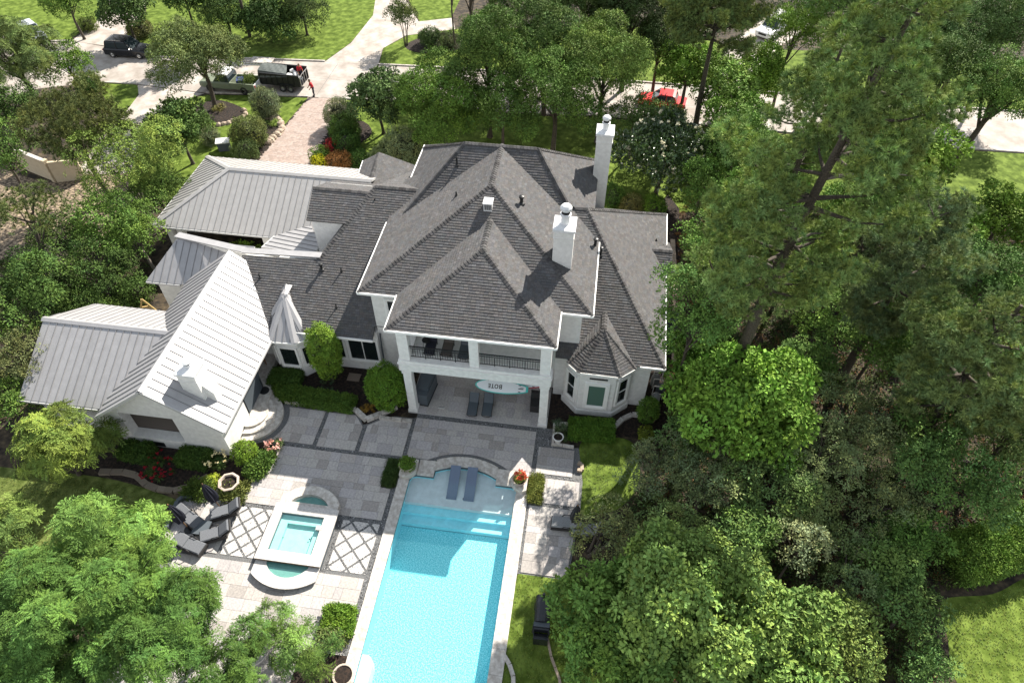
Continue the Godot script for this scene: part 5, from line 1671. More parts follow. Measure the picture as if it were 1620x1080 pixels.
func planting() -> void:
	var green := Color(0.06, 0.11, 0.02)
	var deep := Color(0.035, 0.07, 0.018)
	var lime := Color(0.11, 0.18, 0.03)
	var olive := Color(0.08, 0.1, 0.04)
	var grayg := Color(0.10, 0.125, 0.08)
	# shrubs close to the house
	shrub("clipped_bush", "large clipped egg-shaped bush left of the loggia's left pillar", -10.85, -24.6, Vector3(1.28, 1.75, 1.25), "box", Color(0.06, 0.12, 0.018), 120.0)
	shrub("clipped_bush", "tall conical bush in front of the dark window beside the turret", -14.95, -26.0, Vector3(1.0, 2.35, 1.0), "box", Color(0.085, 0.15, 0.025), 115.0, 0.45)
	var st := MB.new()
	st.tube([Vector3(-14.95, 0, -26.0), Vector3(-14.95, 0.9, -26.0)], [0.09, 0.07], 8)
	var sk := thing("bush_stem", "short bare stem under the tall conical bush by the turret", "stem")
	put(st, "stem", M.bark, sk)
	shrub("clipped_bush", "small rounded bush in the left stone planter at the pool corner", -8.62, -20.15, Vector3(0.42, 0.4, 0.4), "box", green, 130.0, 0.42)
	ball("clipped_bush", "bright rounded bush at the corner of the pool house below the curved steps", -18.03, -19.72, 0.69, 0.95, Color(0.085, 0.145, 0.022))
	ball("clipped_bush", "dark conical shrub beside the right wing's corner", 4.77, -25.57, 0.57, 2.0, Color(0.05, 0.1, 0.02))
	ball("clipped_bush", "small yellow-green shrub below the conical shrub by the right wing", 4.78, -24.4, 0.45, 0.9, Color(0.08, 0.11, 0.02))
	hedge("hedge", "clipped box hedge in the bed below the faceted bay", [Vector2(0.39, -24.26), Vector2(2.72, -24.41)], 1.15, 0.5, "box", Color(0.05, 0.105, 0.018), 110.0)
	hedge("hedge", "low clipped hedge curving along the raised bed's pale wall", [Vector2(-18.35, -25.42), Vector2(-17.48, -24.42), Vector2(-15.86, -24.25), Vector2(-13.09, -24.15)], 0.85, 0.5, "box", Color(0.045, 0.085, 0.018), 100.0)
	hedge("hedge", "dark block of hedge under the turret windows", [Vector2(-18.61, -25.43), Vector2(-16.97, -25.51)], 1.1, 0.6, "box", Color(0.035, 0.07, 0.018), 100.0)
	hedge("hedge", "dark clipped hedge under the pool house's deep opening, left piece", [Vector2(-25.2, -19.07), Vector2(-23.55, -19.05)], 0.9, 0.6, "box", deep, 90.0)
	hedge("hedge", "dark clipped hedge under the pool house wall, right piece", [Vector2(-21.65, -19.1), Vector2(-20.11, -19.1)], 0.9, 0.6, "box", deep, 90.0)
	hedge("hedge", "leafy low hedge beside the patio's left edge below the rounded bush", [Vector2(-17.27, -18.66), Vector2(-16.83, -19.83)], 0.7, 0.4, "small", Color(0.055, 0.1, 0.025), 55.0)
	hedge("hedge", "thick grassy hedge block at the pool's left side near the bottom", [Vector2(-9.93, -11.89), Vector2(-9.85, -10.86)], 1.3, 0.55, "box", Color(0.07, 0.13, 0.02), 110.0)
	shrub("shrub", "loose shrub at the near end of the grassy hedge by the pool", Vector2(-9.94, -10.54).x, Vector2(-9.94, -10.54).y, Vector3(0.7, 0.45, 0.5), "small", olive, 30.0)
	hedge("hedge", "dark ground plants in the square bed left of the pool's corner", [Vector2(-9.52, -20.6), Vector2(-9.52, -19.1)], 0.6, 0.14, "small", Color(0.03, 0.055, 0.02), 40.0, 0.0, 0.5)
	hedge("hedge", "red and green mixed plants in the square bed right of the pool's corner", [Vector2(-1.27, -20.7), Vector2(-1.27, -19.25)], 0.5, 0.28, "small", Color(0.10, 0.12, 0.035), 36.0, 0.0, 0.6)
	tuft("spiky_plant", "spiky plant growing out of the white pot by the loggia", Vector2(-0.39, -24.06).x, Vector2(-0.39, -24.06).y, 0.4, 0.45, Color(0.05, 0.075, 0.05), 9, 0.5)
	tuft("spiky_plant", "dark spiky plants in the bed right of the white pot", Vector2(0.28, -23.7).x, Vector2(0.28, -23.7).y, 0.5, 0.3, Color(0.045, 0.07, 0.035), 10)
	tuft("grassy_plant", "orange-tinged grassy plant at the tip of the raised bed", Vector2(-12.07, -24.1).x, Vector2(-12.07, -24.1).y, 0.6, 0.25, Color(0.16, 0.1, 0.025), 16, 0.05)
	tuft("grassy_plant", "blue-green grassy plants under the tall conical bush", Vector2(-15.16, -25.56).x, Vector2(-15.16, -25.56).y, 0.7, 0.25, Color(0.05, 0.08, 0.05), 14)
	tuft("rose_bush", "red flowering plants in the shaded bed under the pool house", Vector2(-22.61, -18.32).x, Vector2(-22.61, -18.32).y, 1.1, 0.45, Color(0.035, 0.06, 0.02), 16, 0.0, "", "flowers", Color(0.16, 0.008, 0.02), 30)
	tuft("rose_bush", "pink and white flowers by the patio's upper left corner", Vector2(-16.76, -20.63).x, Vector2(-16.76, -20.63).y, 0.5, 0.4, Color(0.05, 0.075, 0.03), 8, 0.0, "", "flowers", Color(0.55, 0.35, 0.4), 20)
	tuft("rose_bush", "white flowers on dark plants at the pool house's front corner", Vector2(-19.59, -19.05).x, Vector2(-19.59, -19.05).y, 0.7, 0.5, Color(0.04, 0.07, 0.025), 12, 0.0, "", "flowers", Color(0.65, 0.6, 0.5), 20)
	tuft("grassy_plant", "bright yellow-green plant beside the stone urn", Vector2(-19.43, -17.78).x, Vector2(-19.43, -17.78).y, 0.55, 0.4, Color(0.16, 0.22, 0.03), 16)
	hedge("hedge", "dark grassy border between the lawn and the lounge terrace", [Vector2(-20.22, -17.3), Vector2(-19.23, -17.16)], 0.8, 0.35, "small", Color(0.05, 0.08, 0.02), 40.0)
	hedge("hedge", "dry grassy border below the stone urn", [Vector2(-18.43, -17.43), Vector2(-17.32, -17.35)], 0.8, 0.3, "small", Color(0.09, 0.11, 0.04), 36.0)
	ball("shrub", "green leafy courtyard plants between the carport and the pale parapet", -25.14, -36.6, 0.74, 0.8, Color(0.075, 0.14, 0.025))
	ball("shrub", "leafy courtyard plant at the carport's corner", -26.36, -36.49, 0.6, 0.8, Color(0.07, 0.13, 0.025))
	ball("shrub", "leafy courtyard plant next to the pale metal saddle roof", -23.87, -36.56, 0.6, 0.8, Color(0.08, 0.14, 0.03))
	ball("shrub", "dark shrub in the gap behind the metal wing's ridge", -30.58, -31.06, 1.06, 0.9, Color(0.04, 0.075, 0.022))
	ball("shrub", "dark shrub left of the yellow timber frame", -31.36, -30.28, 0.96, 0.9, Color(0.045, 0.08, 0.025))
	# front garden
	ball("round_bush", "clipped dark round bush by the neighbour's drive", -50, -58.08, 1.18, 0.9, deep)
	ball("shrub", "gray-green feathery tree-like shrub by the brick driveway's far left", -31.14, -56.5, 1.3, 1.1, grayg)
	ball("shrub", "olive loose shrub left of the brick driveway near the house", -30.65, -51.43, 1.58, 0.9, olive)
	ball("shrub", "dark loose shrub beside the white box near the carport roof", -30.3, -49.37, 1.11, 0.8, Color(0.05, 0.075, 0.03))
	ball("shrub", "gray-green grassy shrub left of the white box", -34.52, -51.43, 0.91, 0.8, grayg)
	tuft("grassy_plant", "strap-leaved plants among the rocks by the brick driveway", Vector2(-30.24, -55.32).x, Vector2(-30.24, -55.32).y, 0.7, 0.5, Color(0.09, 0.14, 0.04), 12)
	tuft("grassy_plant", "spiky plant in the dark mulch under the street oak", Vector2(-36.36, -57.02).x, Vector2(-36.36, -57.02).y, 0.6, 0.6, Color(0.1, 0.1, 0.04), 10)
	ball("shrub", "pale gray airy shrub at the right side of the brick driveway", -23.75, -55.86, 1.4, 1.0, Color(0.14, 0.16, 0.11))
	ball("shrub", "dark green rounded shrub right of the brick driveway", -22.62, -53.65, 1.49, 0.8, Color(0.045, 0.085, 0.02))
	ball("shrub", "dark green low shrub behind the red-leaved bush", -21.86, -51.6, 1.23, 0.8, deep)
	ball("red_bush", "red-leaved bush by the brick driveway", -22.99, -51.11, 0.72, 0.9, Color(0.2, 0.02, 0.025))
	ball("shrub", "small green shrub beside the red-leaved bush near the carport ridge", -23.75, -49.79, 0.88, 0.8, Color(0.055, 0.1, 0.02))
	ball("yellow_bush", "bright yellow-green round bush behind the carport roof", -23.5, -48.99, 0.6, 0.9, Color(0.3, 0.3, 0.02))
	ball("rust_bush", "rust brown rounded bush behind the carport roof", -21.79, -49.14, 1.09, 0.6, Color(0.16, 0.08, 0.035))
	ball("shrub", "dark green shrub between the rust bush and the porch roof", -20.23, -49.96, 0.88, 0.7, Color(0.04, 0.08, 0.02))
	ball("shrub", "large silvery shrub beside the porch roof", -16.18, -50.5, 2.17, 0.8, Color(0.12, 0.15, 0.085))
	ball("shrub", "silvery shrub at the porch roof's corner", -17.89, -50.31, 1.2, 0.8, Color(0.11, 0.145, 0.075))
	ball("shrub", "dark upright shrub right of the far white chimney", 1.91, -47.22, 0.71, 1.4, Color(0.04, 0.08, 0.02))
	ball("shrub", "flowering pale shrub behind the right wing's far eave", 3.43, -46.7, 0.92, 0.7, Color(0.1, 0.1, 0.045))
	ball("shrub", "round green shrub behind the right wing's far eave", 5.18, -46.48, 0.91, 0.9, Color(0.06, 0.12, 0.02))
	ball("shrub", "low shrub in the island bed across the street", -19.28, -74.04, 1.25, 0.7, Color(0.05, 0.085, 0.035))
	ball("shrub", "grayish shrub in the island bed across the street", -17.08, -73.65, 1.11, 0.7, Color(0.07, 0.09, 0.05))
	ball("shrub", "pale low shrub around the tree behind the black car", -51.74, -71.24, 1.41, 0.6, Color(0.09, 0.1, 0.05))
	ball("shrub", "low shrub at the tree between the two far-left driveways", -58.48, -71.9, 1.08, 0.6, Color(0.07, 0.1, 0.03))
	# rocks edging the driveway bed and the oak's mulch
	var rocks := []
	for p in [Vector2(-31.14, -56.36), Vector2(-30.53, -56.09), Vector2(-29.98, -55.94), Vector2(-29.49, -55.32), Vector2(-29.09, -54.58), Vector2(-29.08, -53.91), Vector2(-29.15, -53.46), Vector2(-29.3, -52.89), Vector2(-29.36, -52.44), Vector2(-29.47, -52.1)]: rocks.append([p, 0.5])
	for p in [Vector2(-33.91, -57.26), Vector2(-33.51, -56.6), Vector2(-33.51, -56), Vector2(-33.8, -55.49), Vector2(-34.18, -55.2), Vector2(-34.39, -54.82), Vector2(-34.76, -54.54), Vector2(-35.18, -54.36)]: rocks.append([p, 0.36])
	var places := ["topmost", "second", "third", "fourth", "fifth", "sixth", "seventh", "eighth", "ninth", "last"]
	for i in rocks.size():
		var lab: String = ("%s tan rock from the street in the brick driveway's edging" % places[i]) if i < 10 else ("%s small rock around the street oak's mulch, counted from the right" % places[i - 10])
		rock(lab, rocks[i][0], rocks[i][1], "rocks edging the driveway bed" if i < 10 else "rocks edging the oak's mulch")

func ball(called: String, label: String, x: float, z: float, r: float, tall: float, col: Color) -> Node3D:
	return shrub(called, label, x, z, Vector3(r, r * tall, r), "box" if called in ["clipped_bush", "round_bush"] else "small", col, 110.0 if called in ["clipped_bush", "round_bush"] else 30.0)

func rock(label: String, p: Vector2, s: float, group: String) -> void:
	var mb := MB.new()
	var pts := []
	for i in 5:
		var ring := []
		for k in 7:
			var a := TAU * k / 7 + jit(0.2)
			var h := i / 4.0
			var rad := s * sqrt(maxf(0.02, 1.0 - h * h * 0.95)) * rng.randf_range(0.75, 1.1)
			ring.append(Vector3(cos(a) * rad, h * s * 0.8, sin(a) * rad * 0.75))
		pts.append(ring)
	for i in 4:
		for k in 7:
			mb.quad(pts[i][(k + 1) % 7], pts[i][k], pts[i + 1][k], pts[i + 1][(k + 1) % 7])
	mb.face(pts[4], Vector3.UP)
	var o := put(mb, "rock", M.rock)
	o.position = Vector3(p.x, 0, p.y)
	o.rotation.y = rng.randf() * TAU
	tag(o, label, "rock", group)

func trees() -> void:
	var olive := Color(0.085, 0.115, 0.05)
	var bright := Color(0.095, 0.165, 0.028)
	var green := Color(0.062, 0.115, 0.025)
	var deep := Color(0.035, 0.065, 0.02)
	var feath := Color(0.13, 0.185, 0.055)
	var grayg := Color(0.095, 0.115, 0.075)
	var pinec := Color(0.12, 0.165, 0.07)
	# ---- along the street, left
	tree("oak_tree", "rounded gray-green oak in a mulch bed in front of the parked pickup truck", -36.82, -57.34, 3.92, 5.4, "oak", olive, 17.0, 0.6)
	tree("small_tree", "dark glossy small tree on the front lawn left of the white box", -34.71, -47.92, 2.49, 3.6, "broad", Color(0.045, 0.08, 0.025), 17.0, 0.85)
	tree("tree", "gray-green leafy tree at the left edge in front of the silver car", -54.08, -55.28, 3.84, 4.8, "feather", Color(0.10, 0.14, 0.06), 15.0)
	tree("small_tree", "bright small tree left of the round clipped bush", -51.73, -58.6, 2.02, 3.0, "oak", Color(0.075, 0.14, 0.025), 13.0, 0.9)
	tree("pine_tree", "short bushy pine left of the front lawn", -39.08, -42.07, 3.79, 7.0, "pine", Color(0.085, 0.105, 0.045), 17.0, 0.7)
	tree("airy_tree", "airy light green tree with thin gray stems beyond the carport", -34.72, -40.1, 3.56, 5.5, "oak", Color(0.11, 0.16, 0.045), 8.0, 0.7, 0, 0.1, Vector2(0.3, 0.3), 3, "", 0.9, M.bark_pale)
	tree("tree", "deep green tree in shade at the left edge below the gray-green tree", -50.12, -48.06, 2.59, 4.0, "oak", deep, 14.0)
	tree("tree", "green tree at the left edge above the beige garden wall", -46.01, -41.36, 2.16, 4.5, "oak", Color(0.06, 0.11, 0.03), 13.0)
	tree("pine_tree", "thin pine leaning over the dirt at the left edge", -35.01, -31.08, 2.31, 7.5, "pine", Color(0.08, 0.105, 0.045), 9.0, 0.6, 0, 0.16, Vector2(1.5, -0.8))
	tree("small_tree", "dark leafy tree over the dirt path at the left", -35.92, -32.99, 2.19, 3.6, "oak", Color(0.045, 0.075, 0.025), 11.0, 0.8)
	tree("tree", "mid green tree left of the carport's eave", -33.14, -34.51, 2.48, 4.0, "oak", Color(0.06, 0.11, 0.028), 14.0)
	tree("tree", "leafy tree with a pale bent trunk beside the carport", -31.19, -33.89, 1.98, 3.6, "oak", Color(0.07, 0.12, 0.03), 13.0, 0.85, 0, 0.12, Vector2(-0.9, -0.5), 1, "", 1.0, M.bark_pale)
	tree("tree", "green tree touching the carport's far left corner", -32.58, -39.58, 2.02, 3.0, "oak", Color(0.065, 0.11, 0.03), 13.0)
	tree("tree", "dark tree left of the small metal roof", -31.57, -29.85, 2.16, 3.6, "oak", deep, 12.0)
	tree("tree", "dense dark tree at the left edge level with the small metal roof", -33.44, -27.22, 2.42, 5.0, "oak", Color(0.04, 0.075, 0.022), 13.0)
	tree("tree", "green tree at the left edge above the metal pool-house wing", -33.28, -24.19, 2.05, 5.0, "oak", Color(0.05, 0.09, 0.025), 13.0)
	tree("tree", "shrubby tree just above the metal wing's ridge", -32.38, -28.01, 1.64, 2.6, "oak", Color(0.05, 0.09, 0.025), 12.0)
	tree("tree", "olive twiggy tree left of the metal pool-house wing", -31.84, -22.1, 1.82, 4.2, "small", Color(0.085, 0.1, 0.05), 13.0)
	tree("small_tree", "light bushy tree at the left edge by the wing's corner", -31.67, -19.91, 1.37, 2.6, "oak", Color(0.07, 0.12, 0.03), 13.0)
	tree("feathery_tree", "light green feathery tree below the metal wing's left corner", -27.04, -17.38, 2.1, 3.0, "feather", feath, 19.0, 0.75)
	tree("small_tree", "small green tree hugging the pool house's left front corner", -25.44, -18.66, 0.91, 2.2, "feather", Color(0.08, 0.12, 0.035), 14.0)
	tree("small_tree", "light green small tree on the shaded left lawn's edge", -27.16, -12.77, 1.33, 2.0, "feather", Color(0.1, 0.15, 0.05), 13.0)
	# ---- bottom left
	tree("feathery_tree", "pale green bushy tree top left of the lounge terrace", -19.68, -11.4, 2.2, 5.0, "feather", Color(0.095, 0.165, 0.05), 22.0, 0.8)
	tree("leafy_tree", "large leafy tree filling the bottom left corner", -20.2, -7.91, 3.13, 5.0, "feather", Color(0.066, 0.128, 0.038), 21.0, 0.8, 0, 0.0, Vector2.ZERO, 1, "", 0.85)
	tree("leafy_tree", "leafy tree reaching over the lower patio beside the spa", -15.91, -8.54, 2.56, 4.4, "feather", Color(0.06, 0.12, 0.036), 21.0, 0.8, 0, 0.0, Vector2.ZERO, 1, "", 0.85)
	tree("leafy_tree", "leafy tree between the pale bushy tree and the patio's lower left edge", -17.75, -10.01, 2.08, 4.8, "feather", Color(0.075, 0.14, 0.04), 21.0, 0.8, 0, 0.0, Vector2.ZERO, 1, "", 0.85)
	tree("wispy_shrub", "low leafy shrub right of the pale bowl under the tree's edge", -12.55, -10.32, 1, 1.4, "feather", Color(0.075, 0.135, 0.04), 11.0, 0.7, 0, 0.03, Vector2.ZERO, 3, "", 0.7)
	tree("leafy_tree", "lower leafy tree around the pale bowl at the bottom", -13.44, -7.64, 1.77, 3.0, "feather", Color(0.06, 0.115, 0.034), 19.0, 0.8, 0, 0.0, Vector2.ZERO, 1, "", 0.8)
	tree("wispy_shrub", "wispy light green shrub between the pale bowl and the pool", -10.66, -9.36, 1.31, 1.5, "feather", Color(0.085, 0.145, 0.045), 9.0, 0.7, 0, 0.03, Vector2.ZERO, 4, "", 0.9)
	# ---- across the street, left to centre
	tree("small_tree", "tree with a leaning trunk between the two far-left driveways", -57.69, -69.53, 2.44, 4.2, "oak", green, 13.0, 0.7)
	tree("small_tree", "glossy tree by the curving driveway behind the black car", -51.4, -69.32, 2.42, 4.0, "broad", Color(0.045, 0.08, 0.03), 14.0, 0.8)
	tree("small_tree", "tree at the top edge above the street oak", -46.01, -72.7, 2.47, 4.2, "broad", Color(0.045, 0.085, 0.025), 13.0, 0.7)
	tree("shrub_tree", "dark rounded shrub tree at the top edge left of the thin trunk", -41.95, -72.8, 2.51, 2.4, "oak", deep, 14.0, 0.8)
	tree("shrub_tree", "dark rounded shrub tree right of the thin trunk", -36.89, -72.72, 2.77, 2.2, "broad", Color(0.03, 0.06, 0.018), 15.0, 0.8)
	tree("shrub_tree", "dark shrub tree next to the brown mulch across the street", -33.53, -74.26, 2.65, 2.6, "oak", Color(0.04, 0.065, 0.025), 12.0, 0.8)
	pine("tall bare-trunked pine at the top edge behind the street oak", Vector2(-39.7, -72.91).x, Vector2(-39.7, -72.91).y, 13.0, 2.6, Vector2(-0.6, 0), pinec, 0.6, 8, 1.0, 0.14)
	tree("crape_myrtle", "small many-stemmed tree on the island across the street", -21.86, -73.35, 1.55, 3.4, "oak", Color(0.065, 0.09, 0.035), 15.0, 0.8, 0, 0.05, Vector2.ZERO, 4)
	tree("tall_tree", "tall thin tree at the top edge right of the many-stemmed tree", -16.24, -72.78, 1.89, 9.0, "oak", green, 12.0, 0.7, 0, 0.1)
	tree("tall_tree", "second tall thin tree at the top edge behind the island bed", -13.77, -69.77, 2.19, 9.0, "oak", Color(0.05, 0.09, 0.025), 12.0, 0.7, 0, 0.12)
	# ---- between street and house
	tree("small_tree", "dark upright small tree beside the brick driveway's right lawn", -19.52, -55.21, 2.58, 3.8, "broad", Color(0.05, 0.085, 0.035), 13.0, 1.0)
	tree("tree", "dense rounded green tree in front of the main roof's left end", -13.09, -53.15, 3.91, 4.8, "oak", Color(0.07, 0.13, 0.028), 20.0, 0.8)
	tree("tree", "tall green tree by the street right of the island bed", -9.68, -56.03, 3.6, 8.6, "oak", Color(0.055, 0.1, 0.028), 18.0, 1.0)
	tree("tree", "dark tree behind the main roof's ridge", -7.97, -52.63, 2.93, 5.2, "oak", Color(0.045, 0.085, 0.022), 15.0, 0.9)
	tree("tree", "broad green tree behind the right end of the main ridge", -3.68, -54.02, 4.05, 6.2, "oak", Color(0.06, 0.11, 0.03), 17.0, 0.85)
	tree("tree", "light topped tree above the far white chimney", 0.14, -56.62, 3.63, 7.4, "oak", Color(0.085, 0.135, 0.038), 17.0, 0.85)
	tree("tree", "green tree across the street right of the tall street tree", -5.24, -60.86, 3.71, 7.6, "oak", Color(0.06, 0.1, 0.035), 16.0)
	tree("tree", "dark tall tree at the top edge above the light topped tree", 2.05, -66.63, 3.76, 8.1, "oak", Color(0.03, 0.05, 0.02), 16.0)
	tree("tree", "dark tree in the shade across the street left of the leaning pine", 5.11, -66.13, 2.94, 5.6, "oak", Color(0.03, 0.052, 0.02), 14.0)
	tree("tree", "dark leafy tree at the top edge in the middle", -2.51, -68.64, 3.97, 8.6, "oak", Color(0.045, 0.075, 0.028), 15.0)
	tree("tree", "green tree at the top edge above the island bed", -8.72, -67.86, 3.69, 9.1, "oak", Color(0.05, 0.085, 0.03), 14.0)
	var mg := tree("magnolia", "dark glossy magnolia with white flowers right of the far chimney", 5.41, -48.98, 3.49, 4.2, "big", Color(0.028, 0.055, 0.018), 15.0, 0.85)
	var fx := []
	var fc := []
	for k in 60:
		var d := rdir()
		d.y = absf(d.y) * 0.9
		fx.append(Transform3D(orient(d + Vector3.UP, rng.randf_range(0.9, 1.9)), Vector3(0, 4.2, 0) + d * Vector3(3.5, 3.2, 3.5) * rng.randf_range(0.9, 1.02)))
		fc.append(Color(0.7, 0.66, 0.5))
	scatter(mg, "flowers", "petal", fx, fc, M.leaf, true)
	tree("small_tree", "airy small tree in front of the red car", 5.71, -55.3, 2.17, 3.4, "oak", Color(0.06, 0.1, 0.03), 6.0, 0.8)
	tree("small_tree", "tree beside the far chimney in front of the street", 3.06, -54.37, 1.92, 4.4, "oak", Color(0.055, 0.095, 0.03), 10.0, 0.8)
	# ---- right of the street scene
	tree("tree", "tall shading tree beyond the street at the right, left of the corner tree", 26.23, -55.53, 3.01, 9.5, "oak", Color(0.06, 0.1, 0.035), 13.0)
	tree("tree", "tall shading tree beyond the street behind the great pine's top", 22.86, -56.1, 2.95, 9.5, "oak", Color(0.055, 0.095, 0.03), 13.0)
	tree("maple_tree", "light tree by the near kerb just right of the leaning pine's foot", 11.58, -56, 2.36, 4.2, "broad", Color(0.086, 0.151, 0.036), 12.0, 0.8)
	tree("maple_tree", "bright broad-leaved tree left of the leaning pine trunk", 7.87, -63.56, 3.14, 4.6, "broad", Color(0.101, 0.177, 0.036), 13.0, 0.8)
	tree("maple_tree", "bright airy tree right of the leaning pine trunk by the street", 10.89, -60.27, 3.03, 4.2, "broad", Color(0.106, 0.177, 0.047), 10.0, 0.8)
	tree("maple_tree", "bright upright tree below the white car's driveway", 14.68, -64.65, 2.36, 3.6, "broad", Color(0.101, 0.177, 0.031), 15.0, 1.2)
	tree("tree", "bright tree right of the parked white car", 16.76, -65.22, 2.59, 8.0, "oak", Color(0.101, 0.166, 0.036), 14.0)
	pine("tall pine with a leaning bare trunk by the street right of the magnolia", Vector2(8.85, -58.64).x, Vector2(8.85, -58.64).y, 14.5, 4.2, Vector2(-0.3, 0.2), pinec, 0.62, 12, 1.3, 0.22)
	tree("tree", "mid green tree right of the magnolia", 10.68, -48.83, 3, 5.6, "oak", Color(0.079, 0.143, 0.040), 15.0)
	tree("tree", "leafy tree beside the right wing's far corner", 8.43, -45.5, 2.18, 4.2, "oak", Color(0.072, 0.136, 0.034), 14.0)
	tree("tree", "green tree right of the right wing's small cross roof", 8.18, -37.06, 1.85, 4.4, "oak", Color(0.072, 0.136, 0.034), 12.0)
	tree("tree", "leafy tree behind the great pine's middle", 12.65, -42.29, 2.72, 6.0, "oak", Color(0.086, 0.156, 0.038), 14.0)
	tree("tree", "bright leafy tree right behind the great pine's upper trunk", 22.12, -45.7, 2.9, 8.0, "broad", Color(0.101, 0.172, 0.036), 13.0, 0.9)
	tree("tree", "green tree below the great pine's right branches", 19.4, -41.12, 2.52, 7.0, "broad", Color(0.086, 0.159, 0.035), 12.0)
	pine("great pine with a thick curved trunk rising over the right garden", Vector2(8.83, -25.94).x, Vector2(8.83, -25.94).y, 25.0, 4.4, Vector2(1.5, 0.0), Color(0.14, 0.205, 0.085), 0.4, 18, 1.05, 0.31, true)
	pine("second tall pine left behind the great pine", Vector2(13.28, -41.28).x, Vector2(13.75, -41.35).y, 16.5, 3.2, Vector2(0.2, 0.0), Color(0.125, 0.185, 0.08), 0.42, 12, 1.05, 0.24)
	pine("gray-green pine right of the great pine's lower trunk", Vector2(17.22, -30.73).x, Vector2(17.22, -30.73).y, 13.5, 3.6, Vector2(0.1, 0.0), Color(0.13, 0.18, 0.105), 0.42, 12, 1.1, 0.22)
	pine("pine with a dark bare trunk at the right near the bright lawn's top", Vector2(19.13, -24.44).x, Vector2(19.13, -24.44).y, 13.0, 3.9, Vector2(0.2, 0.0), Color(0.135, 0.19, 0.09), 0.42, 12, 1.1, 0.24)
	tree("tree", "leaning dark-trunked tree at the right edge by the street lawn", 30.08, -53.57, 3.13, 9.0, "oak", Color(0.072, 0.129, 0.038), 15.0, 0.9, 0, 0.28, Vector2(0.9, 0.4))
	tree("tree", "dark tree at the top right beyond the street", 27.59, -67.72, 4.06, 6.5, "oak", Color(0.049, 0.087, 0.035), 14.0)
	tree("tree", "dark tree at the top right corner left part", 32.79, -68.5, 3.83, 6.5, "oak", Color(0.054, 0.096, 0.035), 14.0)
	tree("tree", "green tree in the top right corner", 36.45, -69.56, 3.44, 8.0, "oak", Color(0.070, 0.119, 0.045), 14.0)
	tree("tree", "tall dark tree at the top edge above the great pine", 21.03, -66.3, 3.87, 10.0, "oak", Color(0.078, 0.136, 0.048), 15.0)
	tree("tree", "bright shrubby tree at the right edge below the street lawn", 30.35, -45.62, 2.33, 3.0, "broad", Color(0.091, 0.156, 0.031), 13.0, 0.8)
	tree("tree", "bright shrubby tree right of the great pine below the street lawn", 27.09, -44.76, 1.94, 3.0, "broad", Color(0.086, 0.151, 0.031), 12.0, 0.8)
	tree("tree", "dark dense tree at the right edge in the middle height", 26.63, -37.56, 2.73, 3.8, "oak", Color(0.054, 0.104, 0.032), 14.0)
	tree("tree", "dark tree in the wood between the two right pines", 23.09, -37.27, 1.91, 3.6, "oak", Color(0.054, 0.096, 0.035), 11.0)
	tree("maple_tree", "bright green broad tree at the great pine's foot", 9.21, -23.54, 3.17, 5.4, "broad", Color(0.091, 0.172, 0.033), 19.0, 0.75)
	tree("tree", "green tree between the house's right wing and the great pine's foot", 7.2, -28.43, 1.5, 3.4, "broad", Color(0.080, 0.153, 0.033), 12.0)
	tree("tree", "tall narrow dark tree by the right wing's equipment, below the pine branches", 6.29, -27.17, 2.21, 8.4, "oak", Color(0.070, 0.136, 0.040), 13.0)
	tree("pine_tree", "bushy hanging pine crown left of the great pine's lower trunk", 7, -28.47, 2.01, 9.4, "pine", Color(0.151, 0.213, 0.094), 17.0, 0.6, 0, 0.2)
	tree("tree", "gray-green tree right of the bright broad tree", 12.97, -21.3, 2.11, 4.6, "small", Color(0.112, 0.150, 0.081), 13.0)
	tree("tree", "dull green tree below the bright broad tree", 10.33, -19.39, 1.95, 3.8, "oak", Color(0.078, 0.127, 0.051), 12.0)
	tree("tree", "dark gray-green tree at the side lawn's right edge", 7.43, -19.46, 2.11, 3.6, "small", Color(0.093, 0.127, 0.072), 12.0)
	tree("tree", "shaded gray tree right of the side lawn", 4.87, -20.35, 1.66, 2.8, "small", Color(0.093, 0.122, 0.074), 12.0)
	tree("tree", "olive twiggy tree over the right patio's edge", 2.61, -16.64, 1.93, 2.8, "small", Color(0.125, 0.150, 0.074), 10.0, 0.7, 0, 0.08, Vector2(0.6, 0), 3)
	tree("tree", "green tree behind the olive twiggy tree", 5.53, -16.67, 1.83, 3.4, "small", Color(0.086, 0.129, 0.054), 12.0)
	tree("tree", "mid green tree hugging the great pine's middle trunk on the left", 10.13, -39, 2.21, 5.5, "oak", Color(0.086, 0.153, 0.041), 13.0)
	tree("tree", "bright tree behind the great pine's trunk where its dead branch shows", 13.36, -36.21, 2.28, 5.2, "broad", Color(0.091, 0.161, 0.042), 13.0)
	tree("tree", "green tree between the great pine's trunk and the gray-green pine", 14.87, -32.09, 2.07, 4.6, "oak", Color(0.093, 0.163, 0.047), 13.0)
	tree("tree", "green tree filling the gap under the gray-green pine's right side", 17.95, -30.47, 2, 4.8, "oak", Color(0.079, 0.143, 0.040), 13.0)
	tree("tree", "dark green tree right of the bright broad tree's top", 13.38, -28.29, 1.68, 4, "oak", Color(0.070, 0.127, 0.040), 13.0)
	tree("tree", "gray-green tree right of the bright broad tree's lower edge", 15.25, -24.52, 1.77, 4.2, "small", Color(0.112, 0.150, 0.081), 13.0)
	tree("tree", "light gray-green tree left of the right pine's bare trunk", 15.82, -22.48, 1.55, 4.6, "small", Color(0.116, 0.150, 0.084), 13.0)
	tree("tree", "green tree under the right pine's left branches", 19.02, -27.29, 1.88, 5, "oak", Color(0.086, 0.143, 0.047), 13.0)
	tree("tree", "green tree right of the right pine's bare trunk", 18.79, -23.44, 1.71, 4.4, "oak", Color(0.072, 0.129, 0.040), 13.0)
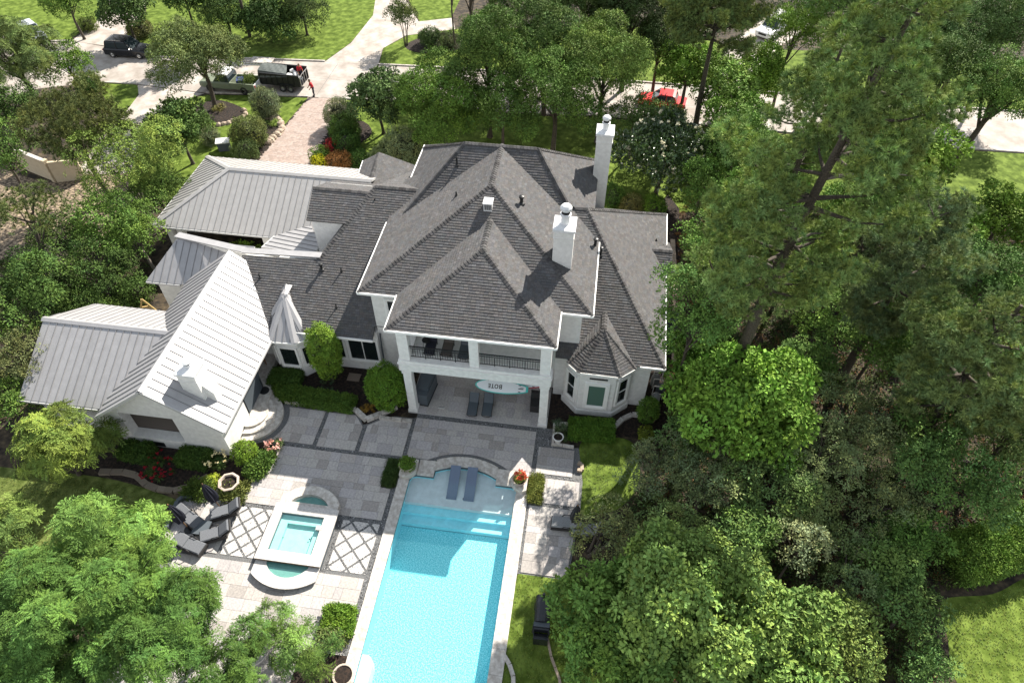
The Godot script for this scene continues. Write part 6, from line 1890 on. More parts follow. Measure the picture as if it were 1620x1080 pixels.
	tree("tree", "leafy tree at the right edge under the right pine", 23.16, -28.35, 2.11, 5, "oak", Color(0.086, 0.150, 0.047), 13.0)
	tree("tree", "leafy tree at the right edge above the dull green one", 21.09, -24.75, 1.72, 5, "oak", Color(0.093, 0.156, 0.047), 13.0)
	tree("tree", "twiggy tree left of the bare ground above the corner hedge", 15.76, -19.28, 1.49, 3.8, "small", Color(0.098, 0.129, 0.067), 13.0)
	tree("tree", "olive tree just above the pale silvery small tree", 12.49, -19.1, 1.44, 3.6, "small", Color(0.105, 0.143, 0.067), 13.0)
	tree("tree", "dark green shrubby tree below the bright broad tree's left side", 6.88, -22.72, 1.51, 3, "oak", Color(0.070, 0.127, 0.045), 13.0)
	tree("tree", "shaded tree between the light green trees and the dull green tree", 9.09, -17.08, 1.39, 3.6, "oak", Color(0.078, 0.136, 0.048), 13.0)
	tree("tree", "bright tree below the great pine's right end beside the lawn", 22.57, -43.28, 2.31, 5, "broad", Color(0.086, 0.156, 0.036), 13.0)
	tree("tree", "green tree behind the great pine's right half", 16.84, -39.34, 2.3, 7, "oak", Color(0.082, 0.150, 0.042), 13.0)
	tree("tree", "low green tree in the wood left of the corner hedge", 15.79, -16.95, 1.45, 2.8, "oak", Color(0.078, 0.136, 0.048), 13.0)
	tree("tree", "dark tree between the two right pines, lower of the pair", 22.29, -32.13, 1.99, 4, "oak", Color(0.062, 0.112, 0.040), 13.0)
	# ---- bottom right
	tree("maple_tree", "large light green tree at the bottom right of the pool lawn, left crown", 3.26, -11.5, 2.61, 4.6, "broad", Color(0.086, 0.156, 0.042), 18.0, 0.75, 0, 0.0, Vector2.ZERO, 1, "", 0.85)
	tree("maple_tree", "large light green tree at the bottom, highest middle crown", 6.42, -12.32, 2.86, 6.0, "broad", Color(0.111, 0.177, 0.057), 19.0, 0.75, 0, 0.0, Vector2.ZERO, 1, "", 0.85)
	tree("maple_tree", "light green tree at the bottom right beside the dark shrubs", 9.73, -11.24, 2.39, 4.6, "broad", Color(0.101, 0.166, 0.052), 18.0, 0.75, 0, 0.0, Vector2.ZERO, 1, "", 0.85)
	tree("maple_tree", "light green tree cut by the bottom edge in the middle right", 5.74, -9.4, 2.28, 4.4, "broad", Color(0.091, 0.161, 0.047), 17.0, 0.75, 0, 0.0, Vector2.ZERO, 1, "", 0.85)
	tree("small_tree", "pale silvery small tree above the light green trees", 11.48, -16.5, 1.18, 4.0, "small", Color(0.151, 0.182, 0.120), 13.0, 1.0)
	tree("tree", "shaded green tree right of the pale silvery tree", 13.7, -15.84, 1.71, 3.2, "small", Color(0.085, 0.127, 0.064), 12.0)
	tree("tree", "yellowish green tree at the bottom left of the bright lawn", 13.08, -12.79, 1.66, 3.0, "oak", Color(0.112, 0.163, 0.054), 13.0)
	tree("tree", "dark shrubby tree left of the bright corner lawn", 16.6, -14.79, 1.63, 2.4, "oak", Color(0.062, 0.112, 0.040), 13.0)
	tree("tree", "dark green tree by the bottom edge left of the corner lawn", 16.86, -12.37, 1.23, 1.8, "oak", Color(0.062, 0.119, 0.045), 12.0)
	tree("tree", "green tree in the wood above the corner hedge", 17.32, -18.49, 1.55, 2.8, "oak", Color(0.065, 0.129, 0.034), 12.0)
	tree("tree", "dense dark green tree above the corner lawn's hedge", 19.24, -20.47, 2.39, 5.0, "oak", Color(0.062, 0.119, 0.041), 16.0)
	tree("tree", "dull green tree at the right edge above the dense dark tree", 22.51, -23.55, 1.87, 5.0, "oak", Color(0.079, 0.122, 0.047), 13.0)
	hedge("hedge", "long rounded hedge bordering the bright corner lawn", [Vector2(20.38, -18.58), Vector2(22.12, -19.17), Vector2(24.04, -20.26), Vector2(26.49, -21.79)], 2.0, 1.5, "small", Color(0.075, 0.135, 0.03), 30.0, 0.0, 1.0, 0.5)
	# ---- undergrowth
	ground_cover("undergrowth", "low dark plants and brush covering the ground under the right wood", v2([Vector2(8.13, -47.63), Vector2(28.15, -50.56), Vector2(37.82, -47.86), Vector2(27.25, -20.43), Vector2(19.41, -17.26), Vector2(18.03, -12), Vector2(3.16, -9.91), Vector2(4.52, -14.18), Vector2(4.1, -19.76), Vector2(6.24, -24.73), Vector2(7.38, -31.5)]), 3.2, "oak", Color(0.035, 0.055, 0.02), 1.0, 0.25)
	ground_cover("undergrowth", "low dark plants covering the ground left of the house", v2([Vector2(-46.52, -34.06), Vector2(-37.76, -33.17), Vector2(-35.14, -36.47), Vector2(-32.4, -36.12), Vector2(-30.58, -32.15), Vector2(-36.15, -27.56), Vector2(-33.06, -21.49), Vector2(-35.02, -18.38)]), 3.4, "oak", Color(0.035, 0.055, 0.02), 0.9, 0.2)
	ground_cover("undergrowth", "dark brush under the trees beyond the street at the top right", v2([Vector2(-13.18, -79.97), Vector2(2.81, -81.52), Vector2(12.67, -78.86), Vector2(17.74, -88.25), Vector2(23.96, -85.59), Vector2(52.15, -81.67), Vector2(64.3, -112.34), Vector2(-16.33, -99.87)]), 1.0, "oak", Color(0.03, 0.05, 0.02), 1.1, 0.2)
	ground_cover("fallen_leaves", "brown fallen leaves and litter scattered on the woodland floor", v2([Vector2(7.13, -48.35), Vector2(28.15, -50.56), Vector2(37.82, -47.86), Vector2(27.25, -20.43), Vector2(19.41, -17.26), Vector2(18.03, -12), Vector2(3.16, -9.91), Vector2(4.52, -14.18), Vector2(4.1, -19.76), Vector2(5.87, -24.68), Vector2(6.34, -31.35)]), 5.0, "small", Color(0.16, 0.09, 0.05), 0.55, 0.02, 0.1)
	for l in [
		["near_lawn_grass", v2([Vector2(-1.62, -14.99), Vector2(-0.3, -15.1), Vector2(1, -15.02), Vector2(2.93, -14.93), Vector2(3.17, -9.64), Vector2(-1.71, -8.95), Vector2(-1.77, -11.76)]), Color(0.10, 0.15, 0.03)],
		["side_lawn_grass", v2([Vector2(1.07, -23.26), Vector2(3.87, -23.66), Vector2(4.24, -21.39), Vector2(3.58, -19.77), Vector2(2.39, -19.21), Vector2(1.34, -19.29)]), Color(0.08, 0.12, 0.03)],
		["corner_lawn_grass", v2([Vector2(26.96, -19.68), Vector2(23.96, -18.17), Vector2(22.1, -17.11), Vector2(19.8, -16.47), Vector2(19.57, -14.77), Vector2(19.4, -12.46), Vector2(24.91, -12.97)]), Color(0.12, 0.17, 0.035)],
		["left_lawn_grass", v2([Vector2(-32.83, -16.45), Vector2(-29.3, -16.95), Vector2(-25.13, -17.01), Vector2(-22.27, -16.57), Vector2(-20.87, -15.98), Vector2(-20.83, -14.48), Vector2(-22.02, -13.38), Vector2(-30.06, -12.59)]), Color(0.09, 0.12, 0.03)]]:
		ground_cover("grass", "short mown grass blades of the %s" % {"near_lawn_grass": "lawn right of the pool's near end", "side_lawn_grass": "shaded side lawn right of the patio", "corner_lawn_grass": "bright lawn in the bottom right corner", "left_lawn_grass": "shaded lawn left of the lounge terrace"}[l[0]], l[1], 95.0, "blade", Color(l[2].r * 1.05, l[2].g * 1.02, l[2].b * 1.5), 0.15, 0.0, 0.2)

# ---------------------------------------------------------------- furniture round the pool
# side profile (distance along, height) swept across a width
func sweep(mb: MB, prof: Array, thick: float, w: float, col := Color.WHITE) -> void:
	for i in prof.size() - 1:
		var a: Vector2 = prof[i]
		var b: Vector2 = prof[i + 1]
		var n := Vector2(-(b - a).y, (b - a).x).normalized() * thick
		if n.y < 0: n = -n
		var h := w * 0.5
		var p := [Vector3(-h, a.y, a.x), Vector3(h, a.y, a.x), Vector3(h, b.y, b.x), Vector3(-h, b.y, b.x)]
		var d := Vector3(0, n.y, n.x)
		mb.face([p[0] + d, p[1] + d, p[2] + d, p[3] + d], d)
		mb.face(p, -d)
		mb.face([p[0], p[0] + d, p[3] + d, p[3]], Vector3.LEFT)
		mb.face([p[1], p[1] + d, p[2] + d, p[2]], Vector3.RIGHT)
		if i == 0: mb.face([p[0], p[1], p[1] + d, p[0] + d], Vector3(0, 0, a.x - b.x))
		if i == prof.size() - 2: mb.face([p[2], p[3], p[3] + d, p[2] + d], Vector3(0, 0, b.x - a.x))

# a sling chaise: head at -z, foot at +z, origin under its middle
func sling_chaise(label: String, at: Vector3, turn: float, m: Material, group: String, upright := 0.55) -> Node3D:
	var t := thing("sun_lounger", label, "sun lounger", at, turn, group)
	t.scale = Vector3(0.92, 0.9, 0.82)
	var se := MB.new()
	sweep(se, [Vector2(-0.25, 0.33), Vector2(0.55, 0.31), Vector2(0.92, 0.29)], 0.04, 0.6)
	put(se, "seat", m, t)
	var ba := MB.new()
	sweep(ba, [Vector2(-0.26, 0.33), Vector2(-0.6, 0.33 + upright * 0.55), Vector2(-0.85, 0.33 + upright)], 0.04, 0.6)
	put(ba, "backrest", m, t)
	var fr := MB.new()
	for s in [-0.32, 0.32]:
		fr.tube([Vector3(s, 0.33 + upright, -0.86), Vector3(s, 0.33, -0.26), Vector3(s, 0.3, 0.9)], [0.022, 0.022, 0.022], 6)
	fr.tube([Vector3(-0.32, 0.3, 0.9), Vector3(-0.16, 0.29, 1.0), Vector3(0.16, 0.29, 1.0), Vector3(0.32, 0.3, 0.9)], [0.022, 0.022, 0.022, 0.022], 6)
	put(fr, "frame", M.black_metal, t)
	for q in [Vector3(-0.31, 0, -0.35), Vector3(0.31, 0, -0.35), Vector3(-0.31, 0, 0.7), Vector3(0.31, 0, 0.7)]:
		var lg := MB.new()
		lg.tube([q, q + Vector3(0, 0.32, 0)], [0.02, 0.02], 6)
		put(lg, "leg", M.black_metal, t)
	return t

# a deep cushioned lounge chair with a wicker body
func cushion_chaise(label: String, at: Vector3, turn: float, group: String, pale := false) -> Node3D:
	var t := thing("lounge_chair", label, "lounge chair", at, turn, group)
	t.scale = Vector3.ONE * 0.86
	var body := MB.new()
	body.bx(-0.42, 0.06, -0.75, 0.42, 0.3, 0.85)
	body.box(Transform3D(Basis(Vector3.RIGHT, 0.6), Vector3(0, 0.52, -0.78)), Vector3(0.84, 0.1, 0.75))
	put(body, "body", M.wicker, t)
	for s in [-1.0, 1.0]:
		var ar := MB.new()
		ar.tube([Vector3(s * 0.42, 0.3, -0.35), Vector3(s * 0.43, 0.55, -0.3), Vector3(s * 0.43, 0.56, 0.05), Vector3(s * 0.42, 0.3, 0.2)], [0.035, 0.035, 0.035, 0.035], 6)
		put(ar, "armrest", M.wicker, t)
	var cm: Material = M.cushion_pale if pale else M.cushion
	var c := MB.new()
	pillow(c, Transform3D(Basis(), Vector3(0, 0.37, 0.17)), Vector3(0.76, 0.15, 1.28))
	put(c, "seat_cushion", cm, t)
	var b := MB.new()
	pillow(b, Transform3D(Basis(Vector3.RIGHT, 0.6), Vector3(0, 0.64, -0.68)), Vector3(0.76, 0.15, 0.78))
	put(b, "back_cushion", cm, t)
	for q in [Vector3(-0.36, 0, -0.65), Vector3(0.36, 0, -0.65), Vector3(-0.36, 0, 0.75), Vector3(0.36, 0, 0.75)]:
		var lg := MB.new()
		lg.bx(q.x - 0.03, 0, q.z - 0.03, q.x + 0.03, 0.06, q.z + 0.03)
		put(lg, "foot", M.black_metal, t)
	return t

func pillow(mb: MB, t: Transform3D, s: Vector3) -> void:   # box with rounded upper and lower edges
	var h := s * 0.5
	var e := minf(0.05, h.y * 0.8)
	var rings := []
	for k in [[-1.0, e], [-0.35, 0.0], [0.35, 0.0], [1.0, e]]:
		var y: float = h.y * k[0]
		var i: float = k[1]
		rings.append([Vector3(-h.x + i, y, -h.z + i), Vector3(h.x - i, y, -h.z + i), Vector3(h.x - i, y, h.z - i), Vector3(-h.x + i, y, h.z - i)])
	for r in 3:
		for k in 4:
			var m := (k + 1) % 4
			mb.face([t * rings[r][k], t * rings[r][m], t * rings[r + 1][m], t * rings[r + 1][k]], t.basis * (rings[r][k] + rings[r][m]))
	mb.face([t * rings[3][0], t * rings[3][1], t * rings[3][2], t * rings[3][3]], t.basis.y)
	mb.face([t * rings[0][0], t * rings[0][1], t * rings[0][2], t * rings[0][3]], -t.basis.y)

func furled_umbrella(label: String, at: Vector3, tilt: Vector2, m: Material) -> void:
	var t := thing("umbrella", label, "umbrella", at)
	var top := Vector3(tilt.x, 2.6, tilt.y)
	var po := MB.new()
	po.tube([Vector3.ZERO, top], [0.028, 0.022], 8)
	put(po, "pole", M.timber, t)
	var ba := MB.new()
	ba.lathe(Vector3.ZERO, [Vector2(0.3, 0.0), Vector2(0.28, 0.07), Vector2(0.06, 0.1), Vector2(0.04, 0.35), Vector2(0, 0.35)], 14)
	put(ba, "base", M.black_metal, t)
	var ca := MB.new()
	var prev := []
	for i in 9:
		var k := i / 8.0
		var c := top.lerp(Vector3.ZERO, 0.02 + k * 0.58)
		var r := lerpf(0.03, 0.24, pow(sin(k * 2.2), 0.9)) + 0.012
		var ring := []
		for q in 24:
			var a := TAU * q / 24
			ring.append(c + Vector3(cos(a), 0, sin(a)) * r * (1.0 + 0.28 * sin(q * TAU / 3.0 + k * 1.5)))
		if i:
			for q in 24: ca.quad(ring[q], ring[(q + 1) % 24], prev[(q + 1) % 24], prev[q])
		prev = ring
	put(ca, "canopy", m, t)
	var tie := MB.new()
	tie.tube([top.lerp(Vector3.ZERO, 0.36), top.lerp(Vector3.ZERO, 0.38)], [0.2, 0.2], 12)
	put(tie, "tie", M.black_metal, t)
	var fi := MB.new()
	fi.lathe(top, [Vector2(0.03, -0.02), Vector2(0.04, 0.04), Vector2(0, 0.09)], 8)
	put(fi, "finial", M.timber, t)

func pot(called: String, label: String, at: Vector3, prof: Array, m: Material, fill_y: float, fill_r: float, sides := 20) -> Node3D:
	var t := thing(called, label, "planter", at)
	var mb := MB.new()
	mb.lathe(Vector3.ZERO, prof, sides)
	put(mb, "bowl", m, t)
	var s := MB.new()
	s.lathe(Vector3.ZERO, [Vector2(fill_r, fill_y), Vector2(0, fill_y + 0.03)], sides)
	put(s, "soil", M.mulch, t)
	return t

func terrace_things() -> void:
	# two wavy loungers standing in the shallow water
	for q in [[Vector2(-5.92, -19.86), "left wavy gray lounger standing in the pool's shallow shelf", 0.0], [Vector2(-4.94, -19.88), "right wavy gray lounger standing in the pool's shallow shelf", 0.0]]:
		var t := thing("pool_lounger", q[1], "sun lounger", Vector3(q[0].x, -0.30, q[0].y), 0.02, "loungers in the pool")
		var mb := MB.new()
		var prof := []
		for i in 15:
			var k := i / 14.0
			prof.append(Vector2(lerpf(-0.95, 0.95, k), 0.06 + 0.42 * pow(1.0 - k, 1.6) + 0.10 * sin(k * PI * 1.6 + 0.4) * k))
		sweep(mb, prof, 0.07, 0.58)
		put(mb, "shell", M.slate_blue, t)
		for z in [-0.5, 0.35]:
			var lg := MB.new()
			lg.bx(-0.24, 0, z - 0.05, 0.24, 0.2 if z < 0 else 0.1, z + 0.05)
			put(lg, "foot", M.slate_blue, t)
	# planters
	pot("planter", "pale stone bowl with a rounded bush at the pool's left corner", Vector3(-8.62, 0.42, -20.15), [Vector2(0.2, 0), Vector2(0.3, 0.1), Vector2(0.42, 0.3), Vector2(0.46, 0.34), Vector2(0.4, 0.36), Vector2(0.36, 0.3)], M.pot, 0.3, 0.38)
	pot("planter", "pale stone bowl of red and yellow flowers at the pool's right corner", Vector3(-2.2, 0.42, -20.15), [Vector2(0.2, 0), Vector2(0.3, 0.1), Vector2(0.42, 0.3), Vector2(0.46, 0.34), Vector2(0.4, 0.36), Vector2(0.36, 0.3)], M.pot, 0.3, 0.38)
	tuft("flowers", "red and yellow leafy flowers in the bowl at the pool's right corner", -2.2, -20.15, 0.35, 0.3, Color(0.16, 0.2, 0.05), 12, 0.75, "", "flowers", Color(0.4, 0.09, 0.06), 24)
	pot("planter", "white tapered pot in the bed right of the loggia", Vector3(-0.35, 0, -23.38), [Vector2(0.16, 0), Vector2(0.3, 0.5), Vector2(0.33, 0.55), Vector2(0.28, 0.56), Vector2(0.26, 0.5)], M.pot_white, 0.5, 0.27)
	pot("planter", "big octagonal stone urn left of the patio below the pool house", Vector3(-18.11, 0, -17.72), [Vector2(0.32, 0), Vector2(0.36, 0.1), Vector2(0.52, 0.55), Vector2(0.6, 0.62), Vector2(0.6, 0.7), Vector2(0.48, 0.72), Vector2(0.44, 0.6)], M.pot, 0.56, 0.46, 8)
	pot("planter", "big pale round bowl under the tree at the bottom left", Vector3(-13.4, 0, -9.47), [Vector2(0.5, 0), Vector2(0.6, 0.2), Vector2(0.8, 0.55), Vector2(0.86, 0.62), Vector2(0.84, 0.7), Vector2(0.56, 0.71), Vector2(0.54, 0.6)], M.paver_white, 0.6, 0.56, 28)
	pot("planter", "dark round soil-filled pot left of the pool at the bottom edge", Vector3(-8.89, 0, -8.97), [Vector2(0.36, 0), Vector2(0.44, 0.4), Vector2(0.5, 0.46), Vector2(0.42, 0.47), Vector2(0.4, 0.4)], M.pot, 0.42, 0.41)
	for q in [[Vector3(-18.72, 0, -17.76), 0.16, "small terracotta figure of a seated animal beside the stone urn"], [Vector3(-18.72, 0, -17.35), 0.13, "small round terracotta ball pot below the stone urn"]]:
		var o := MB.new()
		o.lathe(Vector3.ZERO, [Vector2(q[1] * 0.6, 0), Vector2(q[1], q[1] * 0.7), Vector2(q[1] * 0.9, q[1] * 1.4), Vector2(q[1] * 0.45, q[1] * 1.9), Vector2(0, q[1] * 2.0)], 14)
		var b := thing("garden_ornament", q[2], "garden ornament", q[0])
		put(o, "body", M.rock, b)
		var h := MB.new()
		h.lathe(Vector3(0, q[1] * 1.85, q[1] * 0.2), [Vector2(q[1] * 0.3, 0), Vector2(q[1] * 0.5, q[1] * 0.4), Vector2(q[1] * 0.3, q[1] * 0.8), Vector2(0, q[1] * 0.9)], 12)
		put(h, "top", M.rock, b)
	# lounge chairs on the left terrace
	var grp := "lounge chairs on the left terrace"
	cushion_chaise("gray cushioned lounge chair nearest the left edge of the terrace, facing the spa", Vector3(-19.38, 0.1, -15.45), 1.15, grp)
	cushion_chaise("gray cushioned lounge chair under the upper furled umbrella", Vector3(-17.79, 0.1, -16.13), -1.1, grp)
	cushion_chaise("gray cushioned lounge chair next to the diamond lattice, lower of the right pair", Vector3(-17.76, 0.1, -14.79), -1.1, grp)
	cushion_chaise("gray cushioned lounge chair half under the leafy tree's edge", Vector3(-18.63, 0.1, -14.02), 1.35, grp)
	furled_umbrella("furled navy umbrella standing behind the lounge chairs, the upper one", Vector3(-18.11, 0, -16.37), Vector2(-0.25, 0.0), M.navy)
	furled_umbrella("furled navy umbrella at the terrace's left edge, the lower one", Vector3(-19.31, 0, -14.99), Vector2(-0.25, 0.0), M.navy)
	var ta := thing("side_table", "low dark square table between the lounge chairs", "table", Vector3(-18.54, 0, -15.03))
	var tt := MB.new()
	tt.bx(-0.4, 0.36, -0.4, 0.4, 0.42, 0.4)
	put(tt, "tabletop", M.slate, ta)
	for q in [Vector2(-0.34, -0.34), Vector2(0.34, -0.34), Vector2(-0.34, 0.34), Vector2(0.34, 0.34)]:
		var lg := MB.new()
		lg.bx(q.x - 0.03, 0, q.y - 0.03, q.x + 0.03, 0.36, q.y + 0.03)
		put(lg, "leg", M.black_metal, ta)
	# right patio: chair, dark furled umbrella
	cushion_chaise("pale cushioned lounge chair on the right patio beside the lawn", Vector3(0.51, 0.1, -18.01), -1.55, "lounge chairs on the right patio", true)
	cushion_chaise("pale cushioned lounge chair mostly hidden by the olive twiggy tree", Vector3(1.61, 0.1, -17.76), -1.55, "lounge chairs on the right patio", true)
	furled_umbrella("furled black umbrella on the right patio", Vector3(1.04, 0, -17.88), Vector2(0.0, 0.0), M.cloth_dark)
	# smoker grill on the lawn
	var g := thing("smoker_grill", "black smoker grill cart with a long lid on the lawn right of the pool", "grill", Vector3(-0.14, 0, -12.74), 0.03)
	var gb := MB.new()
	gb.bx(-0.36, 0.45, -0.95, 0.36, 0.8, 0.62)
	put(gb, "body", M.paint_black, g)
	var li := MB.new()
	for i in 8:
		var a0 := PI * i / 8
		var a1 := PI * (i + 1) / 8
		var p0 := Vector3(cos(a0) * 0.38, 0.8 + sin(a0) * 0.26, 0)
		var p1 := Vector3(cos(a1) * 0.38, 0.8 + sin(a1) * 0.26, 0)
		li.quad(p0 + Vector3(0, 0, 0.3), p0 + Vector3(0, 0, -0.97), p1 + Vector3(0, 0, -0.97), p1 + Vector3(0, 0, 0.3))
		li.tri(Vector3(0, 0.8, -0.97), p1 + Vector3(0, 0, -0.97), p0 + Vector3(0, 0, -0.97))
		li.tri(Vector3(0, 0.8, 0.3), p0 + Vector3(0, 0, 0.3), p1 + Vector3(0, 0, 0.3))
	put(li, "lid", M.paint_black, g)
	var hd := MB.new()
	hd.bx(-0.38, 0.82, 0.31, 0.38, 0.9, 0.5)
	put(hd, "ledge", M.slate, g)
	var fb := MB.new()
	fb.bx(-0.34, 0.3, 0.63, 0.34, 0.34, 1.05)
	for x in [-0.35, 0.33]: fb.bx(x, 0.05, 0.62, x + 0.02, 0.78, 1.06)
	fb.bx(-0.35, 0.05, 1.05, 0.35, 0.78, 1.07)
	put(fb, "firebox", M.paint_black, g)
	for q in [Vector3(-0.38, 0.2, -0.7), Vector3(0.38, 0.2, -0.7), Vector3(-0.38, 0.2, 0.4), Vector3(0.38, 0.2, 0.4)]:
		var wh := MB.new()
		wheel_shape(wh, q, 0.2, 0.08)
		put(wh, "wheel", M.rubber, g)
	var ch := MB.new()
	ch.tube([Vector3(0.0, 1.0, -0.85), Vector3(0.0, 1.45, -0.85)], [0.06, 0.06], 8)
	put(ch, "stack", M.paint_black, g)
	# curved terrace steps by the pool house
	var hts := [0.45, 0.3, 0.15]
	var rad := [1.0, 1.42, 1.84]
	var root: Node3D = null
	for i in 3:
		var mb := MB.new()
		var a := disc(Vector2(-18.85, -22.55), rad[i], 24, -PI * 0.5, PI * 0.5)
		if i == 0:
			a = v2([Vector2(-18.9, -21.6)]) + a
		mb.prism(a, 0.0, hts[i] + 0.02 * i)
		if root == null:
			root = put(mb, "terrace_steps", M.coping, null, "structure")
		else:
			put(mb, "step", M.coping, root)
	var pf := MB.new()
	pf.prism(v2([Vector2(-25.2, -29.8), Vector2(-18.9, -29.8), Vector2(-18.95, -26.6), Vector2(-18.2, -24.6), Vector2(-18.2, -23.4), Vector2(-18.92, -22.4), Vector2(-18.95, -20.2), Vector2(-25.2, -20.4)]), 0.0, 0.46)
	put(pf, "porch_floor", M.coping, root)
	# umbrella stand on the porch
	var us := thing("umbrella_stand", "black round umbrella base with a bare pole on the pool-house porch", "umbrella stand", Vector3(-18.7, 0.46, -24.28))
	var ub := MB.new()
	ub.lathe(Vector3.ZERO, [Vector2(0.3, 0), Vector2(0.3, 0.05), Vector2(0.05, 0.09), Vector2(0, 0.09)], 18)
	put(ub, "base", M.black_metal, us)
	var up := MB.new()
	up.tube([Vector3(0, 0.08, 0), Vector3(-0.02, 1.1, 0)], [0.03, 0.03], 8)
	put(up, "pole", M.black_metal, us)
	var bench := thing("timber_chair", "brown wooden chair in the shade of the pool-house porch", "chair", Vector3(-19.76, 0.46, -26.42), 0.6)
	var bs := MB.new()
	bs.bx(-0.3, 0.38, -0.3, 0.3, 0.44, 0.3)
	put(bs, "seat", M.timber, bench)
	var bb := MB.new()
	bb.bx(-0.3, 0.44, -0.34, 0.3, 0.95, -0.29)
	put(bb, "backrest", M.timber, bench)
	for q in [Vector2(-0.27, -0.27), Vector2(0.27, -0.27), Vector2(-0.27, 0.27), Vector2(0.27, 0.27)]:
		var lg := MB.new()
		lg.bx(q.x - 0.03, 0, q.y - 0.03, q.x + 0.03, 0.38, q.y + 0.03)
		put(lg, "leg", M.timber, bench)
	# stepping stone in the raised bed, white box on the front lawn, wooden frame behind the wing
	var ss := MB.new()
	ss.bx(-0.4, 0.0, -0.3, 0.4, 0.06, 0.3, gray(0.5))
	var sso := put(ss, "stepping_stone", M.rock)
	sso.position = Vector3(-13.69, 0.01, -26.44)
	tag(sso, "dark flat stepping stone in the mulch between the two clipped bushes", "stone")
	var wb := thing("utility_box", "white flat-topped box on dark legs on the front lawn near the carport", "box", Vector3(-32.89, 0, -50.54), 0.35)
	var wt := MB.new()
	wt.bx(-0.6, 0.82, -0.45, 0.6, 0.9, 0.45)
	put(wt, "top", M.paint_white, wb)
	var wl := MB.new()
	wl.bx(-0.5, 0.0, -0.36, 0.5, 0.82, 0.36)
	put(wl, "cabinet", M.slate, wb)
	var wf := thing("wooden_frame", "small yellow timber frame behind the metal wing's ridge", "frame", Vector3(-29.59, 0, -30.16), 0.4)
	for s in [-1.0, 1.0]:
		var mb := MB.new()
		mb.beam(Vector3(s * 0.5, 0, 0), Vector3(0, 1.2, 0), 0.08, 0.12)
		put(mb, "leg", M.timber_pale, wf)
	var cb := MB.new()
	cb.bx(-0.3, 0.45, -0.05, 0.3, 0.53, 0.05)
	put(cb, "crossbar", M.timber_pale, wf)
	# beige garden wall of the neighbour at the left edge
	var nw := thing("garden_wall", "beige rendered garden wall and gate pier at the left edge", "wall", Vector3(-45.22, 0, -43.86), -0.35)
	var p1 := MB.new()
	p1.bx(-3.6, 0, -0.12, 0.0, 1.9, 0.12)
	put(p1, "panel", M.stucco_warm, nw)
	var pr := MB.new()
	pr.bx(0.0, 0, -0.2, 0.35, 2.05, 0.2)
	put(pr, "pier", M.stucco_warm, nw)
	var p2 := MB.new()
	p2.box(Transform3D(Basis(Vector3.UP, 0.7), Vector3(1.3, 0.95, -0.75)), Vector3(2.3, 1.9, 0.24))
	put(p2, "panel", M.stucco_warm, nw)
	var cp := MB.new()
	cp.bx(-3.65, 1.9, -0.17, 0.0, 1.98, 0.17)
	put(cp, "coping", M.coping, nw)
	# pumps, pipes and hoses along the right wing's side
	var eq := thing("pool_equipment", "pool pumps and pipes beside the right wing's front corner", "pool equipment", Vector3(5.27, 0, -27.72))
	for i in 3:
		var mb := MB.new()
		mb.lathe(Vector3(0.05 + 0.3 * (i % 2), 0, -0.9 + 0.75 * i), [Vector2(0.26, 0), Vector2(0.28, 0.1), Vector2(0.28, 0.7), Vector2(0.2, 0.86), Vector2(0.08, 0.92), Vector2(0, 0.92)], 14)
		put(mb, "tank", M.slate if i == 1 else M.cushion_pale, eq)
	for i in 4:
		var mb := MB.new()
		var z := -1.0 + 0.5 * i
		mb.tube([Vector3(-0.1, 0.1, z), Vector3(-0.1, 1.1 - 0.1 * i, z), Vector3(0.45, 1.1 - 0.1 * i, z), Vector3(0.45, 0.3, z)], [0.035, 0.035, 0.035, 0.035], 8)
		put(mb, "pipe", M.pot_white, eq)
	var ac := thing("air_conditioner", "gray outdoor cooling unit with white hoses beside the right wing", "air conditioner", Vector3(6.43, 0, -34))
	var ab := MB.new()
	ab.bx(-0.4, 0, -0.45, 0.4, 0.95, 0.45)
	put(ab, "case", M.slate, ac)
	var af := MB.new()
	af.lathe(Vector3(0, 0.95, 0), [Vector2(0.34, 0), Vector2(0.33, 0.03), Vector2(0.06, 0.05), Vector2(0, 0.05)], 18)
	put(af, "fan_grille", M.black_metal, ac)
	for q in [[Vector3(6.4, 0.4, -39.47), "white looped hose at the right wing's small cross roof"], [Vector3(6.42, 0.4, -37.61), "second white looped hose further along the right wing"], [Vector3(6.12, 0.4, -32.38), "looped pale hose by the right wing's cooling unit"]]:
		var mb := MB.new()
		var path := []
		var rr := []
		for k in 22:
			var a := TAU * k / 12.0
			path.append(Vector3(cos(a) * (0.42 + 0.01 * k), 0.25 + sin(a) * 0.1 + 0.012 * k, sin(a) * (0.5 - 0.006 * k)))
			rr.append(0.035)
		mb.tube(path, rr, 6)
		var o := put(mb, "hose", M.pot_white)
		o.position = q[0] - Vector3(0, 0.3, 0)
		tag(o, q[1], "hose")

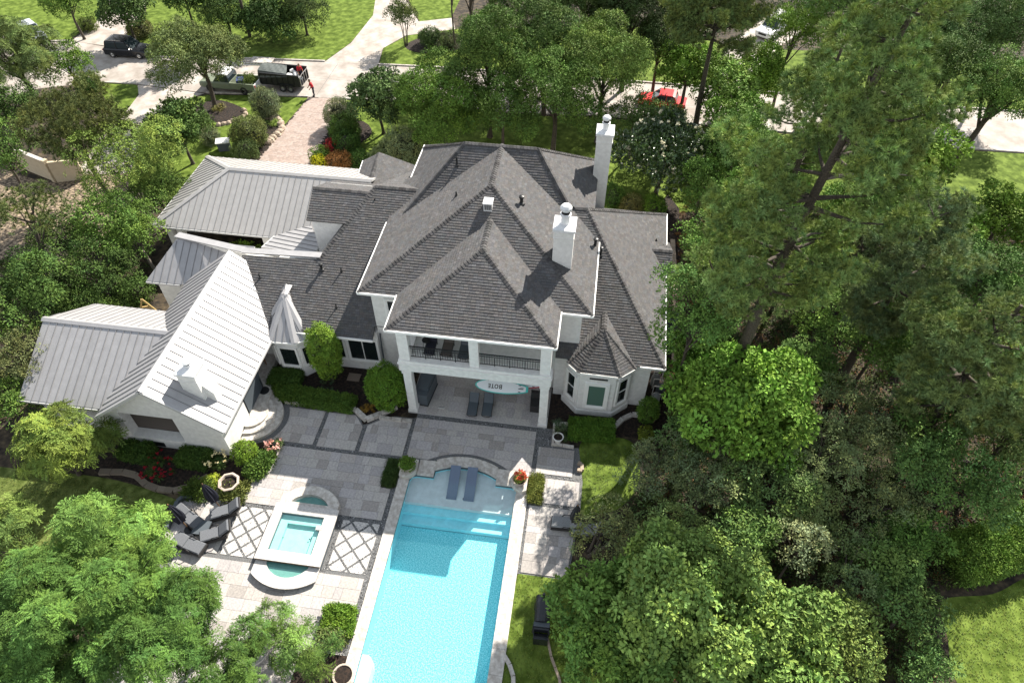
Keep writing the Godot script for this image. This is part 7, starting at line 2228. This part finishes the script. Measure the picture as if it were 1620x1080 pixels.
func loggia_things() -> void:
	sling_chaise("left slate sun lounger on the loggia floor", Vector3(-5.71, 0.1, -25.08) + Vector3(0, -0.02, 0), 0.03, M.slate, "sun loungers under the balcony", 0.42)
	sling_chaise("right slate sun lounger on the loggia floor", Vector3(-4.82, 0.1, -25.16) + Vector3(0, -0.02, 0), 0.03, M.slate, "sun loungers under the balcony", 0.42)
	sling_chaise("dark blue sun lounger on the balcony beside the wrought chair", Vector3(-8.08, 4.62, -25.34) + Vector3(0, 0, -0.3), 0.0, M.navy, "sun loungers on the balcony", 0.75)
	sling_chaise("brown sun lounger in the middle of the balcony", Vector3(-7.1, 4.62, -25.38) + Vector3(0, 0, -0.3), 0.0, M.brown_sling, "sun loungers on the balcony", 0.75)
	sling_chaise("dark gray sun lounger on the balcony beside the middle pillar", Vector3(-6.1, 4.62, -25.33) + Vector3(0, 0, -0.3), 0.0, M.slate, "sun loungers on the balcony", 0.75)
	# wrought chair: an oval open back
	var wc := thing("wrought_chair", "black wrought-iron chair with an openwork back on the balcony", "chair", Vector3(-8.4, 4.62, -25.29) + Vector3(0, 0.0, -0.5), 0.3)
	var bk := MB.new()
	for rr in [0.24, 0.14]:
		var ring := []
		var rd := []
		for k in 17:
			var a := TAU * k / 16
			ring.append(Vector3(cos(a) * rr, 0.78 + sin(a) * rr * 1.35, -0.22))
			rd.append(0.014)
		bk.tube(ring, rd, 5)
	for k in 8:
		var a := TAU * k / 8
		bk.tube([Vector3(cos(a) * 0.14, 0.78 + sin(a) * 0.19, -0.22), Vector3(cos(a) * 0.24, 0.78 + sin(a) * 0.32, -0.22)], [0.012, 0.012], 5)
	put(bk, "backrest", M.black_metal, wc)
	var ws := MB.new()
	ws.lathe(Vector3(0, 0.42, 0), [Vector2(0.24, 0), Vector2(0.25, 0.02), Vector2(0, 0.03)], 16)
	put(ws, "seat", M.black_metal, wc)
	for q in [Vector2(-0.18, -0.18), Vector2(0.18, -0.18), Vector2(-0.18, 0.18), Vector2(0.18, 0.18)]:
		var lg := MB.new()
		lg.tube([Vector3(q.x * 1.2, 0, q.y * 1.2), Vector3(q.x, 0.42, q.y)], [0.014, 0.014], 5)
		put(lg, "leg", M.black_metal, wc)
	# covered grill at the left, dark covered thing at the right
	var cg := thing("covered_grill", "tall charcoal covered grill at the loggia's left side", "grill", Vector3(-8.85, 0.1, -25.47) + Vector3(0, 0, -0.3), -0.08)
	var cv := MB.new()
	cv.prism(v2([Vector2(-0.45, -0.85), Vector2(0.5, -0.85), Vector2(0.42, 0.95), Vector2(-0.4, 0.95)]), 0.0, 1.0)
	cv.prism(v2([Vector2(-0.25, -0.8), Vector2(0.45, -0.8), Vector2(0.38, 0.55), Vector2(-0.2, 0.55)]), 1.0, 1.25)
	put(cv, "cover", M.slate, cg)
	var hem := MB.new()
	hem.prism(v2([Vector2(-0.48, -0.88), Vector2(0.53, -0.88), Vector2(0.45, 0.98), Vector2(-0.43, 0.98)]), 0.0, 0.1)
	put(hem, "hem", M.cloth_dark, cg)
	var cr := thing("covered_chair", "charcoal covered chair behind the loggia's right pillar", "chair", Vector3(-1.99, 0.1, -25.71) + Vector3(0.05, 0, 0))
	var cc := MB.new()
	cc.prism(v2([Vector2(-0.35, -0.4), Vector2(0.35, -0.4), Vector2(0.3, 0.45), Vector2(-0.3, 0.45)]), 0.0, 0.6)
	cc.prism(v2([Vector2(-0.34, -0.42), Vector2(0.34, -0.42), Vector2(0.3, -0.2), Vector2(-0.3, -0.2)]), 0.6, 1.1)
	put(cc, "cover", M.wicker, cr)
	# two paddle boards hung on edge under the balcony
	board("white paddle board with a teal nose, lettering and fins, leaning in front", Vector3(-3.98, 1.75, -25.64), M.board_teal, true)
	board("second paddle board with a dark red tail behind the lettered one", Vector3(-3.63, 1.8, -25.85) + Vector3(0.45, 0.05, -0.25), M.board_red, false)
	# white printed sign lying on the loggia floor
	var sg := thing("paper_sign", "small white paper sign standing on the loggia floor", "sign", Vector3(-7.61, 0.1, -24.71), 0.05)
	var sb := MB.new()
	sb.box(Transform3D(Basis(Vector3.RIGHT, -0.7), Vector3(0, 0.14, 0)), Vector3(0.4, 0.02, 0.36))
	put(sb, "sheet", M.paint_white, sg)
	var pr := MB.new()
	for i in 4:
		pr.box(Transform3D(Basis(Vector3.RIGHT, -0.7), Vector3(0, 0.14, 0)) * Transform3D(Basis(), Vector3(0, 0.0115, -0.12 + 0.08 * i)), Vector3(0.3 if i != 1 else 0.2, 0.002, 0.025))
	put(pr, "print", M.cushion, sg)

func board(label: String, at: Vector3, edge: Material, lettered: bool) -> void:
	# local: length along x, face towards +y; then tipped so that the face looks out and up
	var t := thing("paddle_board", label, "paddle board", at, 0.0, "paddle boards in the loggia")
	var tip := Basis(Vector3.RIGHT, 0.62)
	t.basis = tip
	var outline := PackedVector2Array()
	for i in 20:
		var k := i / 19.0
		outline.append(Vector2(lerpf(-1.65, 1.55, k), -0.41 * pow(sin(PI * clampf(pow(k, 0.8) * 0.93 + 0.012, 0, 1)), 0.55)))
	for i in 20:
		var p := outline[19 - i]
		outline.append(Vector2(p.x, -p.y))
	var body := MB.new()
	body.prism(outline, -0.09, 0.0, Color.WHITE, true)
	put(body, "rail", edge, t)
	var inner := PackedVector2Array()
	for p in outline:
		inner.append(Vector2((p.x - 0.12) * 0.93 + 0.08, p.y * 0.86))
	var top := MB.new()
	top.prism(inner, 0.0, 0.006)
	put(top, "deck", M.board_white, t)
	var xs := [1.15, 1.05, 1.05]
	var zs := [0.0, -0.2, 0.2]
	for i in 3:
		var fi := MB.new()
		var l: float = 0.2 if i == 0 else 0.1
		fi.face([Vector3(xs[i] - l, 0.007, zs[i]), Vector3(xs[i] + l * 0.5, 0.007, zs[i]), Vector3(xs[i] + l * 0.6, 0.007 + l * 1.1, zs[i])], Vector3.BACK)
		fi.bx(xs[i] - l, 0.006, zs[i] - 0.02, xs[i] + l * 0.5, 0.02, zs[i] + 0.02)
		put(fi, "fin", M.ink, t)
	# black straps up to the balcony's underside
	for x in [-0.9, 0.8]:
		var st := MB.new()
		var low := tip.inverse() * Vector3(0, 0, -0.02) + Vector3(x, -0.095, -0.2)
		var up_v := tip.inverse() * Vector3(0, 1, 0)
		st.tube([low, low + up_v * (3.98 - at.y)], [0.018, 0.018], 6)
		put(st, "strap", M.ink, t)
	if lettered:
		var tm := TextMesh.new()
		tm.text = "BOTE"
		var sf := SystemFont.new()
		sf.font_names = PackedStringArray(["Droid Sans"])
		sf.font_weight = 700
		tm.font = sf
		tm.font_size = 48
		tm.pixel_size = 0.0075
		tm.depth = 0.006
		var o := put_mesh(tm, "lettering", M.ink, t)
		# the board hangs upside down: its lettering reads from the other side
		o.basis = Basis(Vector3.RIGHT, -PI / 2) * Basis(Vector3.FORWARD, PI)
		o.position = Vector3(-0.45, 0.01, 0.0)

func wheel_shape(mb: MB, c: Vector3, r: float, w: float) -> void:   # axle along x
	var prof := [Vector2(r * 0.55, -w * 0.5), Vector2(r * 0.92, -w * 0.5), Vector2(r, -w * 0.3), Vector2(r, w * 0.3), Vector2(r * 0.92, w * 0.5), Vector2(r * 0.55, w * 0.5)]
	var sub := MB.new()
	sub.lathe(Vector3.ZERO, prof, 20)
	mb.add(sub, Transform3D(Basis(Vector3.FORWARD, PI / 2), c))

# ---------------------------------------------------------------- vehicles
func loft(mb: MB, rings: Array, cap := true) -> void:    # rings of equal count, joined in order
	var n: int = rings[0].size()
	for i in rings.size() - 1:
		for k in n:
			var m := (k + 1) % n
			mb.quad(rings[i][k], rings[i][m], rings[i + 1][m], rings[i + 1][k])
	if cap:
		mb.face(rings[0], rings[0][0] - rings[1][0])
		mb.face(rings[-1], rings[-1][0] - rings[-2][0])

func section(z: float, w: float, y0: float, y1: float, inset := 0.06) -> Array:   # rounded box section across x at z
	var h := w * 0.5
	return [Vector3(-h + inset, y0, z), Vector3(h - inset, y0, z), Vector3(h, y0 + inset * 1.6, z), Vector3(h, y1 - inset * 2.2, z), Vector3(h - inset * 1.4, y1 - inset * 0.3, z), Vector3(h - inset * 3.0, y1, z), Vector3(-h + inset * 3.0, y1, z), Vector3(-h + inset * 1.4, y1 - inset * 0.3, z), Vector3(-h, y1 - inset * 2.2, z), Vector3(-h, y0 + inset * 1.6, z)]

# front at +z; l, w, h in metres; hood and rear give where the cabin starts and ends (fractions from the front)
func car(label: String, at: Vector3, turn: float, m: Material, l: float, w: float, h: float, hood: float, rear: float, group := "", rack := false) -> Node3D:
	var t := thing("parked_car", label, "car", at, turn, group)
	var zf := l * 0.5
	var belt := h * 0.56
	var body := MB.new()
	loft(body, [section(-zf, w * 0.86, 0.36, belt * 0.9), section(-zf + 0.12, w * 0.97, 0.27, belt * 0.98), section(-zf + 0.7, w, 0.22, belt), section(zf - l * hood - 0.2, w, 0.22, belt), section(zf - l * hood + 0.35, w, 0.22, belt * 0.97), section(zf - 0.5, w * 0.98, 0.24, belt * 0.9), section(zf - 0.12, w * 0.93, 0.28, belt * 0.8), section(zf, w * 0.8, 0.36, belt * 0.66)])
	put(body, "body", m, t)
	var z0 := zf - l * hood          # base of the windscreen
	var z1 := -zf + l * rear         # base of the rear window
	var gl := MB.new()
	var slope := 0.75 if hood > 0.24 else 0.5
	loft(gl, [section(z1, w * 0.9, belt - 0.05, belt + 0.02, 0.02), section(z1 + 0.28, w * 0.86, belt - 0.05, h - 0.07, 0.04), section(z0 - slope, w * 0.84, belt - 0.05, h - 0.05, 0.04), section(z0 - 0.02, w * 0.88, belt - 0.05, belt + 0.02, 0.02)])
	put(gl, "glasshouse", M.car_glass, t)
	var rf := MB.new()
	loft(rf, [section(z1 + 0.22, w * 0.83, h - 0.13, h - 0.05, 0.03), section(z1 + 0.5, w * 0.84, h - 0.12, h, 0.03), section(z0 - slope - 0.35, w * 0.83, h - 0.12, h, 0.03), section(z0 - slope + 0.04, w * 0.8, h - 0.13, h - 0.04, 0.03)])
	put(rf, "roof", m, t)
	for s in [-1.0, 1.0]:
		for e in [[z0 - 0.05, belt, z0 - slope + 0.02, h - 0.08, 0.07], [z1 + 0.04, belt, z1 + 0.28, h - 0.09, 0.12], [(z0 + z1) * 0.5 - 0.2, belt, (z0 + z1) * 0.5 - 0.2, h - 0.08, 0.08]]:
			var pi := MB.new()
			pi.beam(Vector3(s * w * 0.445, e[1] - 0.04, e[0]), Vector3(s * w * 0.42, e[3], e[2]), 0.05, e[4])
			put(pi, "pillar", m, t)
		var mi := MB.new()
		pillow(mi, Transform3D(Basis(), Vector3(s * (w * 0.5 + 0.08), belt + 0.06, z0 - 0.25)), Vector3(0.2, 0.14, 0.1))
		put(mi, "mirror", m, t)
		var hl := MB.new()
		pillow(hl, Transform3D(Basis(), Vector3(s * w * 0.36, belt * 0.72, zf - 0.05)), Vector3(w * 0.2, 0.13, 0.14))
		put(hl, "headlight", M.lamp_glass, t)
		var tl := MB.new()
		pillow(tl, Transform3D(Basis(), Vector3(s * w * 0.39, belt * 0.8, -zf + 0.03)), Vector3(w * 0.14, 0.18, 0.12))
		put(tl, "tail_light", M.lamp_red, t)
		for z in [zf - l * 0.19, -zf + l * 0.2]:
			var r := 0.36 if h > 1.6 else 0.32
			var ty := MB.new()
			wheel_shape(ty, Vector3(s * (w * 0.5 - 0.09), r, z), r, 0.24)
			var to := put(ty, "wheel", M.rubber, t)
			var ri := MB.new()
			var sub := MB.new()
			sub.lathe(Vector3.ZERO, [Vector2(r * 0.58, -0.02), Vector2(r * 0.56, 0.05), Vector2(r * 0.3, 0.03), Vector2(0.05, 0.06), Vector2(0, 0.06)], 14)
			ri.add(sub, Transform3D(Basis(Vector3.FORWARD, PI / 2 * s), Vector3(s * (w * 0.5 - 0.02), r, z)))
			put(ri, "rim", M.chrome, to)
		if rack:
			var rk := MB.new()
			rk.beam(Vector3(s * w * 0.38, h + 0.04, z1 + 0.5), Vector3(s * w * 0.38, h + 0.04, z0 - slope - 0.3), 0.04, 0.05)
			put(rk, "roof_rail", M.chrome, t)
	var gr := MB.new()
	gr.bx(-w * 0.24, belt * 0.52, zf - 0.06, w * 0.24, belt * 0.74, zf + 0.012)
	put(gr, "grille", M.black_metal, t)
	var pl := MB.new()
	pl.bx(-0.26, belt * 0.36, zf - 0.04, 0.26, belt * 0.46, zf + 0.02)
	put(pl, "number_plate", M.paint_white, t)
	return t

func vehicles() -> void:
	car("black sport utility car parked on the street behind the oak", Vector3(-50.69, 0, -66.82), PI / 2 + 0.02, M.paint_black, 4.9, 1.95, 1.74, 0.3, 0.06, "cars on the street", true)
	car("silver car parked at the street's far left end", Vector3(-63.69, 0, -69.28), 0.95, M.paint_silver, 4.7, 1.85, 1.45, 0.27, 0.14, "cars on the street")
	car("white sport utility car parked on the upper right driveway", Vector3(18.75, 0, -82.74), -0.62, M.paint_white, 5.2, 2.0, 1.9, 0.26, 0.04, "cars on the street", true)
	car("red car half hidden by trees on the street right of the far chimney", Vector3(6.01, 0, -64.3), -PI / 2 - 0.15, M.paint_red, 4.6, 1.85, 1.42, 0.28, 0.18, "cars on the street")
	# pickup truck with an open bed, ladder across
	var t := thing("pickup_truck", "gray-green pickup truck with a loaded bed parked behind the oak", "truck", Vector3(-36.78, 0, -61.26), -PI / 2 - 0.03)
	var m: Material = M.paint_green
	var bo := MB.new()
	loft(bo, [section(-0.4, 2.0, 0.4, 1.1), section(1.0, 2.0, 0.4, 1.1), section(1.5, 2.0, 0.4, 1.08), section(2.6, 1.95, 0.42, 1.0), section(2.9, 1.8, 0.45, 0.9)])
	put(bo, "body", m, t)
	var cg := MB.new()
	loft(cg, [section(-0.35, 1.8, 1.05, 1.5, 0.03), section(-0.2, 1.74, 1.05, 1.84, 0.04), section(0.7, 1.7, 1.05, 1.85, 0.04), section(1.35, 1.8, 1.05, 1.12, 0.02)])
	put(cg, "glasshouse", M.car_glass, t)
	var ro := MB.new()
	loft(ro, [section(-0.3, 1.72, 1.8, 1.88, 0.03), section(0.7, 1.7, 1.8, 1.9, 0.03)])
	put(ro, "roof", M.paint_white, t)
	var bd := MB.new()
	bd.bx(-1.0, 0.5, -2.9, -0.88, 1.12, -0.42); bd.bx(0.88, 0.5, -2.9, 1.0, 1.12, -0.42)
	bd.bx(-0.88, 0.5, -2.9, 0.88, 0.6, -0.42)
	put(bd, "bed", m, t)
	var tg := MB.new()
	tg.bx(-0.98, 0.45, -3.0, 0.98, 1.1, -2.91)
	put(tg, "tailgate", M.paint_white, t)
	for s in [-1.0, 1.0]:
		for z in [1.85, -1.75]:
			var wh := MB.new()
			wheel_shape(wh, Vector3(s * 0.9, 0.4, z), 0.4, 0.26)
			put(wh, "wheel", M.rubber, t)
		var tl := MB.new()
		tl.bx(s * 0.86, 0.75, -3.03, s * 0.98, 1.05, -2.99)
		put(tl, "tail_light", M.lamp_red, t)
		var hl := MB.new()
		hl.bx(s * 0.55, 0.7, 2.82, s * 0.85, 0.88, 2.93)
		put(hl, "headlight", M.lamp_glass, t)
	var bag := MB.new()
	pillow(bag, Transform3D(Basis(Vector3.UP, 0.4), Vector3(0.2, 0.95, -1.2)), Vector3(1.0, 0.6, 0.8))
	var bg := put(bag, "blue_bag", M.cloth_blue)
	bg.transform = t.transform
	tag(bg, "blue bag in the pickup truck's bed", "bag")
	var bush := thing("cut_branches", "pile of cut green branches in the pickup truck's bed", "branches", t.position + Vector3(1.9, 0.9, 0.1))
	var xf := []
	var cols := []
	for k in 40:
		xf.append(Transform3D(orient(Vector3.UP + rdir(), rng.randf_range(0.6, 1.0)), Vector3(jit(0.7), rng.randf_range(0.0, 0.5), jit(0.7))))
		cols.append(vary(Color(0.07, 0.1, 0.03), rng.randf_range(0.8, 1.2)))
	scatter(bush, "leaves", "oak", xf, cols, M.leaf, true)
	var la := thing("ladder", "ladder lying on the pickup truck sticking out over the street", "ladder", Vector3(-35, 1.6, -63.4), 0.12)
	for s in [-0.2, 0.2]:
		var mb := MB.new()
		mb.bx(-1.9, 0, s - 0.03, 1.9, 0.08, s + 0.03)
		put(mb, "rail", M.chrome, la)
	for i in 12:
		var mb := MB.new()
		mb.bx(-1.8 + i * 0.32, 0.02, -0.17, -1.75 + i * 0.32, 0.06, 0.17)
		put(mb, "rung", M.black_metal, la)
	# dump trailer with a tarpaulin
	var d := thing("dump_trailer", "black dump trailer half covered by a gray tarpaulin on the street", "trailer", Vector3(-31.58, 0, -62.43), PI / 2 - 0.04)
	# front (hitch) at -z
	var fl := MB.new()
	fl.bx(-1.05, 0.62, -2.1, 1.05, 0.72, 2.1)
	put(fl, "floor", M.black_metal, d)
	for s in [-1.0, 1.0]:
		var sd := MB.new()
		sd.bx(s * 1.05, 0.72, -2.1, s * 1.0, 1.75, 2.1)
		for i in 8: sd.bx(s * 1.05, 0.72, -2.05 + i * 0.58, s * 1.12, 1.75, -1.99 + i * 0.58)
		sd.bx(s * 0.97, 1.75, -2.1, s * 1.12, 1.83, 2.1)
		put(sd, "side_wall", M.black_metal, d)
		for z in [0.15, 0.98]:
			var wh := MB.new()
			wheel_shape(wh, Vector3(s * 1.02, 0.37, z), 0.37, 0.24)
			var wo := put(wh, "wheel", M.rubber, d)
			var ri := MB.new()
			ri.lathe(Vector3.ZERO, [Vector2(0.2, -0.02), Vector2(0.19, 0.04), Vector2(0, 0.05)], 12)
			var rt := MB.new()
			rt.add(ri, Transform3D(Basis(Vector3.FORWARD, PI / 2 * s), Vector3(s * 1.1, 0.37, z)))
			put(rt, "rim", M.chrome, wo)
		var fe := MB.new()
		fe.bx(s * 0.95, 0.78, -0.3, s * 1.2, 0.84, 1.42)
		put(fe, "mudguard", M.black_metal, d)
	var fw := MB.new()
	fw.bx(-1.05, 0.72, -2.16, 1.05, 1.75, -2.1)
	put(fw, "front_wall", M.black_metal, d)
	var gt := MB.new()
	for x in [-1.0, -0.5, 0.0, 0.5, 0.96]: gt.bx(x, 0.7, 2.12, x + 0.05, 1.7, 2.17)
	gt.bx(-1.0, 1.66, 2.12, 1.0, 1.72, 2.17)
	put(gt, "tailgate", M.chrome, d)
	var tb := MB.new()
	tb.beam(Vector3(-0.8, 0.55, -2.1), Vector3(0, 0.5, -3.2), 0.1, 0.12)
	tb.beam(Vector3(0.8, 0.55, -2.1), Vector3(0, 0.5, -3.2), 0.1, 0.12)
	tb.beam(Vector3(0, 0.0, -2.9), Vector3(0, 0.6, -2.9), 0.07, 0.07)
	put(tb, "hitch", M.black_metal, d)
	var tp := MB.new()
	var grid := []
	for i in 12:
		var row := []
		for j in 9:
			var u := i / 11.0
			var v := j / 8.0
			var x := lerpf(-1.14, 1.14, v)
			var sag := sin(v * PI) * (0.22 - 0.3 * u) + 0.018 * sin(i * 2.1 + j * 1.3)
			row.append(Vector3(x, 1.86 + sag - (0.55 if j == 0 or j == 8 else 0.0) * (1.0 - u * 0.6), lerpf(-2.2, 0.9 - 0.9 * v, u)))
		grid.append(row)
	for i in 11:
		for j in 8:
			tp.quad(grid[i][j], grid[i + 1][j], grid[i + 1][j + 1], grid[i][j + 1])
	put(tp, "tarpaulin", M.tarp, d)
	var wr := thing("scrap_pile", "white and pale scrap piled at the trailer's open end", "scrap", d.position + Vector3(1.35, 0.75, 0.0))
	for i in 9:
		var mb := MB.new()
		pillow(mb, Transform3D(Basis(rdir(), rng.randf() * 2.0), Vector3(jit(0.5), 0.25 + rng.randf() * 0.8, jit(0.7))), Vector3(0.5, 0.3, 0.6) * rng.randf_range(0.5, 1.1))
		put(mb, "scrap", M.paint_white if i % 3 else M.slate, wr)
	person("person in a red shirt and dark trousers standing behind the trailer", Vector3(-28.17, 0, -60.98), -0.9, 0.25)
	person("person in a red shirt leaning over the trailer's load", Vector3(-30.14, 0, -63.05) + Vector3(0, 0.72, 0), 0.6, 0.7)

# ---------------------------------------------------------------- people: one skin over a jointed skeleton
func person(label: String, at: Vector3, turn: float, bend: float) -> void:
	var t := thing("person", label, "person", at, turn)
	var hip := Vector3(0, 0.92, 0)
	var up := Vector3(0, cos(bend), sin(bend))
	var neck := hip + up * 0.52
	var head := neck + (up + Vector3(0, 0.25, 0.1)).normalized() * 0.2
	var side := Vector3.RIGHT
	var bones := []   # from, to, radius, radius, colour
	var red := Color(0.42, 0.015, 0.02)
	var dark := Color(0.035, 0.035, 0.045)
	var skin := Color(0.27, 0.15, 0.09)
	var hair := Color(0.02, 0.015, 0.012)
	bones.append([hip, hip + up * 0.2, 0.145, 0.135, red])
	bones.append([hip + up * 0.2, neck - up * 0.08, 0.14, 0.15, red])
	for s in [-1.0, 1.0]:
		var sh: Vector3 = neck - up * 0.08 + side * s * 0.17
		bones.append([neck - up * 0.1, sh, 0.11, 0.075, red])
		var el := sh + Vector3(s * 0.08, -0.27, 0.05 + bend * 0.16)
		var wr := el + Vector3(-s * 0.02, -0.17, 0.17 + bend * 0.1)
		bones.append([sh, el, 0.066, 0.05, red])
		bones.append([el, wr, 0.045, 0.034, skin])
		bones.append([wr, wr + Vector3(0, -0.06, 0.07), 0.036, 0.026, skin])
		var hj: Vector3 = hip + side * s * 0.1
		var kn := hj + Vector3(s * 0.03, -0.43, 0.06 * s)
		var an := Vector3(s * 0.14, 0.09, 0.05 * s - 0.02)
		bones.append([hj, kn, 0.105, 0.07, dark])
		bones.append([kn, an, 0.068, 0.045, dark])
		bones.append([an + Vector3(0, -0.04, -0.02), an + Vector3(0, -0.05, 0.16), 0.045, 0.035, hair])
	bones.append([neck, head, 0.06, 0.06, skin])
	bones.append([head + Vector3(0, 0.0, 0.01), head + Vector3(0, 0.07, 0.0), 0.092, 0.1, skin])
	bones.append([head + Vector3(0, 0.0, 0.1), head + Vector3(0, -0.015, 0.112), 0.018, 0.02, skin])
	bones.append([head + Vector3(0, 0.075, -0.03), head + Vector3(0, 0.11, -0.01), 0.095, 0.09, hair])
	var mb := MB.new()
	skin_over(mb, bones, 0.035)
	put(mb, "body", M.person, t)

func skin_over(mb: MB, bones: Array, cell: float) -> void:
	var lo := Vector3.ONE * 99
	var hi := Vector3.ONE * -99
	for b in bones:
		for k in 2:
			lo = lo.min(b[k] - Vector3.ONE * 0.22)
			hi = hi.max(b[k] + Vector3.ONE * 0.22)
	var n := Vector3i(((hi - lo) / cell).ceil())
	var f := PackedFloat32Array()
	f.resize(n.x * n.y * n.z)
	f.fill(1.0)
	var near := PackedInt32Array()
	near.resize(f.size())
	for x in n.x:
		for y in n.y:
			for z in n.z:
				var p := lo + Vector3(x, y, z) * cell
				var sum := 0.0
				var best := 9.0
				var who := 0
				for i in bones.size():
					var b: Array = bones[i]
					var ab: Vector3 = b[1] - b[0]
					var u := clampf((p - b[0]).dot(ab) / maxf(ab.length_squared(), 1e-6), 0, 1)
					var d: float = p.distance_to(b[0] + ab * u) - lerpf(b[2], b[3], u)
					if d < best:
						best = d; who = i
					sum += exp(-d * 45.0)
				f[(x * n.y + y) * n.z + z] = -log(maxf(sum, 1e-20)) / 45.0
				near[(x * n.y + y) * n.z + z] = who
	var vert := {}
	for x in n.x - 1:
		for y in n.y - 1:
			for z in n.z - 1:
				var cnt := 0
				var acc := Vector3.ZERO
				for e in [[0, 1], [2, 3], [4, 5], [6, 7], [0, 2], [1, 3], [4, 6], [5, 7], [0, 4], [1, 5], [2, 6], [3, 7]]:
					var a := Vector3i(x + (e[0] >> 2), y + ((e[0] >> 1) & 1), z + (e[0] & 1))
					var b := Vector3i(x + (e[1] >> 2), y + ((e[1] >> 1) & 1), z + (e[1] & 1))
					var fa := f[(a.x * n.y + a.y) * n.z + a.z]
					var fb := f[(b.x * n.y + b.y) * n.z + b.z]
					if (fa < 0) != (fb < 0):
						acc += Vector3(a).lerp(Vector3(b), fa / (fa - fb))
						cnt += 1
				if cnt: vert[Vector3i(x, y, z)] = lo + acc / cnt * cell
	var steps := [Vector3i(1, 0, 0), Vector3i(0, 1, 0), Vector3i(0, 0, 1)]
	for x in range(1, n.x - 1):
		for y in range(1, n.y - 1):
			for z in range(1, n.z - 1):
				var ia := (x * n.y + y) * n.z + z
				for ax in 3:
					var s: Vector3i = steps[ax]
					var ib := ((x + s.x) * n.y + y + s.y) * n.z + z + s.z
					if (f[ia] < 0) == (f[ib] < 0): continue
					var u: Vector3i = steps[(ax + 1) % 3]
					var w: Vector3i = steps[(ax + 2) % 3]
					var c := Vector3i(x, y, z)
					var q := [c - u - w, c - w, c, c - u]
					var ok := true
					for k in q:
						if not vert.has(k): ok = false
					if not ok: continue
					var col: Color = bones[near[ia if f[ia] < 0 else ib]][4]
					if f[ia] < 0: mb.quad(vert[q[0]], vert[q[1]], vert[q[2]], vert[q[3]], col)
					else: mb.quad(vert[q[3]], vert[q[2]], vert[q[1]], vert[q[0]], col)
